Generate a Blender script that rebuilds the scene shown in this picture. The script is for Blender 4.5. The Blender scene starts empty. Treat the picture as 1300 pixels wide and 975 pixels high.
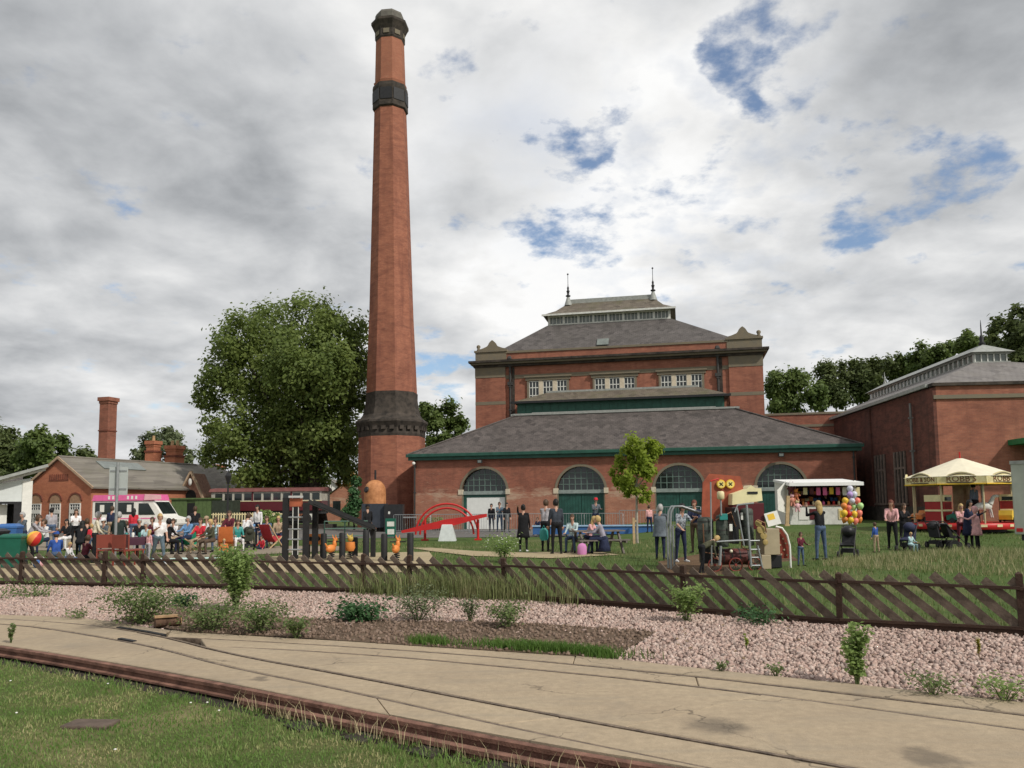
import bpy, math, random
import numpy as np
from mathutils import Vector, Matrix, Euler

# ------------------------------------------------------------------ camera
scene = bpy.context.scene
col = scene.collection
rad = math.radians
FPX, PITCH, ROLL, CYE = 1000.0, rad(5), 0.0098, 553.5      # lens in pixels of the 1300 px wide photo
CAM = Vector((0, 0, 1.6))
fw = Vector((0, math.cos(PITCH), math.sin(PITCH)))
up0 = Vector((0, -math.sin(PITCH), math.cos(PITCH)))
rt0 = Vector((1, 0, 0))
rt = rt0 * math.cos(ROLL) - up0 * math.sin(ROLL)
up = up0 * math.cos(ROLL) + rt0 * math.sin(ROLL)
cd = bpy.data.cameras.new('camera')
cam = bpy.data.objects.new('camera', cd)
col.objects.link(cam)
cd.sensor_width = 36
cd.lens = 36 * FPX / 1300
cd.shift_y = (CYE - 487.5) / 1300
cd.clip_start, cd.clip_end = 0.1, 4000
mw = Matrix((rt, up, -fw)).transposed().to_4x4()
mw.translation = CAM
cam.matrix_world = mw
scene.camera = cam


def ray(px, py):
    return fw + rt * ((px - 650) / FPX) - up * ((py - CYE) / FPX)


def P(px, py, Y):            # the place at distance Y that shows at that spot
    d = ray(px, py)
    return CAM + d * (Y / d.y)


def G(px, py, z=0.0):        # the place on the ground of height z
    d = ray(px, py)
    return CAM + d * ((z - CAM.z) / d.z)


# ------------------------------------------------------------------ sky
SUN_AZ, SUN_EL = rad(48), rad(43)      # to the right of the camera's back
sunv = Vector((math.sin(SUN_AZ) * math.cos(SUN_EL), -math.cos(SUN_AZ) * math.cos(SUN_EL), math.sin(SUN_EL)))
world = bpy.data.worlds.new('World')
scene.world = world
world.use_nodes = True
wt = world.node_tree
wt.nodes.clear()


class NT:                       # small node-building helper
    def __init__(s, t): s.t = t

    def n(s, typ, **kw):
        nd = s.t.nodes.new(typ)
        for k, v in kw.items():
            if k.startswith('i_'):
                nd.inputs[k[2:].replace('_', ' ')].default_value = v
            else:
                setattr(nd, k, v)
        return nd

    def l(s, a, b): s.t.links.new(a, b)

    def val(s, sock, v):
        if isinstance(v, (int, float)): sock.default_value = v
        elif isinstance(v, (tuple, list, Vector)): sock.default_value = tuple(v)
        else: s.l(v, sock)

    def math(s, op, a, b=0.0, c=None, clamp=False):
        m = s.n('ShaderNodeMath', operation=op, use_clamp=clamp)
        s.val(m.inputs[0], a); s.val(m.inputs[1], b)
        if c is not None: s.val(m.inputs[2], c)
        return m.outputs[0]

    def vm(s, op, a, b=None):
        m = s.n('ShaderNodeVectorMath', operation=op)
        s.val(m.inputs[0], a)
        if b is not None:
            if op == 'SCALE': s.val(m.inputs['Scale'], b)
            else: s.val(m.inputs[1], b)
        return m.outputs['Value'] if op in ('DISTANCE', 'LENGTH', 'DOT_PRODUCT') else m.outputs[0]

    def noise(s, vec, scale, detail=4, rough=.55, dist=0.0, out=0):
        m = s.n('ShaderNodeTexNoise')
        if vec is not None: s.l(vec, m.inputs['Vector'])
        m.inputs['Scale'].default_value = scale
        m.inputs['Detail'].default_value = detail
        m.inputs['Roughness'].default_value = rough
        m.inputs['Distortion'].default_value = dist
        return m.outputs[out]

    def rng(s, v, a, b, c=0.0, d=1.0, smooth=False):
        m = s.n('ShaderNodeMapRange')
        if smooth: m.interpolation_type = 'SMOOTHSTEP'
        s.val(m.inputs['Value'], v)
        for k, x in zip(('From Min', 'From Max', 'To Min', 'To Max'), (a, b, c, d)): s.val(m.inputs[k], x)
        return m.outputs[0]

    def mix(s, fac, a, b, blend='MIX'):
        m = s.n('ShaderNodeMix', data_type='RGBA', blend_type=blend)
        s.val(m.inputs[0], fac)
        for sock, v in ((m.inputs[6], a), (m.inputs[7], b)):
            if isinstance(v, (tuple, list)) and len(v) == 3: v = (*v, 1)
            s.val(sock, v)
        return m.outputs[2]


W = NT(wt)
tc = W.n('ShaderNodeTexCoord').outputs['Generated']
sep = W.n('ShaderNodeSeparateXYZ'); W.l(tc, sep.inputs[0])
den = W.math('ADD', W.math('MAXIMUM', sep.outputs[2], 0.0), 0.26)
cmb = W.n('ShaderNodeCombineXYZ')
W.l(W.math('DIVIDE', sep.outputs[0], den), cmb.inputs[0])
W.l(W.math('DIVIDE', sep.outputs[1], den), cmb.inputs[1])
q = cmb.outputs[0]
warp = W.vm('SCALE', W.vm('SUBTRACT', W.noise(q, 4.0, 6, .6, out=1), (.5, .5, .5)), .16)
dw = W.vm('ADD', tc, warp)


def blob(px, py, r, soft=1.0):
    d = ray(px, py).normalized()
    return W.rng(W.vm('DISTANCE', dw, tuple(d)), r * soft, 0.0, 0.0, 1.0, True)


def summed(items):
    acc = None
    for it in items:
        acc = it if acc is None else W.math('ADD', acc, it)
    return acc


big = W.noise(q, 1.5, 4, .5, .3)
mid = W.noise(q, 3.8, 6, .55, .2)
fine = W.noise(q, 11.0, 5, .55)
tone = W.math('ADD', W.rng(big, .3, .7, -.15, .15), W.rng(mid, .28, .72, -.17, .17))
tone = W.math('ADD', tone, W.rng(fine, .25, .75, -.035, .035))
brights = summed([W.math('MULTIPLY', blob(*a), k) for a, k in [
    ((850, 220, .36), .38), ((470, 90, .24), .13), ((600, 400, .22), .12), ((700, 330, .14), .10), ((1230, 60, .16), .14),
    ((1200, 320, .16), .06), ((120, 400, .2), .06)]])
darks = summed([W.math('MULTIPLY', blob(*a), k) for a, k in [
    ((1130, 150, .24), .22), ((120, 170, .3), .08), ((250, 330, .22), .10), ((380, 250, .16), .07), ((1060, 360, .2), .08),
    ((60, 480, .16), .12)]])
tone = W.math('SUBTRACT', W.math('ADD', W.math('ADD', tone, brights), .63), darks)
tone = W.math('MINIMUM', W.math('MAXIMUM', tone, .29), .95)
ccol = W.mix(W.rng(tone, .34, .85), (.93, .97, 1.02), (1.0, .998, .99))
cloud = W.vm('SCALE', ccol, tone)
holes = summed([blob(*a) for a in [
    (955, 25, .08), (938, 60, .07), (918, 90, .06), (940, 136, .03), (745, 172, .065), (775, 166, .05), (705, 297, .06),
    (748, 288, .065), (1082, 276, .07), (1110, 262, .06), (1160, 240, .06), (1215, 206, .07), (1245, 190, .06), (568, 478, .05), (548, 462, .05), (580, 495, .04)]])
rift = W.math('ADD', W.noise(q, 6.0, 8, .6, .05), W.math('ADD', W.math('MULTIPLY', W.math('MINIMUM', holes, 1.0), .165), W.math('MULTIPLY', blob(860, 230, .42), .075)))
holes = W.rng(rift, .59, .80, 0, .95, True)
loose = W.math('MULTIPLY', W.rng(big, .60, .70, 0, 1, True), W.rng(sep.outputs[1], .35, -.15, 0, .75))
veil = W.math('ADD', W.math('MULTIPLY', blob(660, 190, .17), W.rng(mid, .36, .64, 0, .42)), W.math('MULTIPLY', blob(880, 230, .26), W.rng(fine, .48, .66, 0, .30)))
openm = W.math('ADD', W.math('MAXIMUM', W.math('MAXIMUM', holes, loose), veil), 0, clamp=True)
sky = W.n('ShaderNodeTexSky', sky_type='NISHITA', sun_disc=False)
sky.sun_elevation = SUN_EL
sky.sun_rotation = math.pi - SUN_AZ
sky.ozone_density = 2.2
b1 = W.n('ShaderNodeBackground'); W.l(sky.outputs[0], b1.inputs[0]); b1.inputs[1].default_value = .135
b2 = W.n('ShaderNodeBackground'); W.l(cloud, b2.inputs[0]); b2.inputs[1].default_value = 1.04
ms = W.n('ShaderNodeMixShader')
W.l(openm, ms.inputs[0]); W.l(b2.outputs[0], ms.inputs[1]); W.l(b1.outputs[0], ms.inputs[2])
wo = W.n('ShaderNodeOutputWorld'); W.l(ms.outputs[0], wo.inputs[0])

sl = bpy.data.lights.new('sun', 'SUN')
sl.energy, sl.angle, sl.color = 3.1, rad(2.5), (1.0, .95, .86)
so = bpy.data.objects.new('sun', sl)
col.objects.link(so)
so.location = (20, -20, 40)
so.rotation_euler = (-sunv).to_track_quat('-Z', 'Y').to_euler()

vs = scene.view_settings
scene.display_settings.display_device = 'sRGB'
vs.view_transform, vs.look, vs.exposure, vs.gamma = 'Standard', 'None', 0.0, 1.0
vs.use_curve_mapping = False
scene.cycles.use_denoising = True
scene.cycles.max_bounces = 6
scene.cycles.transparent_max_bounces = 8

# ------------------------------------------------------------------ helpers
rs = np.random.RandomState(7)
random.seed(11)


def tag(o, label=None, cat=None, group=None, kind=None):
    if label: o['label'] = label
    if cat: o['category'] = cat
    if group: o['group'] = group
    if kind: o['kind'] = kind
    return o


def empty(name, loc=(0, 0, 0), rz=0.0, label=None, cat=None, group=None, kind=None):
    o = bpy.data.objects.new(name, None)
    o.empty_display_size = .2
    col.objects.link(o)
    o.location = loc
    o.rotation_euler = (0, 0, rz)
    return tag(o, label, cat, group, kind)


def link(name, me, parent=None, loc=(0, 0, 0), rot=(0, 0, 0), scl=(1, 1, 1)):
    o = bpy.data.objects.new(name, me)
    col.objects.link(o)
    o.parent = parent
    o.location, o.rotation_euler, o.scale = loc, rot, scl
    return o


def np_mesh(name, v, f, mat, smooth=False):
    """v: (n,3), f: (m,k) arrays"""
    v = np.asarray(v, dtype=np.float32); f = np.asarray(f, dtype=np.int32)
    me = bpy.data.meshes.new(name)
    k = f.shape[1]
    me.vertices.add(len(v)); me.vertices.foreach_set('co', v.ravel())
    me.loops.add(f.size); me.loops.foreach_set('vertex_index', f.ravel())
    me.polygons.add(len(f)); me.polygons.foreach_set('loop_start', np.arange(0, f.size, k, dtype=np.int32))
    me.update(calc_edges=True)
    if smooth: me.polygons.foreach_set('use_smooth', np.ones(len(f), dtype=bool))
    if mat: me.materials.append(mat)
    return me


def frame_of(d):
    d = Vector(d).normalized()
    a = Vector((0, 0, 1)) if abs(d.z) < .9 else Vector((1, 0, 0))
    x = d.cross(a).normalized()
    return x, x.cross(d).normalized()


class MB:
    """collects shapes, builds ONE mesh object"""

    def __init__(s): s.v, s.f, s.sm = [], [], []

    def add(s, vs_, fs, smooth=False):
        b = len(s.v)
        s.v += [tuple(v) for v in vs_]
        for f in fs:
            s.f.append(tuple(b + i for i in f)); s.sm.append(smooth)
        return s

    def box(s, x0, x1, y0, y1, z0, z1, M=None, bev=0.0):
        vs_ = [Vector((x, y, z)) for z in (z0, z1) for y in (y0, y1) for x in (x0, x1)]
        if M is not None: vs_ = [M @ v for v in vs_]
        return s.add(vs_, [(0, 2, 3, 1), (4, 5, 7, 6), (0, 1, 5, 4), (2, 6, 7, 3), (0, 4, 6, 2), (1, 3, 7, 5)])

    def bar(s, a, b, w, h, upv=None):
        a, b = Vector(a), Vector(b)
        d = (b - a)
        L = d.length
        d = d / L
        u_ = Vector(upv) if upv else (Vector((0, 0, 1)) if abs(d.z) < .95 else Vector((0, 1, 0)))
        x = d.cross(u_).normalized(); z = x.cross(d)
        M = Matrix((x, d, z)).transposed().to_4x4(); M.translation = a
        return s.box(-w / 2, w / 2, 0, L, -h / 2, h / 2, M)

    def tube(s, pts, r, n=8, caps=True, smooth=True):
        pts = [Vector(p) for p in pts]
        rr = r if isinstance(r, (list, tuple)) else [r] * len(pts)
        rings, x = [], None
        for i, p in enumerate(pts):
            d = (pts[min(i + 1, len(pts) - 1)] - pts[max(i - 1, 0)]).normalized()
            if x is None: x, _ = frame_of(d)
            x = (x - d * x.dot(d)).normalized(); y = d.cross(x)
            rings.append([p + (x * math.cos(2 * math.pi * k / n) + y * math.sin(2 * math.pi * k / n)) * rr[i] for k in range(n)])
        vs_ = [v for r_ in rings for v in r_]
        fs = [(i * n + k, i * n + (k + 1) % n, (i + 1) * n + (k + 1) % n, (i + 1) * n + k) for i in range(len(pts) - 1) for k in range(n)]
        s.add(vs_, fs, smooth)
        if caps:
            s.add(rings[0], [tuple(range(n))[::-1]]); s.add(rings[-1], [tuple(range(n))])
        return s

    def lathe(s, prof, n=16, c=(0, 0, 0), a0=0.0, smooth=True, caps=True, sx=1, sy=1):
        vs_ = [(c[0] + r * sx * math.cos(a0 + 2 * math.pi * k / n), c[1] + r * sy * math.sin(a0 + 2 * math.pi * k / n), c[2] + z) for r, z in prof for k in range(n)]
        m = len(prof)
        fs = [(i * n + k, i * n + (k + 1) % n, (i + 1) * n + (k + 1) % n, (i + 1) * n + k) for i in range(m - 1) for k in range(n)]
        s.add(vs_, fs, smooth)
        if caps:
            s.add(vs_[:n], [tuple(range(n))[::-1]]); s.add(vs_[-n:], [tuple(range(n))])
        return s

    def ball(s, c, r, n=10, m=7, smooth=True, M=None):
        r = r if isinstance(r, (tuple, list)) else (r, r, r)
        vs_ = []
        for i in range(m + 1):
            t = math.pi * i / m
            for k in range(n):
                p = 2 * math.pi * k / n
                v = Vector((r[0] * math.sin(t) * math.cos(p), r[1] * math.sin(t) * math.sin(p), r[2] * math.cos(t)))
                if M is not None: v = M @ v
                vs_.append(v + Vector(c))
        return s.add(vs_, [(i * n + k, (i + 1) * n + k, (i + 1) * n + (k + 1) % n, i * n + (k + 1) % n) for i in range(m) for k in range(n)], smooth)

    def prism(s, pts, z0, z1):
        n = len(pts)
        vs_ = [(x, y, z0) for x, y in pts] + [(x, y, z1) for x, y in pts]
        return s.add(vs_, [tuple(range(n))[::-1], tuple(range(n, 2 * n))] + [(k, (k + 1) % n, n + (k + 1) % n, n + k) for k in range(n)])

    def slab_xz(s, pts, y0, y1):        # an outline in x,z extruded along y
        n = len(pts)
        vs_ = [(x, y0, z) for x, z in pts] + [(x, y1, z) for x, z in pts]
        return s.add(vs_, [tuple(range(n)), tuple(range(n, 2 * n))[::-1]] + [(k, n + k, n + (k + 1) % n, (k + 1) % n) for k in range(n)])

    def slab_yz(s, pts, x0, x1):
        n = len(pts)
        vs_ = [(x0, y, z) for y, z in pts] + [(x1, y, z) for y, z in pts]
        return s.add(vs_, [tuple(range(n))[::-1], tuple(range(n, 2 * n))] + [(k, (k + 1) % n, n + (k + 1) % n, n + k) for k in range(n)])

    def mesh(s, name, mat):
        me = bpy.data.meshes.new(name)
        me.from_pydata(s.v, [], s.f)
        me.polygons.foreach_set('use_smooth', s.sm)
        if mat: me.materials.append(mat)
        me.update()
        return me

    def build(s, name, mat, parent=None, loc=(0, 0, 0), rot=(0, 0, 0)):
        return link(name, s.mesh(name, mat), parent, loc, rot)


def bx(name, mat, parent, x0, x1, y0, y1, z0, z1, bevel=0.0):
    o = MB().box(x0, x1, y0, y1, z0, z1).build(name, mat, parent)
    if bevel:
        b = o.modifiers.new('bevel', 'BEVEL'); b.width = bevel; b.segments = 2
    return o


def text_mesh(name, txt, size, mat, parent, loc, rot, depth=.01):
    c = bpy.data.curves.new(name, 'FONT')
    c.body, c.size, c.align_x, c.align_y, c.extrude = txt, size, 'CENTER', 'CENTER', depth
    c.resolution_u = 2
    t = bpy.data.objects.new('tmp_text', c)
    col.objects.link(t)
    dg = bpy.context.evaluated_depsgraph_get()
    me = bpy.data.meshes.new_from_object(t.evaluated_get(dg))
    bpy.data.objects.remove(t); bpy.data.curves.remove(c)
    me.materials.clear(); me.materials.append(mat)
    return link(name, me, parent, loc, rot)


# ------------------------------------------------------------------ materials
def mat(name, c, rough=.75, var=.18, scale=4.0, bump=0.0, bscale=30.0, c2=None, metal=0.0, spec=.35, detail=5, emit=None):
    m = bpy.data.materials.new(name)
    m.use_nodes = True
    t = NT(m.node_tree)
    b = m.node_tree.nodes['Principled BSDF']
    b.inputs['Roughness'].default_value = rough
    b.inputs['Metallic'].default_value = metal
    b.inputs['Specular IOR Level'].default_value = spec
    oc = t.n('ShaderNodeTexCoord').outputs['Object']
    lo = tuple(max(0, x * (1 - var)) for x in c)
    hi = c2 or tuple(min(1, x * (1 + var)) for x in c)
    f = t.rng(t.noise(oc, scale, detail, .6), .3, .7)
    t.l(t.mix(f, lo, hi), b.inputs['Base Color'])
    if bump:
        bp = t.n('ShaderNodeBump'); bp.inputs['Strength'].default_value = bump; bp.inputs['Distance'].default_value = .02
        t.l(t.noise(oc, bscale, 4, .6), bp.inputs['Height'])
        t.l(bp.outputs[0], b.inputs['Normal'])
    return m


def brick_mat(name, a, b_, mortar, stain=(.10, .055, .045), stain_amt=.55, pale=None, pale_amt=0.0, band=None, row=.075, bw=.225):
    m = bpy.data.materials.new(name)
    m.use_nodes = True
    t = NT(m.node_tree)
    bs = m.node_tree.nodes['Principled BSDF']
    bs.inputs['Roughness'].default_value = .88
    bs.inputs['Specular IOR Level'].default_value = .2
    oc = t.n('ShaderNodeTexCoord').outputs['Object']
    sp = t.n('ShaderNodeSeparateXYZ'); t.l(oc, sp.inputs[0])
    cb = t.n('ShaderNodeCombineXYZ')
    t.l(t.math('ADD', sp.outputs[0], sp.outputs[1]), cb.inputs[0]); t.l(sp.outputs[2], cb.inputs[1])
    br = t.n('ShaderNodeTexBrick')
    t.l(cb.outputs[0], br.inputs['Vector'])
    br.inputs['Scale'].default_value = 1.0
    br.inputs['Color1'].default_value = (*a, 1); br.inputs['Color2'].default_value = (*b_, 1); br.inputs['Mortar'].default_value = (*mortar, 1)
    br.inputs['Mortar Size'].default_value = .006
    br.inputs['Brick Width'].default_value = bw; br.inputs['Row Height'].default_value = row
    br.inputs['Bias'].default_value = -.1
    c = br.outputs[0]
    stretch = t.n('ShaderNodeMapping'); t.l(oc, stretch.inputs[0]); stretch.inputs['Scale'].default_value = (.9, .9, 2.6)
    pat = t.noise(stretch.outputs[0], 1.3, 7, .68, .3)
    c = t.mix(t.rng(pat, .44, .66, 0, stain_amt), c, stain)
    c = t.mix(t.rng(t.noise(oc, .45, 5, .65, .5), .48, .68, 0, stain_amt * .7), c, tuple(x * .75 for x in stain))
    run = t.n('ShaderNodeMapping'); t.l(oc, run.inputs[0]); run.inputs['Scale'].default_value = (2.2, 2.2, .25)
    c = t.mix(t.rng(t.noise(run.outputs[0], 1.0, 5, .6), .5, .72, 0, stain_amt * .85), c, stain)
    if pale:
        c = t.mix(t.rng(t.noise(stretch.outputs[0], 2.6, 6, .7, .2), .58, .72, 0, pale_amt), c, pale)
        if band:
            bm = t.math('MULTIPLY', t.rng(sp.outputs[2], band[0] - .2, band[0]), t.rng(sp.outputs[2], band[1] + .15, band[1] - .05))
            c = t.mix(t.math('MULTIPLY', bm, t.rng(t.noise(stretch.outputs[0], .9, 6, .7, .4), .46, .60, 0, .85)), c, pale)
    c = t.mix(t.rng(t.noise(oc, 14, 3, .6), .3, .7, 0, .25), c, tuple(x * .6 for x in a))
    t.l(c, bs.inputs['Base Color'])
    bp = t.n('ShaderNodeBump'); bp.inputs['Strength'].default_value = .5; bp.inputs['Distance'].default_value = .01
    t.l(br.outputs['Fac'], bp.inputs['Height']); bp.invert = True
    t.l(bp.outputs[0], bs.inputs['Normal'])
    return m


def slate_mat(name, a, b_, moss, row=.22, bw=.3, amt=.4):
    m = bpy.data.materials.new(name)
    m.use_nodes = True
    t = NT(m.node_tree)
    bs = m.node_tree.nodes['Principled BSDF']
    bs.inputs['Roughness'].default_value = .72
    bs.inputs['Specular IOR Level'].default_value = .3
    oc = t.n('ShaderNodeTexCoord').outputs['Object']
    sp = t.n('ShaderNodeSeparateXYZ'); t.l(oc, sp.inputs[0])
    cb = t.n('ShaderNodeCombineXYZ')
    t.l(t.math('ADD', sp.outputs[0], t.math('MULTIPLY', sp.outputs[1], .12)), cb.inputs[0])
    t.l(t.math('ADD', t.math('MULTIPLY', sp.outputs[2], 1.9), t.math('MULTIPLY', sp.outputs[1], .02)), cb.inputs[1])
    br = t.n('ShaderNodeTexBrick'); t.l(cb.outputs[0], br.inputs['Vector'])
    br.inputs['Scale'].default_value = 1.0
    br.inputs['Color1'].default_value = (*a, 1); br.inputs['Color2'].default_value = (*b_, 1)
    br.inputs['Mortar'].default_value = (*[x * .45 for x in a], 1)
    br.inputs['Mortar Size'].default_value = .012; br.inputs['Brick Width'].default_value = bw; br.inputs['Row Height'].default_value = row
    wn = t.n('ShaderNodeTexVoronoi'); t.l(cb.outputs[0], wn.inputs['Vector']); wn.inputs['Scale'].default_value = 2.6
    c = t.mix(.45, br.outputs[0], t.mix(t.rng(t.vm('LENGTH', wn.outputs['Color']), .4, 1.4), tuple(x * .62 for x in a), tuple(x * 1.35 for x in b_)))
    c = t.mix(t.rng(t.noise(oc, .8, 6, .68, .4), .48, .7, 0, amt), c, moss)
    t.l(c, bs.inputs['Base Color'])
    bp = t.n('ShaderNodeBump'); bp.inputs['Strength'].default_value = .6; bp.inputs['Distance'].default_value = .02
    t.l(br.outputs['Fac'], bp.inputs['Height']); bp.invert = True
    t.l(bp.outputs[0], bs.inputs['Normal'])
    return m


def leaf_mat(name, lo, hi, scale=.5, trans=.35, rough=.55):
    m = bpy.data.materials.new(name)
    m.use_nodes = True
    t = NT(m.node_tree)
    nt = m.node_tree
    bs = nt.nodes['Principled BSDF']
    bs.inputs['Roughness'].default_value = rough
    bs.inputs['Specular IOR Level'].default_value = .25
    g = t.n('ShaderNodeNewGeometry')
    oc = t.n('ShaderNodeTexCoord').outputs['Object']
    f = t.math('ADD', t.rng(t.noise(oc, scale, 4, .6), .3, .7, 0, .6), t.rng(g.outputs['Random Per Island'], 0, 1, 0, .45), clamp=True)
    c = t.mix(f, lo, hi)
    t.l(c, bs.inputs['Base Color'])
    tr = t.n('ShaderNodeBsdfTranslucent'); t.l(t.mix(.5, c, tuple(min(1, x * 1.5) for x in hi)), tr.inputs[0])
    mx = t.n('ShaderNodeMixShader'); mx.inputs[0].default_value = trans
    t.l(bs.outputs[0], mx.inputs[1]); t.l(tr.outputs[0], mx.inputs[2])
    t.l(mx.outputs[0], nt.nodes['Material Output'].inputs[0])
    return m


def ground_mat(name, cols, scale, bump=.4, bscale=25, rough=.95):
    """cols: three colours mixed by two noises"""
    m = bpy.data.materials.new(name)
    m.use_nodes = True
    t = NT(m.node_tree)
    bs = m.node_tree.nodes['Principled BSDF']
    bs.inputs['Roughness'].default_value = rough
    bs.inputs['Specular IOR Level'].default_value = .15
    oc = t.n('ShaderNodeTexCoord').outputs['Object']
    c = t.mix(t.rng(t.noise(oc, scale, 6, .62, .2), .35, .65), cols[0], cols[1])
    c = t.mix(t.rng(t.noise(oc, scale * .37, 5, .6), .52, .68), c, cols[2])
    c = t.mix(t.rng(t.noise(oc, scale * 14, 4, .6), .3, .7, 0, .45), c, tuple(x * .5 for x in cols[0]))
    t.l(c, bs.inputs['Base Color'])
    bp = t.n('ShaderNodeBump'); bp.inputs['Strength'].default_value = bump; bp.inputs['Distance'].default_value = .03
    t.l(t.noise(oc, bscale, 5, .65), bp.inputs['Height']); t.l(bp.outputs[0], bs.inputs['Normal'])
    return m


BRICK = brick_mat('brick_red', (.38, .14, .088), (.28, .098, .064), (.27, .18, .145), stain=(.17, .075, .055), stain_amt=.65, pale=(.46, .30, .21), pale_amt=.45, band=(2.35, 2.7))
BRICK2 = brick_mat('brick_upper', (.41, .165, .103), (.335, .125, .082), (.28, .16, .13), stain=(.17, .07, .052), stain_amt=.6, pale=(.42, .21, .15), pale_amt=.5)
BRICKC = brick_mat('brick_chimney', (.42, .165, .099), (.33, .12, .075), (.27, .15, .115), stain=(.16, .06, .045), stain_amt=.65, pale=(.42, .22, .15), pale_amt=.45)
BRICKP = brick_mat('brick_pale_new', (.46, .21, .135), (.38, .155, .10), (.40, .27, .2), stain=(.26, .12, .085), stain_amt=.6, pale=(.50, .37, .27), pale_amt=.8, band=(2.0, 2.5))
BRICKO = brick_mat('brick_orange', (.55, .20, .105), (.46, .155, .085), (.42, .25, .17), stain=(.30, .11, .07), stain_amt=.4)
STONE = mat('sandstone', (.30, .245, .165), .9, .3, 3.5, .4, 20, c2=(.17, .15, .115))
STONED = mat('soot_black_stone', (.034, .029, .025), .9, .4, 2.5, .4, 12, c2=(.085, .068, .055))
CREAMST = mat('cream_stone', (.58, .50, .38), .85, .15, 6)
SLATE = slate_mat('slate_grey', (.07, .06, .057), (.118, .10, .093), (.052, .045, .04), amt=.6)
SLATEB = slate_mat('slate_upper', (.085, .076, .074), (.125, .112, .107), (.075, .068, .06), amt=.5)
SLATEM = slate_mat('slate_mossy', (.11, .09, .072), (.16, .135, .105), (.10, .10, .045), amt=.7)
LEAD = mat('lead_grey', (.30, .31, .29), .6, .2, 5)
GREENP = mat('dark_green_paint', (.022, .085, .062), .5, .25, 3)
GREENB = mat('bright_green_paint', (.02, .19, .075), .5, .15, 3)
WHITE = mat('white_paint', (.74, .73, .68), .55, .08, 6)
WHITE2 = mat('weathered_white_paint', (.62, .62, .58), .65, .2, 5)
GLASS = mat('dark_window_glass', (.016, .022, .022), .07, .3, 1.5, spec=.6)
PANE = mat('grey_green_glass', (.16, .18, .165), .15, .25, 2, spec=.6)
BLACKM = mat('black_iron', (.02, .02, .022), .55, .3, 6)
DARKP = mat('dark_grey_pipe', (.05, .047, .045), .6, .3, 6)
GALV = mat('galvanised_steel', (.33, .345, .35), .45, .15, 9, metal=.5)
RUST = mat('rusty_rail_steel', (.15, .07, .05), .9, .45, 6, .6, 45, c2=(.27, .14, .10))
RUSTD = mat('dark_rail_steel', (.10, .07, .052), .6, .4, 11, .4, 40, c2=(.24, .18, .13))
WOODF = mat('brown_fence_stain', (.085, .06, .044), .9, .35, 5, .5, 30, c2=(.19, .145, .11))
WOODP = mat('brown_fence_post', (.05, .028, .019), .9, .35, 5, .5, 30)
PALEW = mat('pale_timber', (.48, .34, .19), .8, .2, 7)
CONC = None
# ------------------------------------------------------------------ ground
def ss(a, b, x):
    t = np.clip((np.asarray(x, dtype=float) - a) / (b - a), 0, 1)
    return t * t * (3 - 2 * t)


def chaikin(pts, it=2):
    pts = [Vector(p) for p in pts]
    for _ in range(it):
        out = [pts[0]]
        for a, b in zip(pts, pts[1:]):
            out += [a * .75 + b * .25, a * .25 + b * .75]
        pts = out + [pts[-1]]
    return pts


class Path:
    def __init__(s, pts):
        s.p = np.array([(p.x, p.y) for p in pts])
        d = np.hypot(*np.diff(s.p, axis=0).T)
        s.s = np.concatenate([[0], np.cumsum(d)]); s.L = s.s[-1]

    def at(s, t):
        return Vector((float(np.interp(t, s.s, s.p[:, 0])), float(np.interp(t, s.s, s.p[:, 1])), 0))

    def dir(s, t):
        return (s.at(min(t + .05, s.L)) - s.at(max(t - .05, 0))).normalized()

    def near(s, q):
        d = np.hypot(s.p[:, 0] - q.x, s.p[:, 1] - q.y)
        return float(s.s[int(d.argmin())])

    def sub(s, a, b, n):
        return [s.at(a + (b - a) * i / (n - 1)) for i in range(n)]


def ground_path(px, it=2): return Path(chaikin([G(x, y) for x, y in px], it))


fence_px = [(-260, 738), (-120, 741), (0, 743), (108, 745), (207, 747), (320, 749.5), (432, 753), (550, 757), (672, 762), (828, 775), (1013, 792), (1243, 805), (1480, 818)]
FENCE = Path(chaikin([G(x, y) for x, y in fence_px], 1))
EDGE = ground_path([(-260, 771), (0, 780), (120, 784), (200, 799), (330, 808), (500, 817), (650, 827), (780, 836), (900, 850), (1100, 870), (1300, 892), (1650, 930)])
RA = ground_path([(-260, 774), (0, 785), (105, 792), (150, 798), (210, 808), (300, 832), (440, 856), (600, 888), (800, 925), (1000, 960), (1180, 992), (1500, 1050)])
RB = ground_path([(-260, 780), (0, 791), (60, 797), (165, 815), (205, 823), (290, 847), (400, 868), (500, 890), (650, 924), (800, 955), (1000, 995), (1300, 1060)])
RC = ground_path([(212, 808.5), (240, 809.5), (330, 814), (450, 821), (610, 832), (760, 846), (900, 860), (1050, 877), (1300, 907), (1650, 950)])
RD = ground_path([(262, 821), (300, 821.5), (360, 824), (500, 833), (610, 843), (760, 857), (860, 868), (1000, 885), (1300, 926), (1650, 975)])
NEAR = ground_path([(-260, 786), (-100, 804), (0, 818), (120, 836), (250, 858), (380, 884), (500, 908), (700, 945), (870, 972), (1050, 1002), (1400, 1070)])
LAWN_Z = -.105


def terrain(x, y):
    x = np.asarray(x, dtype=float); y = np.asarray(y, dtype=float)
    z = .45 * ss(22, 42, y) * ss(3, 10, x)
    z = z + .40 * np.exp(-((x - 10.8) / 3.2) ** 2 - ((y - 18.2) / 2.2) ** 2) + .18 * np.exp(-((x - 6.2) / 1.8) ** 2 - ((y - 15.5) / 1.6) ** 2)
    z = z + .012 * np.sin(x * 1.7 + 1) * np.sin(y * 1.3)
    f = np.interp(x, FENCE.p[:, 0], FENCE.p[:, 1])
    return z * ss(.0, 1.2, y - f) - .22 * (1 - ss(-.5, .2, y - f))


def TZ(x, y): return float(terrain(x, y))


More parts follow.
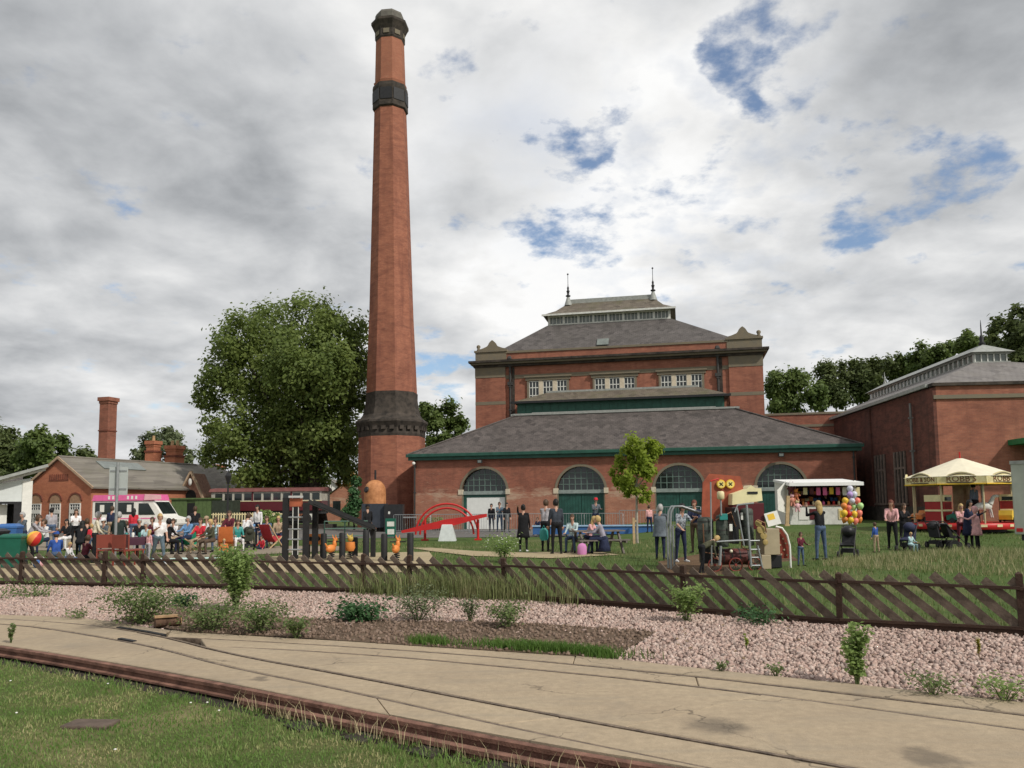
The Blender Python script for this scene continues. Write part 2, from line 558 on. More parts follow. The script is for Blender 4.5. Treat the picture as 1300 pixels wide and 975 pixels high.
GRASSG = ground_mat('meadow_grass', ((.07, .115, .03), (.095, .14, .04), (.15, .15, .065)), .6, .8, 30)
xs = np.concatenate([np.linspace(-1600, -60, 14), np.linspace(-58, -16, 22), np.linspace(-15, 22, 90), np.linspace(23, 60, 20), np.linspace(70, 1600, 14)])
ys = np.concatenate([np.linspace(-300, 0, 8), np.linspace(1, 8, 8), np.linspace(8.4, 30, 64), np.linspace(31, 70, 36), np.linspace(80, 2600, 22)])
gx, gy = np.meshgrid(xs, ys)
gv = np.stack([gx, gy, terrain(gx, gy)], -1).reshape(-1, 3)
nx = len(xs)
ii = np.arange(len(ys) - 1)[:, None] * nx + np.arange(nx - 1)[None, :]
gf = np.stack([ii, ii + 1, ii + nx + 1, ii + nx], -1).reshape(-1, 4)
tag(link('ground', np_mesh('ground', gv, gf, GRASSG, True)), kind='structure')


def sheet(name, pts, z, m, kind='structure'):
    """flat polygon lying on the ground"""
    b = MB(); n = len(pts)
    b.add([(p[0], p[1], z) for p in pts], [tuple(range(n))])
    return tag(b.build(name, m), kind=kind)


def pxs(l): return [G(x, y) for x, y in l]


PAVE = ground_mat('pale_paving', ((.30, .25, .19), (.25, .21, .165), (.33, .28, .21)), 1.2, .2, 30)
TARM = ground_mat('grey_tarmac', ((.17, .16, .15), (.14, .135, .13), (.19, .175, .16)), .8, .25, 40)
TANP = ground_mat('tan_gravel_path', ((.43, .35, .22), (.37, .30, .19), (.46, .38, .25)), 2.0, .3, 40)
BARK = ground_mat('bark_chips', ((.17, .105, .06), (.12, .075, .045), (.2, .14, .08)), 3.0, .9, 30)
SOILM = ground_mat('bare_soil', ((.15, .105, .072), (.11, .078, .055), (.18, .13, .09)), 2.2, .9, 22)
sheet('forecourt', [(-34, 41), (9, 39), (22, 44), (22, 60), (-34, 62)], .012, TARM)['label'] = 'grey tarmac forecourt in front of the arched doors'
sheet('paved_terrace', pxs([(-60, 700), (200, 698), (352, 691), (330, 680), (200, 678), (-60, 684)]), .016, PAVE)
sheet('concrete_path', pxs([(196, 702.5), (360, 693.5), (440, 694), (440, 699), (360, 703), (215, 710)]), .021, PAVE)
sheet('sand_pit', pxs([(345, 707), (420, 703), (545, 701), (556, 716), (520, 727), (430, 730), (338, 727)]), .017, TANP)
sheet('fence_side_path', pxs([(-90, 717), (120, 715.5), (335, 712), (345, 727), (120, 733), (-90, 735)]), .011, TANP)
sheet('tan_path', pxs([(520, 696), (548, 696), (600, 700), (640, 702), (760, 701), (786, 705), (700, 709.5), (600, 706.5), (545, 700)]), .022, TANP)
sheet('bark_bed', pxs([(835, 714), (905, 701), (1000, 701), (1018, 716), (990, 729), (850, 732)]), .02, BARK)

# ---- track paving: concrete slabs with rails let into them
CONC = ground_mat('worn_concrete', ((.47, .375, .26), (.40, .315, .22), (.32, .26, .19)), .9, .3, 90, .9)
t_ = NT(CONC.node_tree)
bs_ = CONC.node_tree.nodes['Principled BSDF']
src = bs_.inputs['Base Color'].links[0].from_socket
oc_ = t_.n('ShaderNodeTexCoord').outputs['Object']
cc_ = t_.mix(t_.rng(t_.noise(oc_, .9, 7, .7, 1.2), .56, .70, 0, .5), src, (.24, .205, .165))
mp_ = t_.n('ShaderNodeMapping'); t_.l(oc_, mp_.inputs[0]); mp_.inputs['Rotation'].default_value = (0, 0, .55); mp_.inputs['Scale'].default_value = (.5, 5, 1)
cc_ = t_.mix(t_.rng(t_.noise(mp_.outputs[0], 1.2, 5, .6), .5, .72, 0, .5), cc_, (.28, .24, .185))
vo_ = t_.n('ShaderNodeTexVoronoi', feature='DISTANCE_TO_EDGE'); t_.l(t_.vm('ADD', oc_, t_.vm('SCALE', t_.noise(oc_, 2.0, 4, .6, out=1), .5)), vo_.inputs['Vector']); vo_.inputs['Scale'].default_value = .55
cc_ = t_.mix(t_.rng(t_.noise(oc_, 70, 4, .7), .45, .75, 0, .45), cc_, (.26, .215, .16))
cc_ = t_.mix(t_.rng(t_.noise(oc_, 4.5, 6, .7, .6), .58, .74, 0, .4), cc_, (.25, .2, .15))
crack = t_.math('MULTIPLY', t_.rng(vo_.outputs[0], .006, .0, 0, .7), t_.rng(t_.noise(oc_, .7, 2), .46, .56))
cc_ = t_.mix(crack, cc_, (.06, .05, .04))
for px_, py_, r_ in ((910, 922, .30), (1182, 963, .26), (130, 795, .35), (330, 862, .12)):     # oil stains
    g_ = G(px_, py_)
    dd = t_.vm('DISTANCE', t_.vm('ADD', oc_, t_.vm('SCALE', t_.vm('SUBTRACT', t_.noise(oc_, 6, 4, .6, out=1), (.5, .5, .5)), .35)), (g_.x, g_.y, 0))
    cc_ = t_.mix(t_.rng(dd, r_, r_ * .3, 0, .62, True), cc_, (.10, .085, .07))
t_.l(cc_, bs_.inputs['Base Color'])

paving = empty('track_paving', (0, 0, 0), kind='structure')
bedp = EDGE.sub(0, EDGE.L, 40) + NEAR.sub(0, NEAR.L, 40)[::-1]
BEDM = mat('groove_dirt', (.035, .028, .02), .95, .4, 8)
bed_mb = MB()
ea, na = EDGE.sub(0, EDGE.L, 60), NEAR.sub(0, NEAR.L, 60)
bed_mb.add([(p.x, p.y, -.07) for p in ea + na], [(i, i + 1, 61 + i, 60 + i) for i in range(59)])
bed_mb.build('joint_bed', BEDM, paving)


def strip(p0, a0, a1, p1, b0, b1, cuts, in0, in1):
    """slabs between two paths; cuts = fractions where joints run across"""
    lst = [0] + cuts + [1]
    for f0, f1 in zip(lst, lst[1:]):
        n = max(3, int((f1 - f0) * 34))
        top = []
        e0 = .004 / max(.1, (a1 - a0)); f0e, f1e = f0 + (e0 if f0 > 0 else 0), f1 - (e0 if f1 < 1 else 0)
        dz = random.uniform(-.006, .004)
        for i in range(n):
            f = f0e + (f1e - f0e) * i / (n - 1)
            a, b = p0.at(a0 + (a1 - a0) * f), p1.at(b0 + (b1 - b0) * f)
            d = (b - a); L = max(d.length, 1e-4); d /= L
            i0, i1 = min(in0, L * .45), min(in1, L * .45)
            wob0, wob1 = random.uniform(-.004, .004), random.uniform(-.004, .004)
            top.append((a + d * (i0 + wob0), b - d * (i1 + wob1)))
        m = MB()
        vs_ = [(p.x, p.y, z) for pr in top for p, z in ((pr[0], -.11), (pr[0], dz), (pr[1], dz), (pr[1], -.11))]
        fs = []
        for i in range(n - 1):
            k = 4 * i
            fs += [(k + 1, k + 2, k + 6, k + 5), (k, k + 1, k + 5, k + 4), (k + 2, k + 3, k + 7, k + 6)]
        fs += [(0, 3, 2, 1), (4 * n - 4, 4 * n - 3, 4 * n - 2, 4 * n - 1)]
        m.add(vs_, fs)
        o = m.build('slab', CONC, paving)
        bv = o.modifiers.new('bevel', 'BEVEL'); bv.width = .008; bv.segments = 1; bv.limit_method = 'ANGLE'


sA = RA.near(G(210, 808)); sE = EDGE.near(G(225, 800))
GAP = .037
strip(EDGE, 0, sE, RA, 0, sA, [.5], .0, GAP)
strip(EDGE, sE, EDGE.L, RC, 0, RC.L, [.5], .0, GAP)
strip(RC, RC.near(G(262, 811)), RC.L, RD, 0, RD.L, [.6], GAP, GAP)
strip(RD, 0, RD.L, RA, RA.near(G(240, 816)), RA.L, [.21, .66], GAP, GAP)
strip(RA, 0, RA.L, RB, 0, RB.L, [.42, .80], GAP, GAP)
strip(RB, 0, RB.L, NEAR, 0, NEAR.L, [.33, .72], GAP, .01)


def rail(path, off, w, z0, z1, name, label, m, a=0.0, b=None, group=None):
    b = b or path.L
    n = max(4, int((b - a) * 3))
    vs_, fs = [], []
    for i in range(n):
        t = a + (b - a) * i / (n - 1)
        p, d = path.at(t), path.dir(t)
        nrm = Vector((-d.y, d.x, 0))
        for o_, z in ((off - w / 2, z0), (off - w / 2, z1), (off + w / 2, z1), (off + w / 2, z0)):
            qv = p + nrm * o_
            vs_.append((qv.x, qv.y, z))
    for i in range(n - 1):
        for k in range(4):
            fs.append((4 * i + k, 4 * i + (k + 1) % 4, 4 * i + 4 + (k + 1) % 4, 4 * i + 4 + k))
    fs += [(0, 1, 2, 3), (4 * n - 1, 4 * n - 2, 4 * n - 3, 4 * n - 4)]
    return tag(MB().add(vs_, fs).build(name, m), label, 'rail', group)


gr = 'rails let into the concrete'
rail(RA, .012, .036, -.068, -.004, 'inlaid_rail', 'dark inlaid rail with the deepest groove, running on from the black switch blade', RUSTD, group=gr)
rail(RB, .012, .034, -.068, -.006, 'inlaid_rail', 'thin inlaid rail running beside the rusty edge rail', RUSTD, group=gr)
rail(RC, .012, .034, -.068, -.005, 'inlaid_rail', 'inlaid rail nearest the pink gravel bed', RUSTD, group=gr)
rail(RD, .012, .034, -.068, -.006, 'inlaid_rail', 'second inlaid rail from the gravel, parallel to the gravel side one', RUSTD, group=gr)
sw0, sw1 = RA.near(G(150, 798)), RA.near(G(212, 808.5))
rail(RA, .06, .055, -.06, .012, 'switch_blade', 'short black switch blade where the inlaid rails divide', BLACKM, sw0, sw1)['category'] = 'switch blade'
sb0, sb1 = RB.near(G(140, 811)), RB.near(G(168, 816))
rail(RB, .06, .05, -.06, .010, 'switch_blade', 'small black switch blade on the rail beside the rusty edge', BLACKM, sb0, sb1)['category'] = 'switch blade'

# rusty edge rails along the lawn: head, web and foot in one rolled section
edge = empty('edge_rail', NEAR.at(NEAR.L * .4), label='rusty brown rail edging the concrete beside the lawn', cat='rail')


def rolled(path, off, z0, h, m, name, parent, a=0, b=None):
    prof = [(-.055, 0), (-.055, .018), (-.012, .03), (-.010, h - .045), (-.033, h - .034), (-.033, h - .004), (-.025, h), (.025, h), (.033, h - .004), (.033, h - .034), (.010, h - .045), (.012, .03), (.055, .018), (.055, 0)]
    b = b or path.L
    n = int((b - a) * 2.5)
    k = len(prof)
    vs_, fs = [], []
    o0 = parent.location if parent else Vector((0, 0, 0))
    for i in range(n):
        t = a + (b - a) * i / (n - 1)
        p, d = path.at(t), path.dir(t)
        nrm = Vector((-d.y, d.x, 0))
        for u_, z in prof:
            qv = p + nrm * (off + u_)
            vs_.append((qv.x - o0.x, qv.y - o0.y, z0 + z + .004 * math.sin(t * 1.3)))
    for i in range(n - 1):
        for j in range(k):
            fs.append((k * i + j, k * i + (j + 1) % k, k * i + k + (j + 1) % k, k * i + k + j))
    fs += [tuple(range(k)), tuple(range(k * n - 1, k * n - k - 1, -1))]
    return MB().add(vs_, fs).build(name, m, parent)


rolled(NEAR, -.05, LAWN_Z - .005, .104, RUST, 'rail_section', edge)
edge2 = empty('check_rail', NEAR.at(NEAR.L * .5), label='second rusty rail lying low between the edge rail and the grass', cat='rail')
rolled(NEAR, -.165, LAWN_Z - .07, .115, RUST, 'rail_section', edge2, NEAR.near(G(330, 872)), NEAR.L)
DIRT = mat('black_damp_dirt', (.022, .018, .014), .95, .5, 14, .6, 40, c2=(.06, .045, .032))
dm = MB()
na2 = [(NEAR.at(NEAR.L * i / 79), NEAR.dir(NEAR.L * i / 79)) for i in range(80)]
vs_ = []
for p, d in na2:
    nrm = Vector((-d.y, d.x, 0))
    for o_ in (.03, -.42):
        qv = p + nrm * o_; vs_.append((qv.x, qv.y, LAWN_Z - .03))
dm.add(vs_, [(2 * i, 2 * i + 1, 2 * i + 3, 2 * i + 2) for i in range(79)])
tag(dm.build('track_margin', DIRT), kind='structure')
# timber packing under the low rail
SLEEP = mat('old_black_timber', (.035, .028, .022), .95, .4, 8, .5, 25)
sl_i = 0
for t in np.arange(NEAR.near(G(420, 890)), NEAR.L - .3, .62):
    p, d = NEAR.at(t), NEAR.dir(t)
    o = MB().box(-.11, .11, -.12, .12, 0, .055).build('sleeper', SLEEP, edge2, Vector((p.x, p.y, LAWN_Z - .055)) + Vector((d.y, -d.x, 0)) * random.uniform(.24, .29) - edge2.location, (0, random.uniform(-.05, .05), math.atan2(d.y, d.x) + random.uniform(-.12, .12)))

# ---- lawn in front
LAWNM = ground_mat('lawn_soil', ((.10, .13, .04), (.15, .155, .06), (.32, .26, .145)), 1.5, .8, 40)
lm = MB()
vs_ = []
for p, d in na2:
    nrm = Vector((-d.y, d.x, 0))
    qv = p + nrm * -.30
    vs_ += [(qv.x, qv.y, LAWN_Z - .02), (qv.x - 1.5, qv.y - 3.5, LAWN_Z), (qv.x - 4, qv.y - 14, LAWN_Z)]
lm.add(vs_, [(3 * i + k, 3 * i + k + 1, 3 * i + k + 4, 3 * i + k + 3) for i in range(79) for k in (0, 1)], True)
tag(lm.build('lawn', LAWNM), kind='structure')


def blades(name, pos, h, w, m, lean=.5, seg2=True):
    n = len(pos)
    ang = rs.uniform(0, 2 * math.pi, n)
    dx, dy = np.cos(ang), np.sin(ang)
    la = rs.uniform(0, 2 * math.pi, n); ll = rs.uniform(.1, 1, n) * lean * h
    lx, ly = np.cos(la) * ll, np.sin(la) * ll
    wv = np.stack([dx * w, dy * w, np.zeros(n)], 1)
    base = pos
    tip = pos + np.stack([lx, ly, h], 1)
    if not seg2:
        v = np.stack([base - wv, base + wv, tip], 1).reshape(-1, 3)
        f = np.arange(3 * n).reshape(n, 3)
        return np_mesh(name, v, f, m)
    midp = pos + np.stack([lx * .3, ly * .3, h * .6], 1)
    v = np.stack([base - wv, base + wv, midp + wv * .8, midp - wv * .8, tip], 1).reshape(-1, 3)
    b = (np.arange(n) * 5)[:, None]
    f = np.concatenate([b + np.array([[0, 1, 2]]), b + np.array([[0, 2, 3]]), b + np.array([[3, 2, 4]])])
    return np_mesh(name, v, f, m)


def grass_mat(name, green, green2, straw, scale, cut=(.5, .66), amt=.9):
    m = leaf_mat(name, green, green2, 1.2, .3, .6)
    t = NT(m.node_tree)
    bs = m.node_tree.nodes['Principled BSDF']
    s_ = bs.inputs['Base Color'].links[0].from_socket
    oc = t.n('ShaderNodeTexCoord').outputs['Object']
    g = t.n('ShaderNodeNewGeometry')
    k = t.math('MULTIPLY', t.rng(t.noise(oc, scale, 5, .6, .3), cut[0], cut[1], .06, amt), t.rng(g.outputs['Random Per Island'], .2, .6))
    t.l(t.mix(k, s_, straw), bs.inputs['Base Color'])
    return m


GRASSB = grass_mat('lawn_blades', (.08, .165, .032), (.165, .265, .065), (.50, .42, .23), 1.5, (.45, .64), .9)
N = 150000
yy = 3.9 + 6.4 * rs.uniform(0, 1, N) ** 1.25
xx = rs.uniform(-8.2, 1.6, N)
nf = np.array([np.interp(xx, NEAR.p[:, 0], NEAR.p[:, 1])]).ravel()
slope = np.gradient(NEAR.p[:, 1], NEAR.p[:, 0]); sl_at = np.interp(xx, NEAR.p[:, 0], slope)
dist = (nf - yy) / np.sqrt(1 + sl_at ** 2)
keep = (dist > .235 + .07 * rs.uniform(-1, 1, N)) & (np.abs(xx / yy) < .75)
mh = G(115, 919, LAWN_Z)
keep &= ~((np.abs(xx - mh.x) < .19 - .03 * np.sin(yy * 40)) & (np.abs(yy - mh.y) < .115))
xx, yy, dist = xx[keep], yy[keep], dist[keep]
hh = rs.uniform(.012, .036, len(xx)) * (1 + .9 * (dist < .5) * rs.uniform(0, 1, len(xx)) ** 2)
hh *= .7 + .5 * np.sin(xx * 2.1 + 3 * np.sin(yy * 1.4)) ** 2
tag(link('lawn_grass', blades('lawn_grass', np.stack([xx, yy, np.full(len(xx), LAWN_Z - .012)], 1), hh, rs.uniform(.0025, .0048, len(xx)), GRASSB, .9)), 'short green lawn grass with straw coloured patches', 'grass', kind='stuff')
# daisies
dz_m = MB()
for _ in range(26):
    x, y = random.uniform(-5, .5), random.uniform(5, 8.2)
    if y < np.interp(x, NEAR.p[:, 0], NEAR.p[:, 1]) - .4:
        dz_m.ball((x, y, LAWN_Z + .045), (.012, .012, .006), 6, 3)
tag(dz_m.build('daisies', WHITE), 'scattered small white daisies in the front lawn', 'flowers', kind='stuff')
# cover slab in the lawn
MHM = mat('brown_cover_stone', (.11, .08, .062), .9, .3, 9, .5, 40)
mo = MB().box(-.19, .19, -.11, .11, -.05, .012).build('drain_cover', MHM, None, (mh.x, mh.y, LAWN_Z), (0, 0, -.08))
tag(mo, 'flat brown drain cover sunk in the front lawn', 'drain cover')
bv = mo.modifiers.new('b', 'BEVEL'); bv.width = .012; bv.segments = 2

# ---- gravel bed and soil
GRAVM = ground_mat('pink_ballast', ((.26, .19, .16), (.20, .145, .125), (.30, .22, .19)), 6, 1.0, 45)
gm = MB()
fa = FENCE.sub(0, FENCE.L, 60)
gm.add([(p.x, p.y, -.035) for p in ea] + [(p.x, p.y + .12, -.005) for p in fa], [(i, i + 1, 61 + i, 60 + i) for i in range(59)])
tag(gm.build('gravel_bed', GRAVM), kind='structure')
soil_px = [(225, 772), (330, 783), (420, 787), (520, 789), (640, 790), (740, 796), (835, 803), (800, 822), (775, 836), (650, 828), (540, 821), (380, 810), (240, 803), (195, 795), (150, 786)]
soil = pxs(soil_px)
sheet('soil_bed', soil, .006, SOILM)
SP = np.array([(p.x, p.y) for p in soil])


def inside(poly, x, y):
    r = np.zeros(len(x), dtype=bool)
    j = len(poly) - 1
    for i in range(len(poly)):
        xi, yi = poly[i]; xj, yj = poly[j]
        c = ((yi > y) != (yj > y)) & (x < (xj - xi) * (y - yi) / (yj - yi + 1e-12) + xi)
        r ^= c; j = i
    return r


def stones(name, x, y, z, size, m, flat=.7):
    n = len(x)
    cube = np.array([(a, b, c) for c in (-1, 1) for b in (-1, 1) for a in (-1, 1)], dtype=float)
    v = np.repeat(cube[None], n, 0) * rs.uniform(.45, 1.0, (n, 8, 3))
    v *= size[:, None, None] * np.array([1, rs.uniform(.7, 1), flat])
    a = rs.uniform(0, 6.28, (n, 3))
    for ax, (i, j) in enumerate(((0, 1), (1, 2), (0, 2))):
        c, s_ = np.cos(a[:, ax])[:, None], np.sin(a[:, ax])[:, None]
        vi, vj = v[:, :, i].copy(), v[:, :, j].copy()
        v[:, :, i], v[:, :, j] = vi * c - vj * s_, vi * s_ + vj * c
    v += np.stack([x, y, z], 1)[:, None, :]
    fc = np.array([(0, 2, 3, 1), (4, 5, 7, 6), (0, 1, 5, 4), (2, 6, 7, 3), (0, 4, 6, 2), (1, 3, 7, 5)])
    f = ((np.arange(n) * 8)[:, None, None] + fc[None]).reshape(-1, 4)
    return np_mesh(name, v.reshape(-1, 3), f, m)


def stone_mat(name, cols):
    m = bpy.data.materials.new(name); m.use_nodes = True
    t = NT(m.node_tree); bs = m.node_tree.nodes['Principled BSDF']
    bs.inputs['Roughness'].default_value = .9; bs.inputs['Specular IOR Level'].default_value = .2
    g = t.n('ShaderNodeNewGeometry')
    cr = t.n('ShaderNodeValToRGB'); t.l(g.outputs['Random Per Island'], cr.inputs[0])
    el = cr.color_ramp.elements
    while len(el) < len(cols): el.new(.5)
    for i, c in enumerate(cols): el[i].position = i / (len(cols) - 1); el[i].color = (*c, 1)
    oc = t.n('ShaderNodeTexCoord').outputs['Object']
    t.l(t.mix(t.rng(t.noise(oc, 40, 3), .3, .7, 0, .35), cr.outputs[0], (.28, .2, .17)), bs.inputs['Base Color'])
    return m


STONES = stone_mat('ballast_stone', [(.34, .235, .2), (.58, .43, .365), (.44, .305, .26), (.66, .53, .46), (.24, .17, .15), (.54, .41, .35), (.40, .33, .29)])
N = 84000
tt = rs.uniform(0, 1, N); wq = rs.uniform(0, 1, N)
exy = np.array([(p.x, p.y) for p in EDGE.sub(0, EDGE.L, 400)]); fxy = np.array([(p.x, p.y) for p in FENCE.sub(0, FENCE.L, 400)])
ti = (tt * 399)
ex = np.stack([np.interp(ti, np.arange(400), exy[:, k]) for k in (0, 1)], 1)
fx = np.stack([np.interp(ti, np.arange(400), fxy[:, k]) for k in (0, 1)], 1)
pxy = ex + (fx - ex) * wq[:, None]
pxy[:, 1] += .05
ins = inside(SP, pxy[:, 0], pxy[:, 1])
keep = (~ins) | (rs.uniform(0, 1, N) < .06)
keep &= np.abs(pxy[:, 0]) < pxy[:, 1] * .78 + .5
wq, pxy = wq[keep], pxy[keep]
sz = .007 + .023 * rs.uniform(0, 1, len(pxy)) ** 1.9
tag(link('ballast_stones', stones('ballast_stones', pxy[:, 0], pxy[:, 1], -.028 + .03 * wq + sz * .25 + rs.uniform(0, .008, len(pxy)), sz, STONES)), 'pink crushed stone ballast spread between the concrete and the fence', 'gravel', kind='stuff')
n_ = 420
k_ = rs.choice(len(pxy), n_)
lv = np.stack([pxy[k_, 0], pxy[k_, 1], np.full(n_, .035)], 1)
lt = rs.uniform(0, 6.28, n_); ls_ = rs.uniform(.012, .03, n_)
vv_ = np.stack([lv + np.stack([np.cos(lt + a) * ls_ * s_, np.sin(lt + a) * ls_ * s_, rs.uniform(-.008, .012, n_)], 1) for a, s_ in ((0, 1), (1.57, .5), (3.14, 1), (4.71, .5))], 1).reshape(-1, 3)
tag(link('dead_leaves', np_mesh('dead_leaves', vv_, np.arange(4 * n_).reshape(n_, 4), mat('dead_leaf', (.16, .10, .05), .9, .5, 30, c2=(.34, .24, .12)))), 'dry brown leaves blown over the gravel', 'leaves', kind='stuff')
N = 3200
sx, sy = rs.uniform(SP[:, 0].min(), SP[:, 0].max(), N * 3), rs.uniform(SP[:, 1].min(), SP[:, 1].max(), N * 3)
k = inside(SP, sx, sy)
sx, sy = sx[k][:N], sy[k][:N]
CLOD = stone_mat('soil_clod', [(.14, .095, .065), (.20, .14, .10), (.11, .075, .05), (.26, .19, .145)])
sz = rs.uniform(.008, .032, len(sx))
tag(link('soil_clods', stones('soil_clods', sx, sy, .004 + sz * .3, sz, CLOD)), 'loose brown clods and chips on the bare soil bed', 'soil', kind='stuff')

# ---- fence with diagonal slats
fence = empty('slat_fence', FENCE.at(FENCE.near(G(650, 761))), label='low brown timber fence of diagonal slats beside the gravel bed', cat='fence')
fo = fence.location
slat_me = {}
for var in range(4):
    m = MB().box(-.046 - .003 * var, .046 + .003 * var, -.009, .009, 0, 1)
    slat_me[var] = m.mesh('slat', WOODF)
post_me = MB().box(-.036, .036, -.036, .036, -.1, .69).lathe([(.050, .69), (.0, .715)], 4, a0=math.pi / 4, smooth=False).mesh('post', WOODP)
rail_me = MB().box(0, 1, -.018, .018, -.018, .018).mesh('rail', WOODP)
board_me = MB().box(0, 1, -.016, .016, -.06, .06).mesh('gravel_board', WOODP)
post_s = [FENCE.near(G(x, y)) for x, y in [(-190, 739.5), (-90, 741.5), (15, 743), (108, 745), (207, 747), (318, 749.5), (432, 753), (545, 757), (672, 762), (828, 775), (1013, 792), (1243, 805), (1440, 816)]]
for i, s_ in enumerate(post_s):
    p, d = FENCE.at(s_), FENCE.dir(s_)
    link('post', post_me, fence, Vector((p.x, p.y, 0)) - fo, (random.uniform(-.03, .03), random.uniform(-.03, .03), math.atan2(d.y, d.x)), (1, 1, random.uniform(.97, 1.06)))
    if i + 1 < len(post_s):
        q_ = FENCE.at(post_s[i + 1]); dd = q_ - p; L = dd.length; az = math.atan2(dd.y, dd.x)
        nrm = Vector((math.sin(az), -math.cos(az), 0))
        for z, me_ in ((.565 + random.uniform(-.012, .012), rail_me), (.09, rail_me), (.035, board_me)):
            link(me_.name.split('.')[0], me_, fence, p + nrm * (.045 if me_ is rail_me else .03) + Vector((0, 0, z)) - fo, (0, random.uniform(-.006, .006), az), (L, 1, 1))
s_ = post_s[0]
while s_ < post_s[-1] - .8:
    a, b = FENCE.at(s_), FENCE.at(s_ + .74 + random.uniform(-.025, .025))
    top, bot = Vector((a.x, a.y, .665 + random.uniform(-.03, .03))), Vector((b.x, b.y, .02))
    d = top - bot; L = d.length; d = d / L
    h = Vector((b.x - a.x, b.y - a.y, 0)).normalized()
    nrm = Vector((h.y, -h.x, 0))
    x = d.cross(nrm).normalized()
    M = Matrix((x, x.cross(d) * -1, d)).transposed()
    link('slat', slat_me[random.randrange(4)], fence, bot + nrm * .008 - fo, M.to_euler(), (1, 1, L))
    s_ += random.uniform(.245, .285)
# ------------------------------------------------------------------ the arched hall
A0 = P(525, 577, 54); B0 = P(1086, 564, 48)
A0.z = B0.z = 0
HL = (B0 - A0).length
HANG = math.atan2(B0.y - A0.y, B0.x - A0.x)
hall = empty('workshop_hall', A0, HANG, 'long low brick hall with four arched doorways and slate hipped roof', 'building')
doors = [(3.42, 6.52), (9.92, 13.06), (16.26, 19.30), (22.52, 25.44)]
SPR, EAV = 2.5, 4.78
edges_ = [0] + [x for d in doors for x in d] + [HL]
for a, b in zip(edges_[::2], edges_[1::2]):
    bx('lower_wall', BRICKP, hall, a, b, 0, .45, -.4, SPR - .06)
wmb = MB()
for i, (a, b) in enumerate(doors):
    c, r = (a + b) / 2, (b - a) / 2
    l = 0 if i == 0 else (doors[i - 1][1] + a) / 2
    rr_ = HL if i == 3 else (b + doors[i + 1][0]) / 2
    arch = [(c - r * math.cos(math.pi * k / 20), SPR + r * math.sin(math.pi * k / 20)) for k in range(21)]
    # left half and right half so that each outline stays simple
    wmb.slab_xz([(l, SPR - .06), (a, SPR - .06)] + arch[:11] + [(c, EAV), (l, EAV)], 0, .45)
    wmb.slab_xz([(c, EAV)] + arch[10:] + [(b, SPR - .06), (rr_, SPR - .06), (rr_, EAV)], 0, .45)
wmb.build('front_wall', BRICK, hall)
bx('side_wall', BRICK, hall, .002, .45, .452, 12, -.4, EAV)
bx('side_wall', BRICK, hall, HL - .45, HL - .002, .452, 12, -.4, EAV)
DOORD = mat('green_door_paint', (.020, .078, .062), .5, .3, 2.5)
BARS = mat('glazing_bar_paint', (.13, .19, .165), .55, .2, 5)
FRAMEG = mat('grey_transom_paint', (.24, .28, .265), .55, .2, 5)
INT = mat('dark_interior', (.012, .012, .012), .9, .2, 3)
for i, (a, b) in enumerate(doors):
    c, r = (a + b) / 2, (b - a) / 2
    # brick arch ring, a little proud and paler
    ring = MB()
    n = 20
    o_ = [(c - (r + .16) * math.cos(math.pi * k / n), SPR + (r + .16) * math.sin(math.pi * k / n)) for k in range(n + 1)]
    in_ = [(c - r * math.cos(math.pi * k / n), SPR + r * math.sin(math.pi * k / n)) for k in range(n + 1)]
    for k in range(n):
        ring.slab_xz([in_[k], o_[k], o_[k + 1], in_[k + 1]][::-1], -.03, .3)
    ring.build('arch_ring', STONE, hall)
    for x0, x1 in ((a - .24, a + .06), (b - .06, b + .24)):
        bx('impost_block', CREAMST, hall, x0, x1, -.05, .3, SPR - .18, SPR + .16)
    for x0, x1 in ((a, a + .07), (b - .07, b)):
        bx('door_jamb', STONE, hall, x0, x1, .02, .4, -.2, SPR - .19)
    win = MB().slab_xz([(a + .03, SPR + .05)] + [(c - (r - .03) * math.cos(math.pi * k / 18), SPR + .05 + (r - .03) * math.sin(math.pi * k / 18) * .985) for k in range(1, 18)] + [(b - .03, SPR + .05)], .30, .315).build('fanlight', GLASS, hall)
    nb = 8
    for k in range(1, nb):
        x = a + (b - a) * k / nb
        h = math.sqrt(max(0, r * r - (x - c) ** 2))
        MB().box(x - .024, x + .024, .262, .298, SPR + .05, SPR + h - .01).build('glazing_bar', BARS, win)
    for z in (.42, .80, 1.16):
        w = math.sqrt(max(0, r * r - z * z))
        MB().box(c - w + .02, c + w - .02, .255, .30, SPR + z - .02, SPR + z + .02).build('glazing_bar', BARS, win)
    bx('transom', FRAMEG, hall, a + .07, b - .07, .12, .34, SPR - .19, SPR + .048)
    dz = SPR - .192
    dm_ = DOORD
    m_ = (a + b) / 2
    if i == 0:
        rd = bx('roller_door', mat('white_door_paint', (.74, .75, .72), .55, .06, 4), hall, a + .30, b - .16, .22, .30, -.1, dz - .18)
        bx('door_frame', DOORD, hall, a + .072, a + .30, .2, .34, -.1, dz)
        bx('door_frame', DOORD, hall, b - .16, b - .072, .2, .34, -.1, dz)
        bx('door_frame', DOORD, hall, a + .30, b - .16, .2, .34, dz - .18, dz)
    else:
        for x0, x1 in ((a + .072, m_ - .01), (m_ + .01, b - .072)):
            lf = bx('door_leaf', DOORD, hall, x0, x1, .24, .30, -.1, dz)
            npl = 8
            for k in range(npl):
                w = (x1 - x0) / npl
                MB().box(x0 + k * w + .012, x0 + (k + 1) * w - .012, .222, .238, .02, dz - .12).build('plank', DOORD, lf)
bx('gutter', GREENP, hall, -.42, HL + .42, -.42, -.26, EAV + .12, EAV + .34, .02)
bx('fascia', GREENP, hall, -.30, HL + .30, -.26, -.14, EAV - .10, EAV + .24)
bx('soffit', GREENP, hall, -.28, HL + .28, -.14, .3, EAV + .0, EAV + .06)
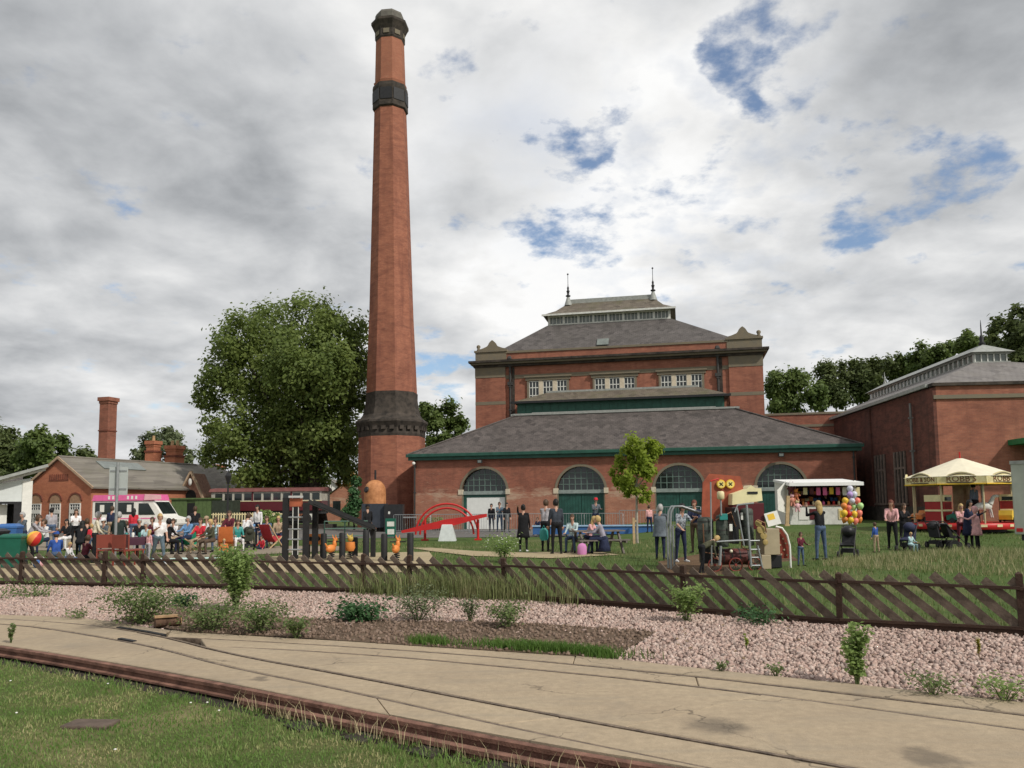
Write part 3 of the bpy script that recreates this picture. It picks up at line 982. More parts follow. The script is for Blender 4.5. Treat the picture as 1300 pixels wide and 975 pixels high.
bx('fascia', GREENP, hall, -.32, -.2, -.14, 12, EAV - .06, EAV + .26)
bx('fascia', GREENP, hall, HL + .2, HL + .32, -.14, 12, EAV - .06, EAV + .26)
# roof
ez, tz = EAV + .26, 8.15
rv = [(-.36, -.40, ez), (HL + .36, -.40, ez), (HL + .36, 13, ez), (-.36, 13, ez), (6.3, 5.0, tz), (21.5, 5.0, tz), (21.5, 9, tz), (6.3, 9, tz)]
hroof = MB().add(rv, [(0, 1, 5, 4), (1, 2, 6, 5), (2, 3, 7, 6), (3, 0, 4, 7), (4, 5, 6, 7), (0, 3, 2, 1)]).build('roof', SLATE, hall)
for p, q_ in (((-.36, -.40, ez), (6.3, 5.0, tz)), ((HL + .36, -.40, ez), (21.5, 5.0, tz))):
    MB().tube([Vector(p) + Vector((0, 0, .03)), Vector(q_) + Vector((0, 0, .03))], .07, 6).build('hip_tile', SLATE, hroof)
MB().box(5.8, 22.0, 4.86, 5.0, tz - .05, tz + .09).build('flashing', LEAD, hroof)
for x0, x1, zz in ((6.0, 7.4, .12), (7.4, 20.4, .17), (20.4, 21.9, .11)):
    MB().box(x0, x1, 4.80, 4.9, tz - .04, tz + zz - .02).build('flashing', LEAD, hroof)
# floodlights and pipes
for u_ in (4.8, 24.0):
    fl = empty('floodlight', A0 + Matrix.Rotation(HANG, 3, 'Z') @ Vector((u_, -.32, EAV - .02)), HANG,
               'small black floodlight hanging under the eaves over the ' + ('white roller door' if u_ < 10 else 'arch behind the sweet kiosk'), 'floodlight', 'floodlights under the eaves')
    MB().bar((0, 0, 0), (0, -.02, -.16), .04, .04).build('bracket', BLACKM, fl)
    MB().box(-.16, .16, -.16, .02, -.36, -.14).build('housing', BLACKM, fl)
    MB().box(-.12, .12, -.175, -.162, -.33, -.17).build('lens', PANE, fl)


def downpipe(parent, x, y, z0, z1, r=.055, hopper=False, m=DARKP):
    o = MB().tube([(x, y, z0), (x, y, z1)], r, 8).build('downpipe', m, parent)
    for z in np.arange(z0 + .8, z1, 1.8):
        MB().box(x - r - .03, x + r + .03, y - r - .01, y + r + .05, z - .04, z + .04).build('bracket', m, o)
    if hopper: MB().lathe([(.07, 0), (.2, .22), (.2, .42)], 4, (x, y, z1 - .1), math.pi / 4, False).build('hopper', m, o)
    return o


downpipe(hall, .12, -.08, -.1, EAV)
downpipe(hall, HL - .15, -.08, -.1, EAV)
lampb = empty('wall_lamp', A0 + Matrix.Rotation(HANG, 3, 'Z') @ Vector((.12, -.22, EAV - .3)), HANG, 'white bulb lamp at the hall corner beside the big chimney', 'lamp')
MB().ball((0, -.1, 0), .12, 8, 6).build('globe', WHITE, lampb)
MB().bar((0, -.08, .02), (0, .15, .12), .05, .05).build('arm', BLACKM, lampb)

# ---- clerestory block behind the hall ridge belongs to the engine house
eh = empty('engine_house', A0 + Matrix.Rotation(HANG, 3, 'Z') @ Vector((13.2, 7, 0)), HANG, 'tall red brick engine house with stone cornice, hipped slate roof and glazed lantern', 'building')
OX, OY = 13.2, 7.0


def eb(name, m, x0, x1, y0, y1, z0, z1, parent=None, bevel=0):
    return bx(name, m, parent or eh, x0 - OX, x1 - OX, y0 - OY, y1 - OY, z0, z1, bevel)


UL, UR = 2.6, 23.85
eb('wall', BRICK2, UL + .02, UR - .02, 7.0, 18.5, -.3, 12.15)
PIL = 2.35
for x0, x1 in ((UL, UL + PIL), (UR - PIL, UR)):
    eb('corner_pier', BRICK2, x0, x1, 6.86, 7.0, -.3, 11.35)
    eb('pier_capital', STONE, x0 - .02, x1 + .02, 6.83, 7.0, 11.352, 12.15)
    eb('stone_band', STONE, x0 - .005, x1 + .005, 6.845, 7.0, 9.25, 9.5)
eb('stone_band', STONE, UL + PIL + .002, UR - PIL - .002, 6.96, 7.0, 11.22, 11.5)
# cornice in three steps
eb('cornice', STONED, UL - .12, UR + .12, 6.72, 18.6, 12.152, 12.32)
eb('cornice', STONE, UL - .28, UR + .28, 6.5, 18.7, 12.322, 12.46)
eb('cornice', STONED, UL - .42, UR + .42, 6.32, 18.8, 12.462, 12.62)
eb('parapet', BRICK2, UL + PIL, UR - PIL, 6.95, 7.5, 12.622, 13.20)
eb('parapet_coping', STONE, UL + PIL, UR - PIL, 6.88, 7.55, 13.202, 13.36)
eb('side_parapet', BRICK2, UL + .02, UL + .5, 7.6, 18, 12.622, 13.25)
eb('side_parapet', BRICK2, UR - .5, UR - .02, 7.6, 18, 12.622, 13.25)
for x0, x1, s_ in ((UL, UL + PIL + .1, 1), (UR - PIL - .1, UR, -1)):
    blk = eb('corner_block', STONE, x0, x1, 6.9, 7.62, 12.622, 13.35)
    eb('block_coping', STONE, x0 - .08, x1 + .08, 6.82, 7.7, 13.352, 13.5, blk)
    c = (x0 + x1) / 2 + s_ * .1
    pts = []
    for k in range(25):
        t = k / 24
        x = -1.0 + 2.0 * t
        z = .12 + .42 * max(0, 1 - abs(x) / 1.0) ** 1.4 + .26 * math.sqrt(max(0, 1 - (x / .34) ** 2)) * (abs(x) < .34)
        pts.append((c - OX + x, 13.502 + z))
    outline = [(c - OX - 1.0, 13.502)] + pts + [(c - OX + 1.0, 13.502)]
    MB().slab_xz(outline[::-1], 6.95 - OY, 7.3 - OY).build('scroll_pediment', STONE, blk)
    MB().lathe([(.12, 0), (.16, .08), (.10, .2), (.17, .36), (.13, .46), (.02, .52)], 8, ((x0 + .18 if s_ > 0 else x1 - .18) - OX, 7.2 - OY, 13.5)).build('urn', STONE, blk)
# windows
for x0, x1 in ((6.65, 9.85), (11.65, 14.9), (16.5, 19.75)):
    w = eb('window', GLASS, x0 + .12, x1 - .12, 6.968, 6.998, 9.4, 10.95)
    eb('lintel', STONE, x0 - .12, x1 + .12, 6.84, 7.0, 11.0, 11.2, w)
    eb('hood_mould', STONE, x0 - .22, x1 + .22, 6.76, 6.95, 11.22, 11.34, w)
    eb('sill', STONE, x0 - .1, x1 + .1, 6.84, 7.0, 9.26, 9.4, w)
    for xx_ in (x0, x1 - .15):
        eb('jamb', STONE, xx_, xx_ + .15, 6.88, 7.0, 9.4, 11.0, w)
    for k in (1, 2):
        xm = x0 + (x1 - x0) * k / 3
        eb('mullion', CREAMST, xm - .16, xm + .16, 6.9, 7.0, 9.4, 10.98, w)
    for k in range(3):
        xa = x0 + (x1 - x0) * k / 3 + .17; xb = x0 + (x1 - x0) * (k + 1) / 3 - .17
        for j in range(4):
            xm = xa + (xb - xa) * j / 3
            eb('glazing_bar', WHITE2, xm - .03, xm + .03, 6.935, 6.966, 9.4, 10.96, w)
        for z in (9.85, 10.45, 10.93):
            eb('glazing_bar', WHITE2, xa, xb, 6.93, 6.966, z - .03, z + .03, w)
for x in (5.35, 20.72):
    d_ = downpipe(eh, x - OX, 6.85 - OY, 8, 12.1, .09, True)
    MB().lathe([(.16, 0), (.2, .1), (.12, .3)], 6, (x - OX, 6.6 - OY, 12.6), 0, False).build('hopper', DARKP, d_)
    MB().box(x - OX - .2, x - OX + .2, 6.75 - OY, 6.98 - OY, 10.7, 10.95).build('collar', DARKP, d_)
    eb('pipe_recess', STONED, x + .1, x + .32, 6.955, 6.998, 8.2, 12.1, d_)
# main roof
lu0, lu1, lv0, lv1, lz = 7.75, 17.45, 10.3, 14.2, 15.95
rb = [(UL + 1.2, 7.56, 13.3), (UR - 1.2, 7.56, 13.3), (UR - 1.2, 17.4, 13.3), (UL + 1.2, 17.4, 13.3), (lu0 - .05, lv0, lz), (lu1 + .05, lv0, lz), (lu1 + .05, lv1, lz), (lu0 - .05, lv1, lz)]
mroof = MB().add([(x - OX, y - OY, z) for x, y, z in rb], [(0, 1, 5, 4), (1, 2, 6, 5), (2, 3, 7, 6), (3, 0, 4, 7), (4, 5, 6, 7), (0, 3, 2, 1)]).build('roof', SLATEB, eh)
MB().box(11.9 - OX, 12.8 - OX, -.42, .42, -.02, .05).build('roof_light', PANE, mroof, (0, 8.1 - OY, 13.92), (math.atan2(2.65, 2.74), 0, 0))
# lantern
lan = eb('lantern', PANE, lu0 + .15, lu1 - .15, lv0 + .15, lv1 - .15, lz - .1, lz + .78)
eb('sill', WHITE2, lu0, lu1, lv0, lv1, lz - .16, lz + .10, lan)
eb('head', WHITE2, lu0, lu1, lv0, lv1, lz + .66, lz + .80, lan)
for k in range(9):
    x = lu0 + .1 + (lu1 - lu0 - .2) * k / 8
    eb('post', WHITE2, x - .09, x + .09, lv0 + .02, lv0 + .148, lz + .10, lz + .66, lan)
    if k < 8:
        for j in (1, 2, 3):
            xb = x + (lu1 - lu0 - .2) / 8 * j / 4
            eb('glazing_bar', WHITE2, xb - .025, xb + .025, lv0 + .08, lv0 + .148, lz + .10, lz + .66, lan)
for x in (lu0 + .02, lu1 - .148):
    for k in range(4):
        y = lv0 + .3 + (lv1 - lv0 - .6) * k / 3
        eb('post', WHITE2, x, x + .128, y - .06, y + .06, lz + .1, lz + .66, lan)
er = [(lu0 - .38, lv0 - .38, lz + .80), (lu1 + .38, lv0 - .38, lz + .80), (lu1 + .38, lv1 + .38, lz + .80), (lu0 - .38, lv1 + .38, lz + .80)]
lm_ = (lv0 + lv1) / 2
mid_ = [(lu0 + .55, lv0 + .75, lz + 1.35), (lu1 - .55, lv0 + .75, lz + 1.35), (lu1 - .55, lv1 - .75, lz + 1.35), (lu0 + .55, lv1 - .75, lz + 1.35)]
rg = [(9.35, lm_, 18.28), (16.0, lm_, 18.28)]
V_ = [(x - OX, y - OY, z) for x, y, z in er + mid_ + rg]
lroof = MB().add(V_, [(0, 1, 5, 4), (1, 2, 6, 5), (2, 3, 7, 6), (3, 0, 4, 7), (4, 5, 9, 8), (5, 6, 9), (6, 7, 8, 9), (7, 4, 8), (0, 3, 2, 1)]).build('lantern_roof', SLATEM, eh)
MB().box(lu0 - .42 - OX, lu1 + .42 - OX, lv0 - .46 - OY, lv0 - .385 - OY, lz + .70, lz + .84).build('gutter', WHITE2, lroof)
MB().box(9.2 - OX, 16.15 - OX, lm_ - .25 - OY, lm_ + .25 - OY, 18.05, 18.42).build('ridge_capping', LEAD, lroof)
for x in (9.2, 16.1):
    f_ = MB().lathe([(.34, 0), (.26, .25), (.10, .75)], 8, (x - OX, lm_ - .3 - OY, 17.9)).build('finial', LEAD, lroof)
    MB().lathe([(.05, 0), (.2, .06), (.2, .14), (.08, .2), (.11, .42), (.15, .5), (.07, .6), (.09, .78), (.03, .92), (.022, 1.2), (.02, 1.85), (.09, 1.93), (.02, 2.02)], 8, (x - OX, lm_ - .3 - OY, 18.62)).build('spire', BLACKM, f_)
# clerestory in front of the wall
eb('clerestory_wall', GREENP, 6.25, 21.0, 5.06, 6.99, 8.0, 9.12)
for k in range(24):
    x = 6.3 + 14.65 * k / 24
    eb('louvre_board', GREENP, x + .02, x + .59, 5.02, 5.058, 8.2, 9.05)
cv = [(5.9, 4.7, 9.1), (21.4, 4.7, 9.1), (21.4, 6.98, 9.1), (5.9, 6.98, 9.1), (8.3, 6.98, 10.05), (19.2, 6.98, 10.05)]
croof = MB().add([(x - OX, y - OY, z) for x, y, z in cv], [(0, 1, 5, 4), (0, 4, 3), (1, 2, 5), (0, 3, 2, 1), (2, 3, 4, 5)]).build('clerestory_roof', SLATEM, eh)
MB().box(5.86 - OX, 21.44 - OX, 4.6 - OY, 4.7 - OY, 8.98, 9.14).build('gutter', BLACKM, croof)
MB().box(8.2 - OX, 19.3 - OX, 6.85 - OY, 6.96 - OY, 10.0, 10.14).build('flashing', LEAD, croof)

# ---- link block
lk = empty('link_block', A0 + Matrix.Rotation(HANG, 3, 'Z') @ Vector((26.5, 8.5, 0)), HANG, 'flat topped brick block joining the engine house to the side hall', 'building')
bx('wall', BRICK, lk, -2.63, 4.2, 0, 5, -.3, 7.9)
bx('coping', STONE, lk, -2.63, 4.2, -.06, .4, 7.902, 8.05)
bx('stone_band', STONE, lk, -2.63, 4.2, -.05, -.001, 7.0, 7.18)

# ---- side hall on the right
SC = P(1186, 484, 40); SC.z = 0
SANG = rad(-5)
sh = empty('boiler_house', SC, SANG, 'red brick side hall with long glazed roof lantern and shaded flank wall', 'building')
SW, SLn, SH = 12.5, 21, 7.45
FLANK = brick_mat('brick_sooty_shaded', (.20, .075, .055), (.15, .055, .042), (.13, .08, .065), stain=(.06, .035, .03), stain_amt=.8)  # sooty brick, base colour also darkened to paint in the flank's shade
bx('wall', BRICK2, sh, .05, SW, .0, SLn, -.3, SH)
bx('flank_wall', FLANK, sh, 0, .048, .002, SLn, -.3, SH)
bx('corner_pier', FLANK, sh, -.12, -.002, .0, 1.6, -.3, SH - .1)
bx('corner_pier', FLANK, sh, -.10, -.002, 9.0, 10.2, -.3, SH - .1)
bx('stone_band', STONE, sh, -.1, SW, -.09, -.002, 6.78, 6.98)
bx('coping', STONED, sh, -.16, SW, -.14, .4, SH + .002, SH + .16)
bx('gutter', LEAD, sh, -.3, -.16, .4, SLn, SH + .0, SH + .18)
bx('plinth', STONED, sh, -.22, -.122, .2, SLn, -.3, 1.3)
downpipe(sh, -.2, 2.6, -.1, 6.9, .07, False, mat('dull_grey_pipe', (.16, .155, .15), .7, .2, 5))
for y0 in (4.0, 7.0):
    wq_ = bx('blind_window', INT, sh, -.03, -.002, y0, y0 + 1.55, 1.5, 4.4)
    for k in range(4):
        bx('mullion', mat('sooty_mullion', (.16, .12, .10), .9, .3, 6) if 'sooty_mullion' not in bpy.data.materials else bpy.data.materials['sooty_mullion'], wq_, -.11, -.032, y0 + k * .48 - .02, y0 + k * .48 + .13, 1.5, 4.4)
    bx('transom', bpy.data.materials['sooty_mullion'], wq_, -.10, -.032, y0, y0 + 1.55, 3.4, 3.52)
    bx('sill', bpy.data.materials['sooty_mullion'], wq_, -.16, -.032, y0 - .1, y0 + 1.7, 1.36, 1.498)
# roof and lantern
ly0, lx0, lx1 = 4.1, 3.95, 5.95
sv = [(-.1, .15, SH + .16), (SW + 2, .15, SH + .16), (SW + 2, SLn, SH + .16), (-.1, SLn, SH + .16), (lx0, ly0, 9.3), (lx1, ly0, 9.3), (lx1, SLn - .5, 9.3), (lx0, SLn - .5, 9.3)]
sroof = MB().add(sv, [(0, 1, 5, 4), (1, 2, 6, 5), (2, 3, 7, 6), (3, 0, 4, 7), (4, 5, 6, 7), (0, 3, 2, 1)]).build('roof', slate_mat('slate_side', (.17, .155, .15), (.2, .185, .175), (.19, .17, .14), amt=.3), sh)
slan = bx('lantern', PANE, sh, lx0 + .12, lx1 - .12, ly0 + .1, SLn - .6, 9.2, 9.86)
bx('sill', LEAD, slan, lx0, lx1, ly0, SLn - .5, 9.22, 9.36)
bx('head', LEAD, slan, lx0, lx1, ly0, SLn - .5, 9.78, 9.88)
for k in range(27):
    y = ly0 + .15 + k * .6
    bx('glazing_bar', WHITE2, slan, lx0 + .05, lx0 + .118, y - .04, y + .04, 9.36, 9.78)
for k in range(6):
    x = lx0 + .12 + k * .34
    bx('glazing_bar', WHITE2, slan, x - .03, x + .03, ly0 + .04, ly0 + .098, 9.36, 9.78)
MB().add([(lx0 - .18, ly0 - .2, 9.88), (lx1 + .18, ly0 - .2, 9.88), (lx1 + .18, SLn - .3, 9.88), (lx0 - .18, SLn - .3, 9.88), ((lx0 + lx1) / 2, ly0 + .9, 10.5), ((lx0 + lx1) / 2, SLn - 1.2, 10.5)],
         [(0, 1, 4), (1, 2, 5, 4), (2, 3, 5), (3, 0, 4, 5), (0, 3, 2, 1)]).build('lantern_roof', LEAD, sh)
MB().lathe([(.12, 0), (.2, .1), (.1, .25), (.14, .45), (.05, .6), (.03, 1.2), (.01, 1.5)], 8, ((lx0 + lx1) / 2, ly0 + 1.0, 10.45)).build('spire', BLACKM, sh)
MB().lathe([(.1, 0), (.05, .3), (.02, .9)], 6, ((lx0 + lx1) / 2, SLn - 1.3, 10.45)).build('spire', LEAD, sh)
# green porch canopy on its front
gp = empty('green_porch', SC + Matrix.Rotation(SANG, 3, 'Z') @ Vector((4.4, -.9, 0)), SANG, 'bright green timber porch on the front of the side hall', 'porch')
bx('roof', GREENB, gp, -1.0, 4, -.6, .9, 4.35, 4.62)
bx('wall', GREENB, gp, -.2, 3.6, .0, .8, -.2, 4.348)
bx('doorway', INT, gp, 1.2, 2.6, -.03, -.002, -.2, 3.0)

# ------------------------------------------------------------------ big octagonal chimney
CHY = 58.0
cb_ = P(498.5, 640, CHY); ct_ = P(494.5, 22, CHY)
CHH = ct_.z
CX = cb_.x
chim = empty('octagonal_chimney', (CX, CHY, 0), 0, 'very tall octagonal red brick chimney with black bands and cornice', 'chimney')
av = math.atan2(-CX, CHY)


def zc(y): return P(497, y, CHY).z


def rc(px): return px / 2 * CHY / FPX / math.cos(PITCH) * .99 / .995


A8 = -math.pi / 2 + av + rad(7.5)       # a vertex of the octagon, seen a little right of centre
tilt = math.atan2((ct_.x - cb_.x), CHH) * .9


def octa(name, prof, m, parent=chim):
    return MB().lathe(prof, 8, (0, 0, 0), A8, False).build(name, m, parent)


shaft_r = lambda y: rc(np.interp(y, [55, 145, 250, 400, 495], [37.5, 42.5, 48.5, 57, 65]))
prof = [(shaft_r(y), zc(y)) for y in (500, 450, 400, 350, 300, 250, 200, 170, 143.5)]
octa('shaft', prof, BRICKC)
octa('base', [(rc(88), -.3), (rc(84.5), zc(556))], BRICKC)
octa('base_cornice', [(rc(85), zc(555.9)), (rc(86), zc(553)), (rc(85), zc(546)), (rc(89), zc(542)), (rc(93), zc(538.5)), (rc(92), zc(536)), (rc(80), zc(532)), (rc(74), zc(528)), (rc(69), zc(519)), (rc(67), zc(511)), (rc(66.3), zc(508)), (rc(66.8), zc(500.1))], STONED)
octa('black_band', [(rc(44), zc(143.4)), (rc(47), zc(142)), (rc(46), zc(124)), (rc(47), zc(117)), (rc(45.5), zc(113))], STONED)
octa('upper_shaft', [(shaft_r(118) + .02, zc(112.9)), (shaft_r(108) + .1, zc(109)), (shaft_r(108), zc(108)), (shaft_r(80), zc(80)), (shaft_r(57), zc(56))], brick_mat('brick_top', (.42, .17, .10), (.36, .13, .08), (.34, .2, .15), stain=(.28, .11, .07), stain_amt=.5, pale=(.42, .27, .19), pale_amt=.5))
octa('crown', [(rc(38), zc(55.9)), (rc(40), zc(54)), (rc(40), zc(45)), (rc(45), zc(40)), (rc(50), zc(36)), (rc(50), zc(33)), (rc(41), zc(30.5))], STONED)
octa('crown_cap', [(rc(40), zc(30.4)), (rc(39), zc(24)), (rc(36), zc(21)), (rc(30), zc(20))], mat('pale_cap_stone', (.24, .225, .19), .85, .35, 3, c2=(.10, .09, .08)))
# recessed panels and small ledges of the bands
for k in range(8):
    a = A8 + (k + .5) * math.pi / 4
    for rr_, z, w, h, m in ((rc(46) * .93, zc(128), .9, .9, BLACKM), (rc(40) * .93, zc(49), .45, .35, STONE)):
        M_ = Matrix.Rotation(a - math.pi / 2 + math.pi, 4, 'Z')
        b_ = MB().box(-w / 2, w / 2, -.05, .05, -h / 2, h / 2)
        b_.build('panel', m, chim, (math.cos(a) * rr_, math.sin(a) * rr_, z), (0, 0, a + math.pi / 2))
    for j in (-1, 0, 1):
        rr_ = rc(88) * .925
        MB().box(-.16, .16, -.09, .09, -.14, .14).build('dentil', STONED, chim, (math.cos(a) * rr_ - math.sin(a) * j * .62, math.sin(a) * rr_ + math.cos(a) * j * .62, zc(546)), (0, 0, a + math.pi / 2))
chim.rotation_euler = (0, tilt, 0)

# ------------------------------------------------------------------ brick cottage with three arched windows
CG = P(33, 640, 55); CG.z = 0
cang = math.atan2(-.346, .938)
ROOFC = slate_mat('cottage_slate', (.17, .15, .13), (.22, .2, .17), (.17, .16, .11), amt=.45)
cot = empty('brick_cottage', CG, cang, 'orange brick gabled cottage with three tall arched white windows', 'building')
CWd, CEV, CAP, CLN = 6.0, 3.15, 5.05, 13.0
MB().slab_xz([(0, -.3), (CWd, -.3), (CWd, CEV), (CWd / 2, CAP), (0, CEV)], 0, .35).build('gable_wall', BRICKO, cot)
bx('side_wall', BRICKO, cot, CWd - .35, CWd - .002, .352, CLN, -.3, CEV)
bx('side_wall', BRICKO, cot, .002, .35, .352, CLN, -.3, CEV)
for s_, x0, x1 in ((1, CWd + .3, CWd / 2), (-1, -.3, CWd / 2)):
    zlo = CEV - .19
    MB().add([(x0, -.12, zlo), (x1, -.12, CAP + .02), (x1, CLN, CAP + .02), (x0, CLN, zlo), (x0, -.12, zlo + .12), (x1, -.12, CAP + .16), (x1, CLN, CAP + .16), (x0, CLN, zlo + .12)],
             [(0, 1, 2, 3), (4, 7, 6, 5), (0, 4, 5, 1), (3, 2, 6, 7), (0, 3, 7, 4), (1, 5, 6, 2)]).build('roof_slope', ROOFC, cot)
    MB().bar((x0, -.16, zlo + .05), (x1, -.16, CAP + .09), .07, .15).build('verge', mat('tan_verge', (.42, .30, .2), .9, .2, 5) if 'tan_verge' not in bpy.data.materials else bpy.data.materials['tan_verge'], cot)
MB().tube([(CWd / 2, -.1, CAP + .16), (CWd / 2, CLN, CAP + .16)], .09, 6).build('ridge', ROOFC, cot)
bx('brick_dentil', brick_mat('brick_dark', (.26, .08, .05), (.2, .06, .04), (.2, .1, .07)), cot, 2.1, 3.9, -.03, -.002, 3.55, 3.62)
for k in range(9):
    bx('brick_dentil', bpy.data.materials['brick_dark'], cot, 2.15 + k * .2, 2.24 + k * .2, -.035, -.002, 3.64, 4.0)
for xc in (.98, 2.8, 4.62):
    w = MB().slab_xz([(xc - .46, .3), (xc + .46, .3), (xc + .46, 2.0), (xc - .46, 2.0)], -.02, -.004).build('window', GLASS, cot)
    MB().slab_xz([(xc - .5, 2.0), (xc + .5, 2.0)] + [(xc + .5 * math.cos(math.pi * k / 10), 2.2 + .42 * math.sin(math.pi * k / 10)) for k in range(11)], -.04, -.003).build('tympanum', mat('pale_brown_infill', (.38, .23, .14), .9, .2, 6) if 'pale_brown_infill' not in bpy.data.materials else bpy.data.materials['pale_brown_infill'], w)
    rg_ = MB()
    for k in range(12):
        pts = []
        for r_, kk in ((.5, k), (.62, k), (.62, k + 1), (.5, k + 1)):
            t = math.pi * kk / 12; pts.append((xc - r_ * math.cos(t), 2.2 + (r_ - .08) * math.sin(t)))
        rg_.slab_xz(pts[::-1], -.07, -.002)
    rg_.build('arch_ring', bpy.data.materials['brick_dark'], w)
    for x in (xc - .5, xc + .42):
        bx('frame', WHITE, w, x, x + .08, -.06, -.003, .28, 2.0)
    for z, h in ((.26, .08), (1.32, .26), (1.94, .06)):
        bx('frame', WHITE, w, xc - .42, xc + .42, -.065, -.021, z, z + h)
    for k in (1, 2, 3):
        x = xc - .42 + .84 * k / 4
        bx('glazing_bar', WHITE, w, x - .02, x + .02, -.05, -.021, .34, 1.94)
    for z in (.7, 1.02, 1.76):
        bx('glazing_bar', WHITE, w, xc - .42, xc + .42, -.048, -.021, z - .018, z + .018)
    bx('sill', STONE, w, xc - .58, xc + .58, -.12, -.003, .16, .26)
MB().box(-.5, .5, -1.9, 1.9, -.02, .05).build('roof_light', PANE, cot, (CWd / 2 + .8, 4.5, CAP - .33), (0, math.atan2(CAP - CEV, CWd / 2), 0))
vent = empty('wall_fan', CG + Matrix.Rotation(cang, 3, 'Z') @ Vector((.42, -.1, 2.45)), cang, 'small round black vent on the cottage gable', 'vent')
MB().lathe([(.18, 0), (.2, .05), (.16, .1)], 12).build('hood', BLACKM, vent, (0, 0, 0), (math.pi / 2, 0, 0))


def stack(name, px, y_top, y_base, wpx, Y, label, pots=0):
    t, b = P(px, y_top, Y), P(px, y_base, Y)
    w = wpx * Y / FPX / 2
    o = empty(name, (t.x, Y, 0), -.3, label, 'chimney')
    H = t.z
    m = BRICKO if pots else BRICK
    MB().box(-w * .9, w * .9, -w * .9, w * .9, .0, H * .42 if not pots else H - 1.0).build('lower_shaft', m, o)
    zb = H * .42 if not pots else H - 1.0
    MB().box(-w, w, -w, w, zb, zb + .16).build('string_course', bpy.data.materials['brick_dark'], o)
    MB().box(-w * .78, w * .78, -w * .78, w * .78, zb + .16, H - .5).build('shaft', m, o)
    if not pots: MB().box(-w * .86, w * .86, -w * .86, w * .86, H * .74, H * .74 + .1).build('string_course', bpy.data.materials['brick_dark'], o)
    MB().box(-w * .86, w * .86, -w * .86, w * .86, H - .5, H - .3).build('string_course', m, o)
    MB().box(-w, w, -w, w, H - .3, H).build('cap', m, o)
    for k in range(pots):
        x = (k - (pots - 1) / 2) * w * .9
        MB().lathe([(.13, 0), (.11, .4), (.14, .45), (.1, .46)], 8, (x, 0, H)).build('pot', PALEW, o)
    return o


stack('brick_stack', 138, 505, 590, 18, 62, 'slim square brick stack with stepped bands rising behind the cottage')
stack('roof_chimney', 195, 560, 592, 15, 68, 'brick chimney on the slate roof, nearer to the slim stack', 1)
stack('roof_chimney', 222, 566, 592, 18, 68, 'brick chimney with pale pots on the slate roof, beside the hip', 2)
stack('roof_chimney', 270, 590, 610, 24, 80, 'stub of a brick chimney showing under the big tree', 1)
# hip roofed range behind
rn = empty('hipped_range', P(225, 645, 64).to_2d().to_3d(), -.08, 'long grey roofed brick range behind the pink van', 'building')
bx('wall', BRICKO, rn, -8.5, 4.0, 0, 8, -.3, 2.75)
MB().add([(-8.9, -.4, 2.7), (4.4, -.4, 2.7), (4.4, 8.4, 2.7), (-8.9, 8.4, 2.7), (-8.6, 4, 5.35), (1.2, 4, 5.35)], [(0, 1, 5, 4), (1, 2, 5), (2, 3, 4, 5), (3, 0, 4), (0, 3, 2, 1)]).build('roof', ROOFC, rn)
MB().bar((-4.6, 2.9, 4.75), (-1.0, -.35, 2.85), .1, .1).build('roof_verge', WHITE2, rn)
pg = empty('gabled_porch', P(242, 650, 61).to_2d().to_3d(), -.08, 'little steep brick porch gable with dark arch and white lamp', 'porch')
MB().slab_xz([(-.85, -.3), (.85, -.3), (.85, 2.5), (0, 4.3), (-.85, 2.5)], 0, 2.2).build('gable_wall', mat('porch_brick', (.30, .16, .11), .9, .3, 5), pg)
for s_ in (-1, 1):
    MB().bar((s_ * 1.05, -.1, 2.25), (0, -.1, 4.42), .3, .12).build('verge', bpy.data.materials['tan_verge'], pg)
MB().slab_xz([(-.4, 1.2)] + [(-.4 * math.cos(math.pi * k / 8), 2.5 + .5 * math.sin(math.pi * k / 8)) for k in range(9)] + [(.4, 1.2)], -.05, -.002).build('arch_opening', INT, pg)
MB().ball((0, -.2, 3.6), (.14, .14, .3), 8, 6).build('lamp', WHITE, pg)
gs = empty('green_shed', P(242, 655, 55).to_2d().to_3d(), -.05, 'olive green timber shed with dark open door beside the van', 'shed')
GRSH = mat('olive_green_boards', (.085, .13, .045), .7, .2, 4)
for k in range(10):
    if k in (4, 5): continue
    bx('board', GRSH, gs, -1.4 + k * .28, -1.4 + k * .28 + .27, 0, .05, 0, 2.2)
bx('wall', GRSH, gs, -1.4, 1.4, .052, 1.5, 0, 2.2)
bx('door_opening', INT, gs, -.28, .28, .03, .0515, 0, 1.95)
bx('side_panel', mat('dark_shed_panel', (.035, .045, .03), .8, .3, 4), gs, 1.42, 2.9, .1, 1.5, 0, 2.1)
bx('roof', GRSH, gs, -1.5, 1.5, -.1, 1.6, 2.202, 2.3)
# white building at the left edge
wb = empty('white_shed', P(38, 660, 44).to_2d().to_3d(), .56, 'white walled workshop with sloping canopy and open bay', 'building')
WW = mat('whitewashed_wall', (.62, .65, .64), .8, .1, 2)
bx('wall', WW, wb, -6, 0, 0, 5, 2.05, 3.05)
MB().slab_xz([(-6, 3.052), (-.05, 3.052), (-.05, 3.35), (-1.5, 3.052)], .01, 5).build('gable_infill', WW, wb)
bx('wall', WW, wb, -6, -2.6, .3, 5, -.2, 2.048)
bx('inner_door', WHITE, wb, -2.598, -1.1, .6, .7, -.2, 1.9)
bx('bay_interior', INT, wb, -1.1, -.42, .9, 5, -.2, 2.048)
bx('corner_post', WHITE, wb, -.42, .06, -.05, 5, -.2, 3.2)
bx('bay_frame', BLACKM, wb, -2.6, -.44, -.03, .06, 1.92, 2.046)
bx('bay_frame', BLACKM, wb, -.78, -.44, -.02, .05, -.2, 1.918)
MB().bar((-3.4, -.4, 2.65), (.75, -.4, 4.05), .5, .16).build('canopy_beam', LEAD, wb)
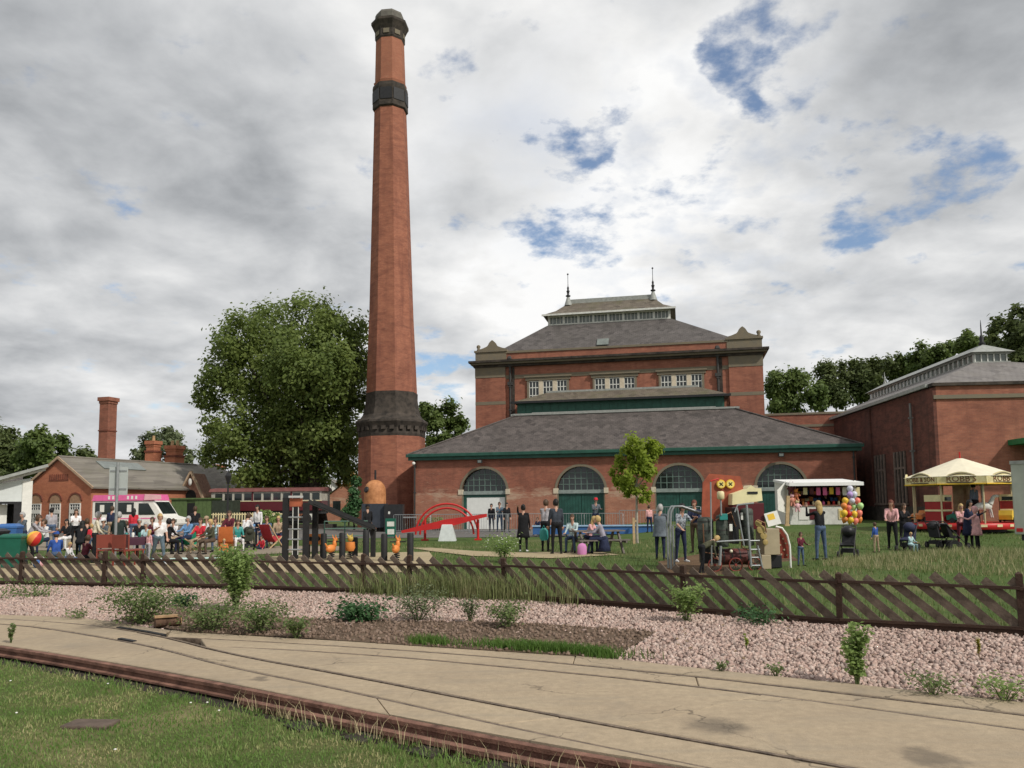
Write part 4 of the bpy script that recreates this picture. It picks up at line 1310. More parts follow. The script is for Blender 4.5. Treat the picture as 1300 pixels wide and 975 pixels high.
MB().bar((-3.4, -.1, 2.5), (.65, -.1, 3.85), .3, .12).build('canopy_beam', WHITE2, wb)
bx('rear_roof', SLATEB, wb, -7, -.4, 4, 12, 3.2, 3.6)

# far houses seen under the tree
for nm, px, y_ap, Y, w, wallm, lab in (('far_house', 417, 607, 92, 4.6, WHITE, 'far white gabled house between the tree trunk and the chimney'), ('far_house', 438, 612, 84, 4.2, BRICKP, 'far brick house with brown roof beside the chimney base'), ('far_house', 398, 613, 99, 5.5, BRICKO, 'far terracotta house showing left of the tree trunk'), ('far_house', 345, 616, 110, 9, mat('far_grey_wall', (.4, .42, .42), .9, .1, 3), 'far pale grey building beyond the railway coach')):
    h_ = P(px, y_ap, Y)
    o = empty(nm, (h_.x, Y, 0), random.uniform(-.2, .2), lab, 'house')
    H = h_.z
    MB().slab_xz([(-w / 2, -.3), (w / 2, -.3), (w / 2, H - w * .38), (0, H - .1), (-w / 2, H - w * .38)], 0, 7).build('wall', wallm, o)
    for s_ in (-1, 1):
        MB().add([(s_ * (w / 2 + .3), -.3, H - w * .38 - .2), (0, -.3, H), (0, 7.3, H), (s_ * (w / 2 + .3), 7.3, H - w * .38 - .2)], [(0, 1, 2, 3)]).build('roof_slope', ROOFC, o)
    for x in (-w * .2, w * .2):
        f_ = bx('window', GLASS, o, x - .4, x + .4, -.03, -.002, H - w * .38 - 1.6, H - w * .38 - .4)
        bx('frame', WHITE, f_, x - .46, x + .46, -.05, -.031, H - w * .38 - 1.68, H - w * .38 - 1.6)
# ------------------------------------------------------------------ trees and plants
LEAFB = leaf_mat('tree_leaf', (.06, .105, .027), (.16, .21, .06), .35, .35)
LEAFT = leaf_mat('big_tree_leaf', (.075, .12, .03), (.21, .26, .07), .3, .42)
LEAFD = leaf_mat('dark_tree_leaf', (.058, .09, .03), (.14, .17, .06), .3, .36)
LEAFG = leaf_mat('grey_green_leaf', (.09, .12, .055), (.17, .2, .10), .4, .25)
LEAFY = leaf_mat('yellow_green_leaf', (.15, .22, .025), (.33, .40, .06), .9, .5)
LEAFYY = leaf_mat('golden_leaf', (.22, .22, .03), (.38, .34, .06), .6, .4)
LEAFS = leaf_mat('shrub_leaf', (.14, .215, .055), (.30, .40, .14), 3, .45)
LEAFW = leaf_mat('weed_leaf', (.085, .135, .04), (.18, .23, .085), 4, .35)
LEAFK = leaf_mat('deep_green_leaf', (.03, .085, .03), (.075, .16, .06), 4, .3)
BARKT = mat('tree_bark', (.05, .038, .028), .95, .4, 5, .8, 18)
BARKP = mat('pale_bark', (.34, .31, .26), .9, .25, 8)
STEM = mat('green_stem', (.10, .13, .045), .8, .2, 9)
DRYST = mat('dry_stem', (.24, .17, .09), .85, .3, 9)


def leaf_arrays(pos, nrm, size, aspect=.62):
    n = len(pos)
    nrm = nrm / (np.linalg.norm(nrm, axis=1, keepdims=True) + 1e-9)
    r = rs.normal(size=(n, 3))
    t = np.cross(nrm, r); t /= (np.linalg.norm(t, axis=1, keepdims=True) + 1e-9)
    b = np.cross(nrm, t)
    s = (size * rs.uniform(.65, 1.3, n))[:, None]
    droop = nrm * s * .18
    v = np.stack([pos - t * s, pos - b * s * aspect + droop, pos + t * s, pos + b * s * aspect + droop], 1).reshape(-1, 3)
    return v, np.arange(4 * n).reshape(n, 4)


def leaf_cloud(name, blobs, n, size, m, subs=16, subr=.34, inner=.5):
    bl = np.array(blobs, dtype=float)
    w = (bl[:, 3] * bl[:, 4] + bl[:, 4] * bl[:, 5] + bl[:, 3] * bl[:, 5]); w /= w.sum()
    bi = rs.choice(len(bl), n, p=w)
    sd = rs.normal(size=(len(bl), subs, 3)); sd /= np.linalg.norm(sd, axis=2, keepdims=True)
    sd *= rs.uniform(inner, 1.0, (len(bl), subs, 1))
    si = rs.randint(0, subs, n)
    off = sd[bi, si] + rs.normal(size=(n, 3)) * subr * .5
    pos = bl[bi, :3] + off * bl[bi, 3:6]
    nrm = off * .8 + rs.normal(size=(n, 3)) * .55 + np.array([0, 0, .45])
    v, f = leaf_arrays(pos, nrm, size)
    return np_mesh(name, v, f, m)


def tree(name, label, base, blobs, n, size, m, trunk_r, trunk_h, bark=BARKT, group=None, subs=16, subr=.34, limbs=True, second=None):
    o = empty(name, base, 0, label, 'tree', group)
    bl = [(b[0] - base[0], b[1] - base[1], b[2] - base[2], *b[3:]) for b in blobs]
    link('crown', leaf_cloud('crown', bl, n, size, m, subs, subr), o)
    c = Vector(np.mean(np.array(bl)[:, :3], axis=0))
    tm = MB()
    top = Vector((c.x * .35, c.y * .35, trunk_h))
    tm.tube([(0, 0, -.2), (0, 0, .35), (top.x * .4, top.y * .4, trunk_h * .5), top, top + (c - top) * .55], [trunk_r * 1.5, trunk_r * 1.08, trunk_r, trunk_r * .85, trunk_r * .45], 9)
    tm.build('trunk', bark, o)
    if limbs:
        for b in bl:
            bv = Vector(b[:3])
            s_ = top + (c - top) * random.uniform(0, .45)
            s_.z = min(s_.z, bv.z * .92)
            mid = s_ * .5 + bv * .5 + Vector((0, 0, -.08 * (bv - s_).length))
            MB().tube([s_, mid, bv], [trunk_r * .42, trunk_r * .26, trunk_r * .08], 6).build('limb', bark, o)
    if second:
        MB().tube([(second, .6, -.2), (second, .6, 1.5), (second * .8, .4, trunk_h * 1.2), (second * .5, 0, trunk_h * 1.8)], [trunk_r * 1.1, trunk_r * .8, trunk_r * .7, trunk_r * .4], 8).build('trunk', bark, o)
    return o


def px_blobs(lst, Y, flat=.8, jit=.0):
    out = []
    for px, py, r in lst:
        yy_ = Y + random.uniform(-jit, jit)
        p = P(px, py, yy_); R_ = r * yy_ / FPX
        out.append((p.x, p.y, p.z, R_, R_ * flat, R_))
    return out


BT = [(302, 432, 36), (345, 412, 34), (395, 404, 30), (432, 420, 34), (448, 455, 24), (278, 482, 27), (262, 505, 19), (322, 478, 44), (385, 462, 50), (436, 490, 30), (455, 508, 14),
      (300, 548, 34), (340, 540, 42), (392, 532, 44), (430, 550, 32), (274, 578, 20), (320, 590, 32), (365, 590, 34), (410, 588, 34), (440, 590, 20), (268, 540, 13), (350, 450, 40), (395, 612, 22), (345, 612, 20), (465, 470, 12)]
b0 = P(408, 650, 62); b0.z = 0
bbl = px_blobs(BT, 62, 1.15, 2.6)
bbl += [(b0.x - 1.5 + random.uniform(-3.5, 3.5), 62 + random.uniform(-4.5, 4.5), random.uniform(6, 14), 2.2, 2.2, 2.0) for _ in range(9)]
tree('lime_tree', 'big round dense green tree standing left of the tall chimney', b0, bbl, 80000, .155, LEAFT, .48, 4.2, subs=26, subr=.40, second=-2.6)

# sapling with stake
s0 = P(809, 690, 31.5); s0.z = 0
tree('sapling', 'young thin yellow green tree with pale trunk and stake', s0, px_blobs([(806, 568, 17), (824, 572, 14), (793, 578, 12), (834, 568, 9), (812, 592, 18), (795, 600, 16), (824, 600, 12), (803, 618, 15), (814, 630, 11), (783, 608, 9)], 31.5, 1.0, .25), 4200, .085, LEAFY, .05, 2.1, BARKP, subs=9, subr=.38)
st_ = P(805, 690, 31.1); st_.z = 0
tag(MB().box(-.045, .045, -.045, .045, -.1, 1.05).bar((0, 0, .9), (.14, .25, .92), .03, .05).build('tree_stake', PALEW, None, st_), 'pale timber stake beside the young yellow green tree', 'stake')

# background trees
def bg(name, label, lst, Y, n, size, m, group=None, tr=.3, th=3.0, subs=12):
    bl = px_blobs(lst, Y, 1.0, 1.5)
    x = np.mean([b[0] for b in bl])
    return tree(name, label, Vector((x, Y, 0)), bl, n, size, m, tr, th, group=group, subs=subs, subr=.4, limbs=False)


gl = 'trees behind the cottage'
bg('broadleaf_tree', 'dark green tree behind the white workshop at its canopy', [(-25, 575, 34), (5, 562, 20), (20, 580, 24), (2, 600, 30)], 88, 7000, .26, LEAFD, gl)
bg('broadleaf_tree', 'rounded green tree between the white workshop and the cottage gable', [(52, 562, 20), (70, 568, 16), (38, 578, 20), (60, 590, 26)], 84, 7000, .24, LEAFB, gl)
bg('broadleaf_tree', 'low bushy tree peeping over the cottage ridge', [(95, 585, 16), (112, 582, 13), (82, 590, 14), (124, 590, 10)], 95, 3500, .25, LEAFD, gl)
bg('broadleaf_tree', 'pale grey green tree behind the roof chimneys', [(190, 565, 16), (208, 556, 15), (222, 565, 15), (178, 576, 12), (235, 580, 12), (205, 580, 20)], 92, 5000, .22, LEAFG, gl)
bg('broadleaf_tree', 'dark tree behind the tall chimney and hall roof', [(545, 530, 18), (566, 528, 18), (582, 540, 12), (552, 550, 18), (575, 552, 14), (540, 520, 10)], 82, 6000, .2, LEAFB)
bg('golden_bush', 'golden yellow bush showing under the big tree', [(312, 604, 10), (304, 612, 8), (318, 612, 8)], 74, 1500, .16, LEAFYY, None, .08, .8)
bg('holly_bush', 'dark bush against the foot of the tall chimney', [(446, 626, 9), (450, 640, 10), (444, 652, 10), (452, 612, 6)], 54, 2600, .1, LEAFK, None, .06, .5)
bg('autumn_bush', 'orange brown bush beside the chimney base', [(444, 604, 8), (436, 612, 7), (450, 610, 6)], 66, 1400, .13, leaf_mat('orange_leaf', (.34, .2, .04), (.5, .33, .09), 1, .4), None, .06, 1.2)
bg('hedge_shrub', 'rounded green shrub below the railway coach', [(338, 658, 9), (350, 660, 8), (328, 662, 7)], 46, 1500, .09, LEAFS, None, .05, .3)
bg('far_bush', 'bright green bush under the crown, beside the tree trunk', [(385, 612, 9), (378, 616, 7)], 78, 1200, .15, LEAFS, None, .05, .5)
gr2 = 'trees behind the side hall'
for lst, Y, m, lab in (
        ([(990, 492, 18), (1012, 482, 18), (985, 510, 16), (1005, 515, 20), (1030, 500, 18), (980, 476, 6)], 86, LEAFB, 'leafy tree beside the engine house corner, over the link block'),
        ([(1055, 480, 20), (1080, 470, 18), (1040, 505, 16), (1070, 500, 24)], 90, LEAFD, 'dark tree behind the middle of the link block'),
        ([(1110, 468, 20), (1130, 462, 16), (1100, 490, 20), (1140, 480, 18)], 88, LEAFD, 'dark crown rising over the far end of the roof lantern'),
        ([(1165, 458, 18), (1190, 454, 16), (1205, 445, 12), (1180, 472, 18)], 84, LEAFB, 'olive green tree behind the middle of the roof lantern'),
        ([(1232, 432, 12), (1222, 440, 10), (1245, 445, 14)], 80, LEAFB, 'small crown beside the thin spire of the side hall'),
        ([(1275, 425, 22), (1296, 412, 22), (1262, 440, 12), (1310, 435, 30), (1325, 410, 24), (1290, 450, 22)], 64, LEAFD, 'tallest dark tree, behind the front of the side hall')):
    bg('broadleaf_tree', lab, lst, Y, 8000, .2, m, gr2, .3, 4)


# ---- weeds, shrubs and grass tufts
def plant(name, label, g, h, r, n, size, m, cat='plant', stems=5, shape='bush', stem_m=STEM, group=None, flowers=None):
    o = empty(name, g, random.uniform(0, 6), label, cat, group)
    pos, nr = [], []
    sm = MB()
    for k in range(stems):
        a = 2 * math.pi * k / stems + random.uniform(-.4, .4)
        rr_ = r * random.uniform(.3, 1.0)
        tip = Vector((math.cos(a) * rr_, math.sin(a) * rr_, h * random.uniform(.7, 1.0)))
        if shape == 'upright': tip = Vector((math.cos(a) * rr_ * .6, math.sin(a) * rr_ * .6, h * random.uniform(.6, 1.0)))
        mid = tip * .5 + Vector((math.cos(a) * r * -.05, 0, h * .1))
        sm.tube([(tip.x * .08, tip.y * .08, -.02), mid, tip], [h * .012 + .002, h * .008 + .0015, .0015], 5)
        for j in range(max(1, n // stems)):
            t = random.uniform(.12, 1.0) if shape != 'bush' else random.uniform(.25, 1.0)
            p = (mid * (2 * t) if t < .5 else mid + (tip - mid) * (2 * t - 1))
            s_ = r * (.45 if shape == 'bush' else .22)
            pos.append(p + Vector((random.gauss(0, s_ * .5), random.gauss(0, s_ * .5), random.gauss(0, s_ * .35))))
            nr.append((random.gauss(0, .5) + tip.x, random.gauss(0, .5) + tip.y, 1 + random.gauss(0, .4)))
    sm.build('stem', stem_m, o)
    pos = np.array(pos); pos[:, 2] = np.abs(pos[:, 2]) + .01
    v, f = leaf_arrays(pos, np.array(nr), size)
    link('foliage', np_mesh('foliage', v, f, m), o)
    if flowers:
        fm = MB()
        for _ in range(flowers[1]):
            p = pos[random.randrange(len(pos))]
            fm.ball(p + np.array([0, 0, .03]), (.022, .022, .012), 6, 4)
        fm.build('blossom', flowers[0], o)
    return o


gp_ = lambda x, y, z=.0: G(x, y, z)
plant('shrub', 'tall bright leafy shrub in front of the fence by the bare soil', gp_(300, 776), 1.0, .34, 2600, .032, LEAFS, 'shrub', 12, 'bush')
plant('shrub', 'upright leafy shrub alone on the pink gravel by the concrete', gp_(1088, 868), .53, .24, 1100, .024, LEAFS, 'shrub', 7, 'upright')
plant('shrub', 'sparse shrub growing up through the fence slats', gp_(872, 790), .5, .26, 620, .03, LEAFS, 'shrub', 8, 'bush')
sh_b = G(640, 714)
plant('white_flowered_shrub', 'loose shrub with white flowers behind the fence', sh_b, .78, .55, 900, .036, LEAFS, 'shrub', 14, 'bush', flowers=(WHITE, 46))
g2 = G(1085, 700); g2.z = 0
plant('small_weed', 'lone pale sprig on the gravel near the soil patch edge', gp_(948, 824), .16, .04, 60, .018, LEAFY, 'weed', 3, 'upright')
plant('small_weed', 'yellowing sprig on the gravel under the right hand fence post', gp_(1243, 834), .19, .045, 90, .017, LEAFYY, 'weed', 3, 'upright', DRYST)
plant('small_weed', 'leafy sprig on the concrete edge by the rusty rail', gp_(14, 816), .24, .07, 90, .022, LEAFW, 'weed', 4, 'upright')
W_ = [(180, 791, .46, .62, 2200, .024, LEAFW, 'broad green weed clump at the soil edge near the switch blade'),
      (232, 770, .16, .28, 300, .035, LEAFK, 'low dark weed under the fence beside the tall shrub'),
      (268, 800, .34, .5, 1500, .022, LEAFW, 'weed clump between the log and the tall shrub'),
      (330, 803, .36, .42, 1300, .022, LEAFW, 'grey green weeds at the foot of the tall shrub'),
      (376, 810, .26, .2, 420, .022, LEAFW, 'small weed tuft on the soil beside the concrete'),
      (455, 788, .2, .4, 900, .034, LEAFK, 'low dark spreading weed between gravel and soil'),
      (530, 787, .42, .46, 1300, .02, LEAFG, 'wide grey green weed clump against the fence'),
      (597, 790, .34, .16, 400, .02, LEAFG, 'narrow grey weed tuft between two clumps by the soil'),
      (645, 796, .3, .3, 800, .022, LEAFW, 'olive yellow weed clump on the soil edge'),
      (100, 784, .08, .22, 160, .02, LEAFW, 'flat little weed on the gravel by the concrete'),
      (35, 757, .1, .7, 420, .028, LEAFW, 'strip of low weeds under the far end of the fence'),
      (1185, 882, .16, .22, 240, .018, LEAFW, 'straggly weed at the concrete edge beside the upright shrub'),
      (1275, 888, .15, .24, 280, .02, LEAFS, 'green weed tuft on the gravel close to the last slab joint'),
      (985, 858, .09, .09, 80, .018, LEAFW, 'tiny weed in the gravel beside the concrete'),
      (915, 852, .08, .08, 70, .018, LEAFW, 'tiny weed near the gravel side rail'),
      (960, 792, .18, .35, 380, .026, LEAFK, 'dark low weeds along the fence foot behind the gravel')]
for x, y, h, r, n, s_, m, lab in W_:
    plant('weed_clump', lab, gp_(x, y), h, r, n, s_, m, 'weed', 10, 'bush')
# tall grass behind and through the fence, rough grass tufts
STRAW = grass_mat('rough_grass_blades', (.07, .125, .03), (.14, .195, .06), (.36, .31, .17), .5, (.42, .6), .9)


def grass_patch(name, label, n, x0, x1, y0, y1, hlo, hhi, wlo, whi, test=None, m=STRAW, lean=.55):
    x, y = rs.uniform(x0, x1, n), y0 + (y1 - y0) * rs.uniform(0, 1, n) ** 1.3
    f = np.interp(x, FENCE.p[:, 0], FENCE.p[:, 1])
    k = (y > f + .08) & (np.abs(x) < y * .74)
    if test is not None: k &= test(x, y)
    for poly in PATCH: k &= ~inside(poly, x, y)
    x, y = x[k], y[k]
    z = terrain(x, y)
    tag(link(name, blades(name, np.stack([x, y, z - .01], 1), rs.uniform(hlo, hhi, len(x)), rs.uniform(wlo, whi, len(x)), m, lean, False)), label, 'grass', kind='stuff')


PATCH = [np.array([(v.co.x, v.co.y) for v in bpy.data.objects[n_].data.vertices]) for n_ in ('fence_side_path', 'paved_terrace', 'concrete_path', 'sand_pit', 'tan_path', 'bark_bed')]
grass_patch('meadow_grass', 'rough green grass growing beyond the fence', 70000, -16, 20, 9.2, 34, .05, .13, .007, .016)
dense = lambda x, y: (y - np.interp(x, FENCE.p[:, 0], FENCE.p[:, 1]) < .9)
grass_patch('fence_grass', 'long grass standing along the back of the fence', 5000, -11, 7.5, 9.2, 18, .10, .30, .004, .008, dense)
mound = lambda x, y: (((x - 10.8) / 3.6) ** 2 + ((y - 18.2) / 2.6) ** 2 < 1)
grass_patch('bank_grass', 'straw tipped tall grass on the low bank beside the bark bed', 15000, 7, 15, 15, 21, .08, .22, .005, .011, mound, grass_mat('bank_blades', (.13, .17, .055), (.22, .24, .10), (.46, .40, .24), .8, (.25, .5), .95))
# grass along the soil edge by the concrete, and in front of the fence
gx_, gy_ = [], []
for cx_, cy_, rx_, n_ in ((690, 827, .75, 2600), (545, 818, .28, 500), (760, 834, .2, 300)):
    g = G(cx_, cy_)
    gx_.append(rs.normal(g.x, rx_ * .5, n_)); gy_.append(g.y + (gx_[-1] - g.x) * -.42 + rs.normal(0.03, .07, n_))
gx_, gy_ = np.concatenate(gx_), np.concatenate(gy_)
tag(link('edge_grass', blades('edge_grass', np.stack([gx_, gy_, np.zeros(len(gx_))], 1), rs.uniform(.05, .13, len(gx_)), rs.uniform(.003, .006, len(gx_)), leaf_mat('edge_grass_leaf', (.06, .13, .02), (.13, .22, .05), 3, .35), .8)), 'bright grass growing where bare soil meets the concrete', 'grass', kind='stuff')
n_ = 2600
gx_ = rs.uniform(-3.0, 1.0, n_); gx_ = np.where(rs.uniform(0, 1, n_) < .7, rs.normal(-1.0, .75, n_), gx_)
gy_ = np.interp(gx_, FENCE.p[:, 0], FENCE.p[:, 1]) + rs.normal(-.12, .16, n_)
tag(link('fence_weeds', blades('fence_weeds', np.stack([gx_, gy_, np.zeros(n_)], 1), rs.uniform(.14, .58, n_), rs.uniform(.003, .007, n_), grass_mat('weedy_stalks', (.12, .16, .05), (.2, .24, .09), (.38, .33, .19), 1.5, (.4, .6), .8), .45)), 'tangle of tall thin weeds along the middle of the fence', 'weeds', kind='stuff')
# dry stalks along the rusty rail
n_ = 240
tv = rs.uniform(NEAR.near(G(330, 875)), NEAR.L - 1, n_)
pp = np.array([(NEAR.at(t).x + NEAR.dir(t).y * .26, NEAR.at(t).y - NEAR.dir(t).x * .26, LAWN_Z) for t in tv])
tag(link('dry_stalks', blades('dry_stalks', pp, rs.uniform(.05, .2, n_), np.full(n_, .0022), mat('straw', (.45, .38, .22), .8, .2, 5), .8)), 'dry pale stalks standing along the rusty rail', 'grass', kind='stuff')
# weathered log
lg = G(213, 796)
lo = empty('cut_log', lg, .5, 'short orange brown cut log lying among the weeds', 'log')
MB().tube([(-.16, 0, .07), (0, .02, .075), (.16, 0, .07)], [.065, .07, .062], 10).build('bark', mat('log_bark', (.12, .07, .045), .9, .4, 9, .6, 25), lo)
MB().tube([(.161, 0, .07), (.166, 0, .07)], .058, 10).build('cut_face', mat('log_cut', (.55, .33, .13), .8, .2, 9), lo)
MB().box(-.17, .12, -.07, .05, .135, .16).build('split_plank', mat('log_plank', (.38, .24, .13), .85, .3, 9), lo)
# ------------------------------------------------------------------ objects beyond the fence
def at(px, Y):
    p = P(px, 641, Y)
    return Vector((p.x, Y, TZ(p.x, Y)))


PLASTIC = lambda n_, c, r=.45: mat(n_, c, r, .1, 5)
RED = PLASTIC('red_paint', (.50, .022, .022))
ORANGE = PLASTIC('orange_plastic', (.70, .24, .06))
YELLOW = PLASTIC('yellow_paint', (.78, .50, .05))
CREAM = PLASTIC('cream_paint', (.72, .62, .36))
MAROON = PLASTIC('maroon_paint', (.10, .015, .02))
BLUE = PLASTIC('blue_plastic', (.045, .13, .34))
TURQ = PLASTIC('turquoise', (.03, .24, .22))
GREENPL = PLASTIC('green_plastic', (.012, .105, .07))
PINK = PLASTIC('pink_paint', (.72, .14, .34))
LPINK = PLASTIC('light_pink', (.72, .42, .45))
DGREEN = PLASTIC('dark_green_metal', (.03, .065, .05))
BEIGE = PLASTIC('beige_board', (.40, .33, .22))
BLACKP = PLASTIC('black_plastic', (.018, .018, .02))
RUBBER = mat('rubber', (.02, .02, .02), .8, .2, 8)
CANVAS = mat('cream_canvas', (.74, .68, .52), .8, .08, 3)

# --- ice cream van
v0 = at(117, 47)
van = empty('ice_cream_van', v0, rad(-3), 'white ice cream van with pink roof and big dark serving window', 'van')
body = MB().slab_xz([(0, .38), (4.9, .38), (5.0, .7), (4.95, 1.0), (4.35, 1.16), (3.72, 2.08), (0, 2.08)], 0, 1.95).build('body', WHITE, van)
bvl = body.modifiers.new('b', 'BEVEL'); bvl.width = .06; bvl.segments = 2
MB().slab_xz([(.0, 2.082), (3.72, 2.082), (3.6, 2.45), (.12, 2.42)], -.06, 2.0).build('roof_board', PINK, van)
MB().slab_xz([(3.2, 2.1), (4.25, 2.14), (4.2, 2.40), (3.25, 2.46)], -.10, -.062).build('roof_sign', LPINK, van)
for x in (1.0, 1.25, 2.15, 2.4, 2.65):
    bx('sign_patch', WHITE, van, x, x + .12, -.075, -.062, 2.16, 2.36)
bx('serving_window', GLASS, van, .2, 2.55, -.02, -.001, 1.28, 1.98)
bx('window_frame', WHITE, van, 1.32, 1.40, -.04, -.021, 1.28, 1.98)
for x in (.5, 2.15):
    bx('poster', WHITE, van, x, x + .26, -.035, -.021, 1.42, 1.84)
MB().slab_xz([(2.85, 1.24), (3.85, 1.24), (3.42, 1.92), (2.85, 1.92)], -.02, -.001).build('cab_window', GLASS, van)
MB().add([(4.30, .12, 1.2), (4.30, 1.83, 1.2), (3.78, 1.78, 2.0), (3.78, .17, 2.0)], [(0, 1, 2, 3)]).build('windscreen', GLASS, van, (.02, 0, 0))
bx('stripe', PINK, van, .1, 3.9, -.012, -.001, 1.0, 1.06)
for x in (.95, 4.05):
    w = MB().lathe([(.33, 0), (.36, .05), (.36, .18), (.33, .22)], 18).build('wheel', RUBBER, van, (x, .16, .36), (math.pi / 2, 0, 0))
    MB().lathe([(.2, .0), (.18, .02)], 12).build('rim', GALV, w, (0, 0, .222))
bx('bumper', BLACKP, van, 4.7, 5.08, -.02, 1.97, .34, .6, .03)
bx('headlight', PANE, van, 4.93, 4.99, .1, .4, .75, .95)
bx('headlight', PANE, van, 4.93, 4.99, 1.5, 1.8, .75, .95)

# --- sign post seen from behind
sp = at(148, 23); sp.z = 0
sg = empty('sign_post', sp, .1, 'grey steel post with blank back of a notice panel beside the crowd', 'sign')
MB().tube([(0, 0, -.1), (0, 0, 2.95)], .04, 10).build('post', GALV, sg)
bx('panel', mat('grey_sign_back', (.40, .43, .42), .5, .08, 4), sg, -.25, .27, .045, .065, 2.0, 2.82)
for z in (2.15, 2.68):
    bx('clip', GALV, sg, -.22, .24, .03, .046, z, z + .05)

# --- bins at the left edge
def bin_(px, Y, m, lidm, h, label, w=.55):
    o = empty('wheelie_bin', at(px, Y), random.uniform(-.3, .3), label, 'bin')
    MB().lathe([(w * .55, .04), (w * .74, h * .9)], 4, (0, 0, 0), math.pi / 4, False).build('body', m, o)
    MB().lathe([(w * .78, h * .9), (w * .78, h * .95), (w * .5, h * 1.02)], 4, (0, 0, 0), math.pi / 4, False).build('lid', lidm, o)
    for s_ in (-1, 1):
        MB().lathe([(.1, -.03), (.1, .03)], 10).build('wheel', RUBBER, o, (s_ * w * .4, w * .42, .1), (0, math.pi / 2, 0))
    MB().tube([(-w * .45, w * .58, h * .9), (w * .45, w * .58, h * .9)], .02, 6).build('handle', m, o)


bin_(20, 22, GREENPL, GREENPL, .92, 'dark green wheelie bin by the white workshop')
bin_(14, 25, BLUE, BLUE, 1.15, 'blue topped bin standing behind the green one')
bin_(-6, 23, BLACKP, BLACKP, 1.05, 'black bin beside the green bin at the crowd edge')

# --- maroon and cream railway coach
cc0 = at(268, 58)
coach = empty('railway_coach', cc0, rad(-2), 'old maroon and cream railway coach standing under the big tree', 'coach')
CL = 8.2
WPAINT = mat('faded_cream', (.42, .40, .34), .6, .2, 3)
bx('lower_body', MAROON, coach, 0, CL, 0, 2.2, 1.35, 2.05)
bx('upper_body', WPAINT, coach, 0, CL, .01, 2.19, 2.052, 2.75)
MB().slab_yz([(-.12, 2.752), (2.32, 2.752), (2.1, 2.98), (1.1, 3.06), (.1, 2.98)], -.15, CL + .15).build('roof', mat('coach_roof', (.16, .06, .055), .7, .25, 3), coach)
for k in range(11):
    x = .3 + k * .72
    w = bx('window', GLASS, coach, x, x + .52, -.015, .009, 2.14, 2.62)
    bx('frame', MAROON if k % 4 == 3 else WPAINT, w, x + .54, x + .66, -.02, .009, 2.06, 2.74)
bx('waist_rail', CREAM, coach, -.02, CL, -.03, -.001, 2.03, 2.07)
bx('solebar', BLACKM, coach, .1, CL - .1, .1, 2.1, 1.1, 1.349)
for x in (1.2, 2.2, 6.0, 7.0):
    MB().lathe([(.4, 0), (.42, .06), (.36, .1)], 16).build('wheel', BLACKM, coach, (x, .25, .72), (math.pi / 2, 0, 0))
bx('track_bed', STONED, coach, -.5, CL + .5, -.3, 2.4, 0, .3)
# cream picket hurdle in front of it
hr = empty('platform_railing', at(300, 54), 0, 'cream slatted platform railing below the coach', 'railing')
for k in range(26):
    bx('picket', CREAM, hr, -1.6 + k * .18, -1.6 + k * .18 + .07, 0, .03, .3, 1.25)
for z in (.5, 1.1):
    bx('rail', CREAM, hr, -1.7, 3.2, .032, .07, z, z + .08)

# --- black lamp post
lp = at(289, 47)
lpo = empty('lamp_post', lp, 0, 'black iron lamp post standing in front of the coach', 'lamp')
MB().lathe([(.16, 0), (.16, .4), (.09, .5), (.07, 1.2), (.05, 2.6), (.04, 3.0)], 10).build('column', BLACKM, lpo)
MB().lathe([(.06, 3.0), (.2, 3.45), (.2, 3.5), (.05, 3.72), (.02, 3.85)], 6, (0, 0, 0), 0, False).build('lantern', BLACKM, lpo)

# --- climbing frame with slide
Yc = 23.4
cf0 = at(375, Yc)
cf = empty('climbing_frame', cf0, 0, 'black timber climbing frame with orange board and dark slide', 'play frame')
BLKT = mat('black_play_timber', (.016, .016, .017), .65, .3, 6)
lx = lambda px, o: P(px, 641, o.location.y).x - o.location.x
lz = lambda py, px, o: P(px, py, o.location.y).z - o.location.z
for px, y, t in ((362, 0, 632), (388, 0, 638), (364, .9, 634), (390, .9, 640)):
    bx('post', BLKT, cf, lx(px, cf) - .08, lx(px, cf) + .08, y, y + .16, -.1, lz(t, px, cf))
bx('board', mat('faded_red_board', (.36, .10, .05), .6, .2, 5), cf, lx(363, cf) + .09, lx(387, cf) - .09, .05, .09, 1.62, 1.86)
bx('canopy_bar', mat('silver_bar', (.5, .5, .5), .4, .1, 5), cf, lx(363, cf) + .08, lx(388, cf) - .08, -.03, .02, 1.88, 1.94)
for z in (.35, .65, .95, 1.3):
    MB().tube([(lx(363, cf), .08, z), (lx(388, cf), .08, z)], .025, 8).build('rung', GALV, cf)
for px in (371, 378):
    MB().tube([(lx(px, cf), .08, .2), (lx(px, cf), .08, 1.85)], .014, 6).build('rope', WHITE2, cf)
bx('deck', BLKT, cf, lx(363, cf), lx(389, cf), .17, .88, 1.12, 1.2)
sl0, sl1 = Vector((lx(389, cf), .5, 1.72)), Vector((lx(462, cf), 1.6, .88))
MB().bar(sl0, sl1, .5, .04).bar(sl0 + Vector((0, -.26, .05)), sl1 + Vector((0, -.26, .05)), .04, .12).bar(sl0 + Vector((0, .26, .05)), sl1 + Vector((0, .26, .05)), .04, .12).build('slide', BLKT, cf)
bx('end_post', BLKT, cf, lx(462, cf) - .07, lx(462, cf) + .07, 1.5, 1.66, -.1, .95)
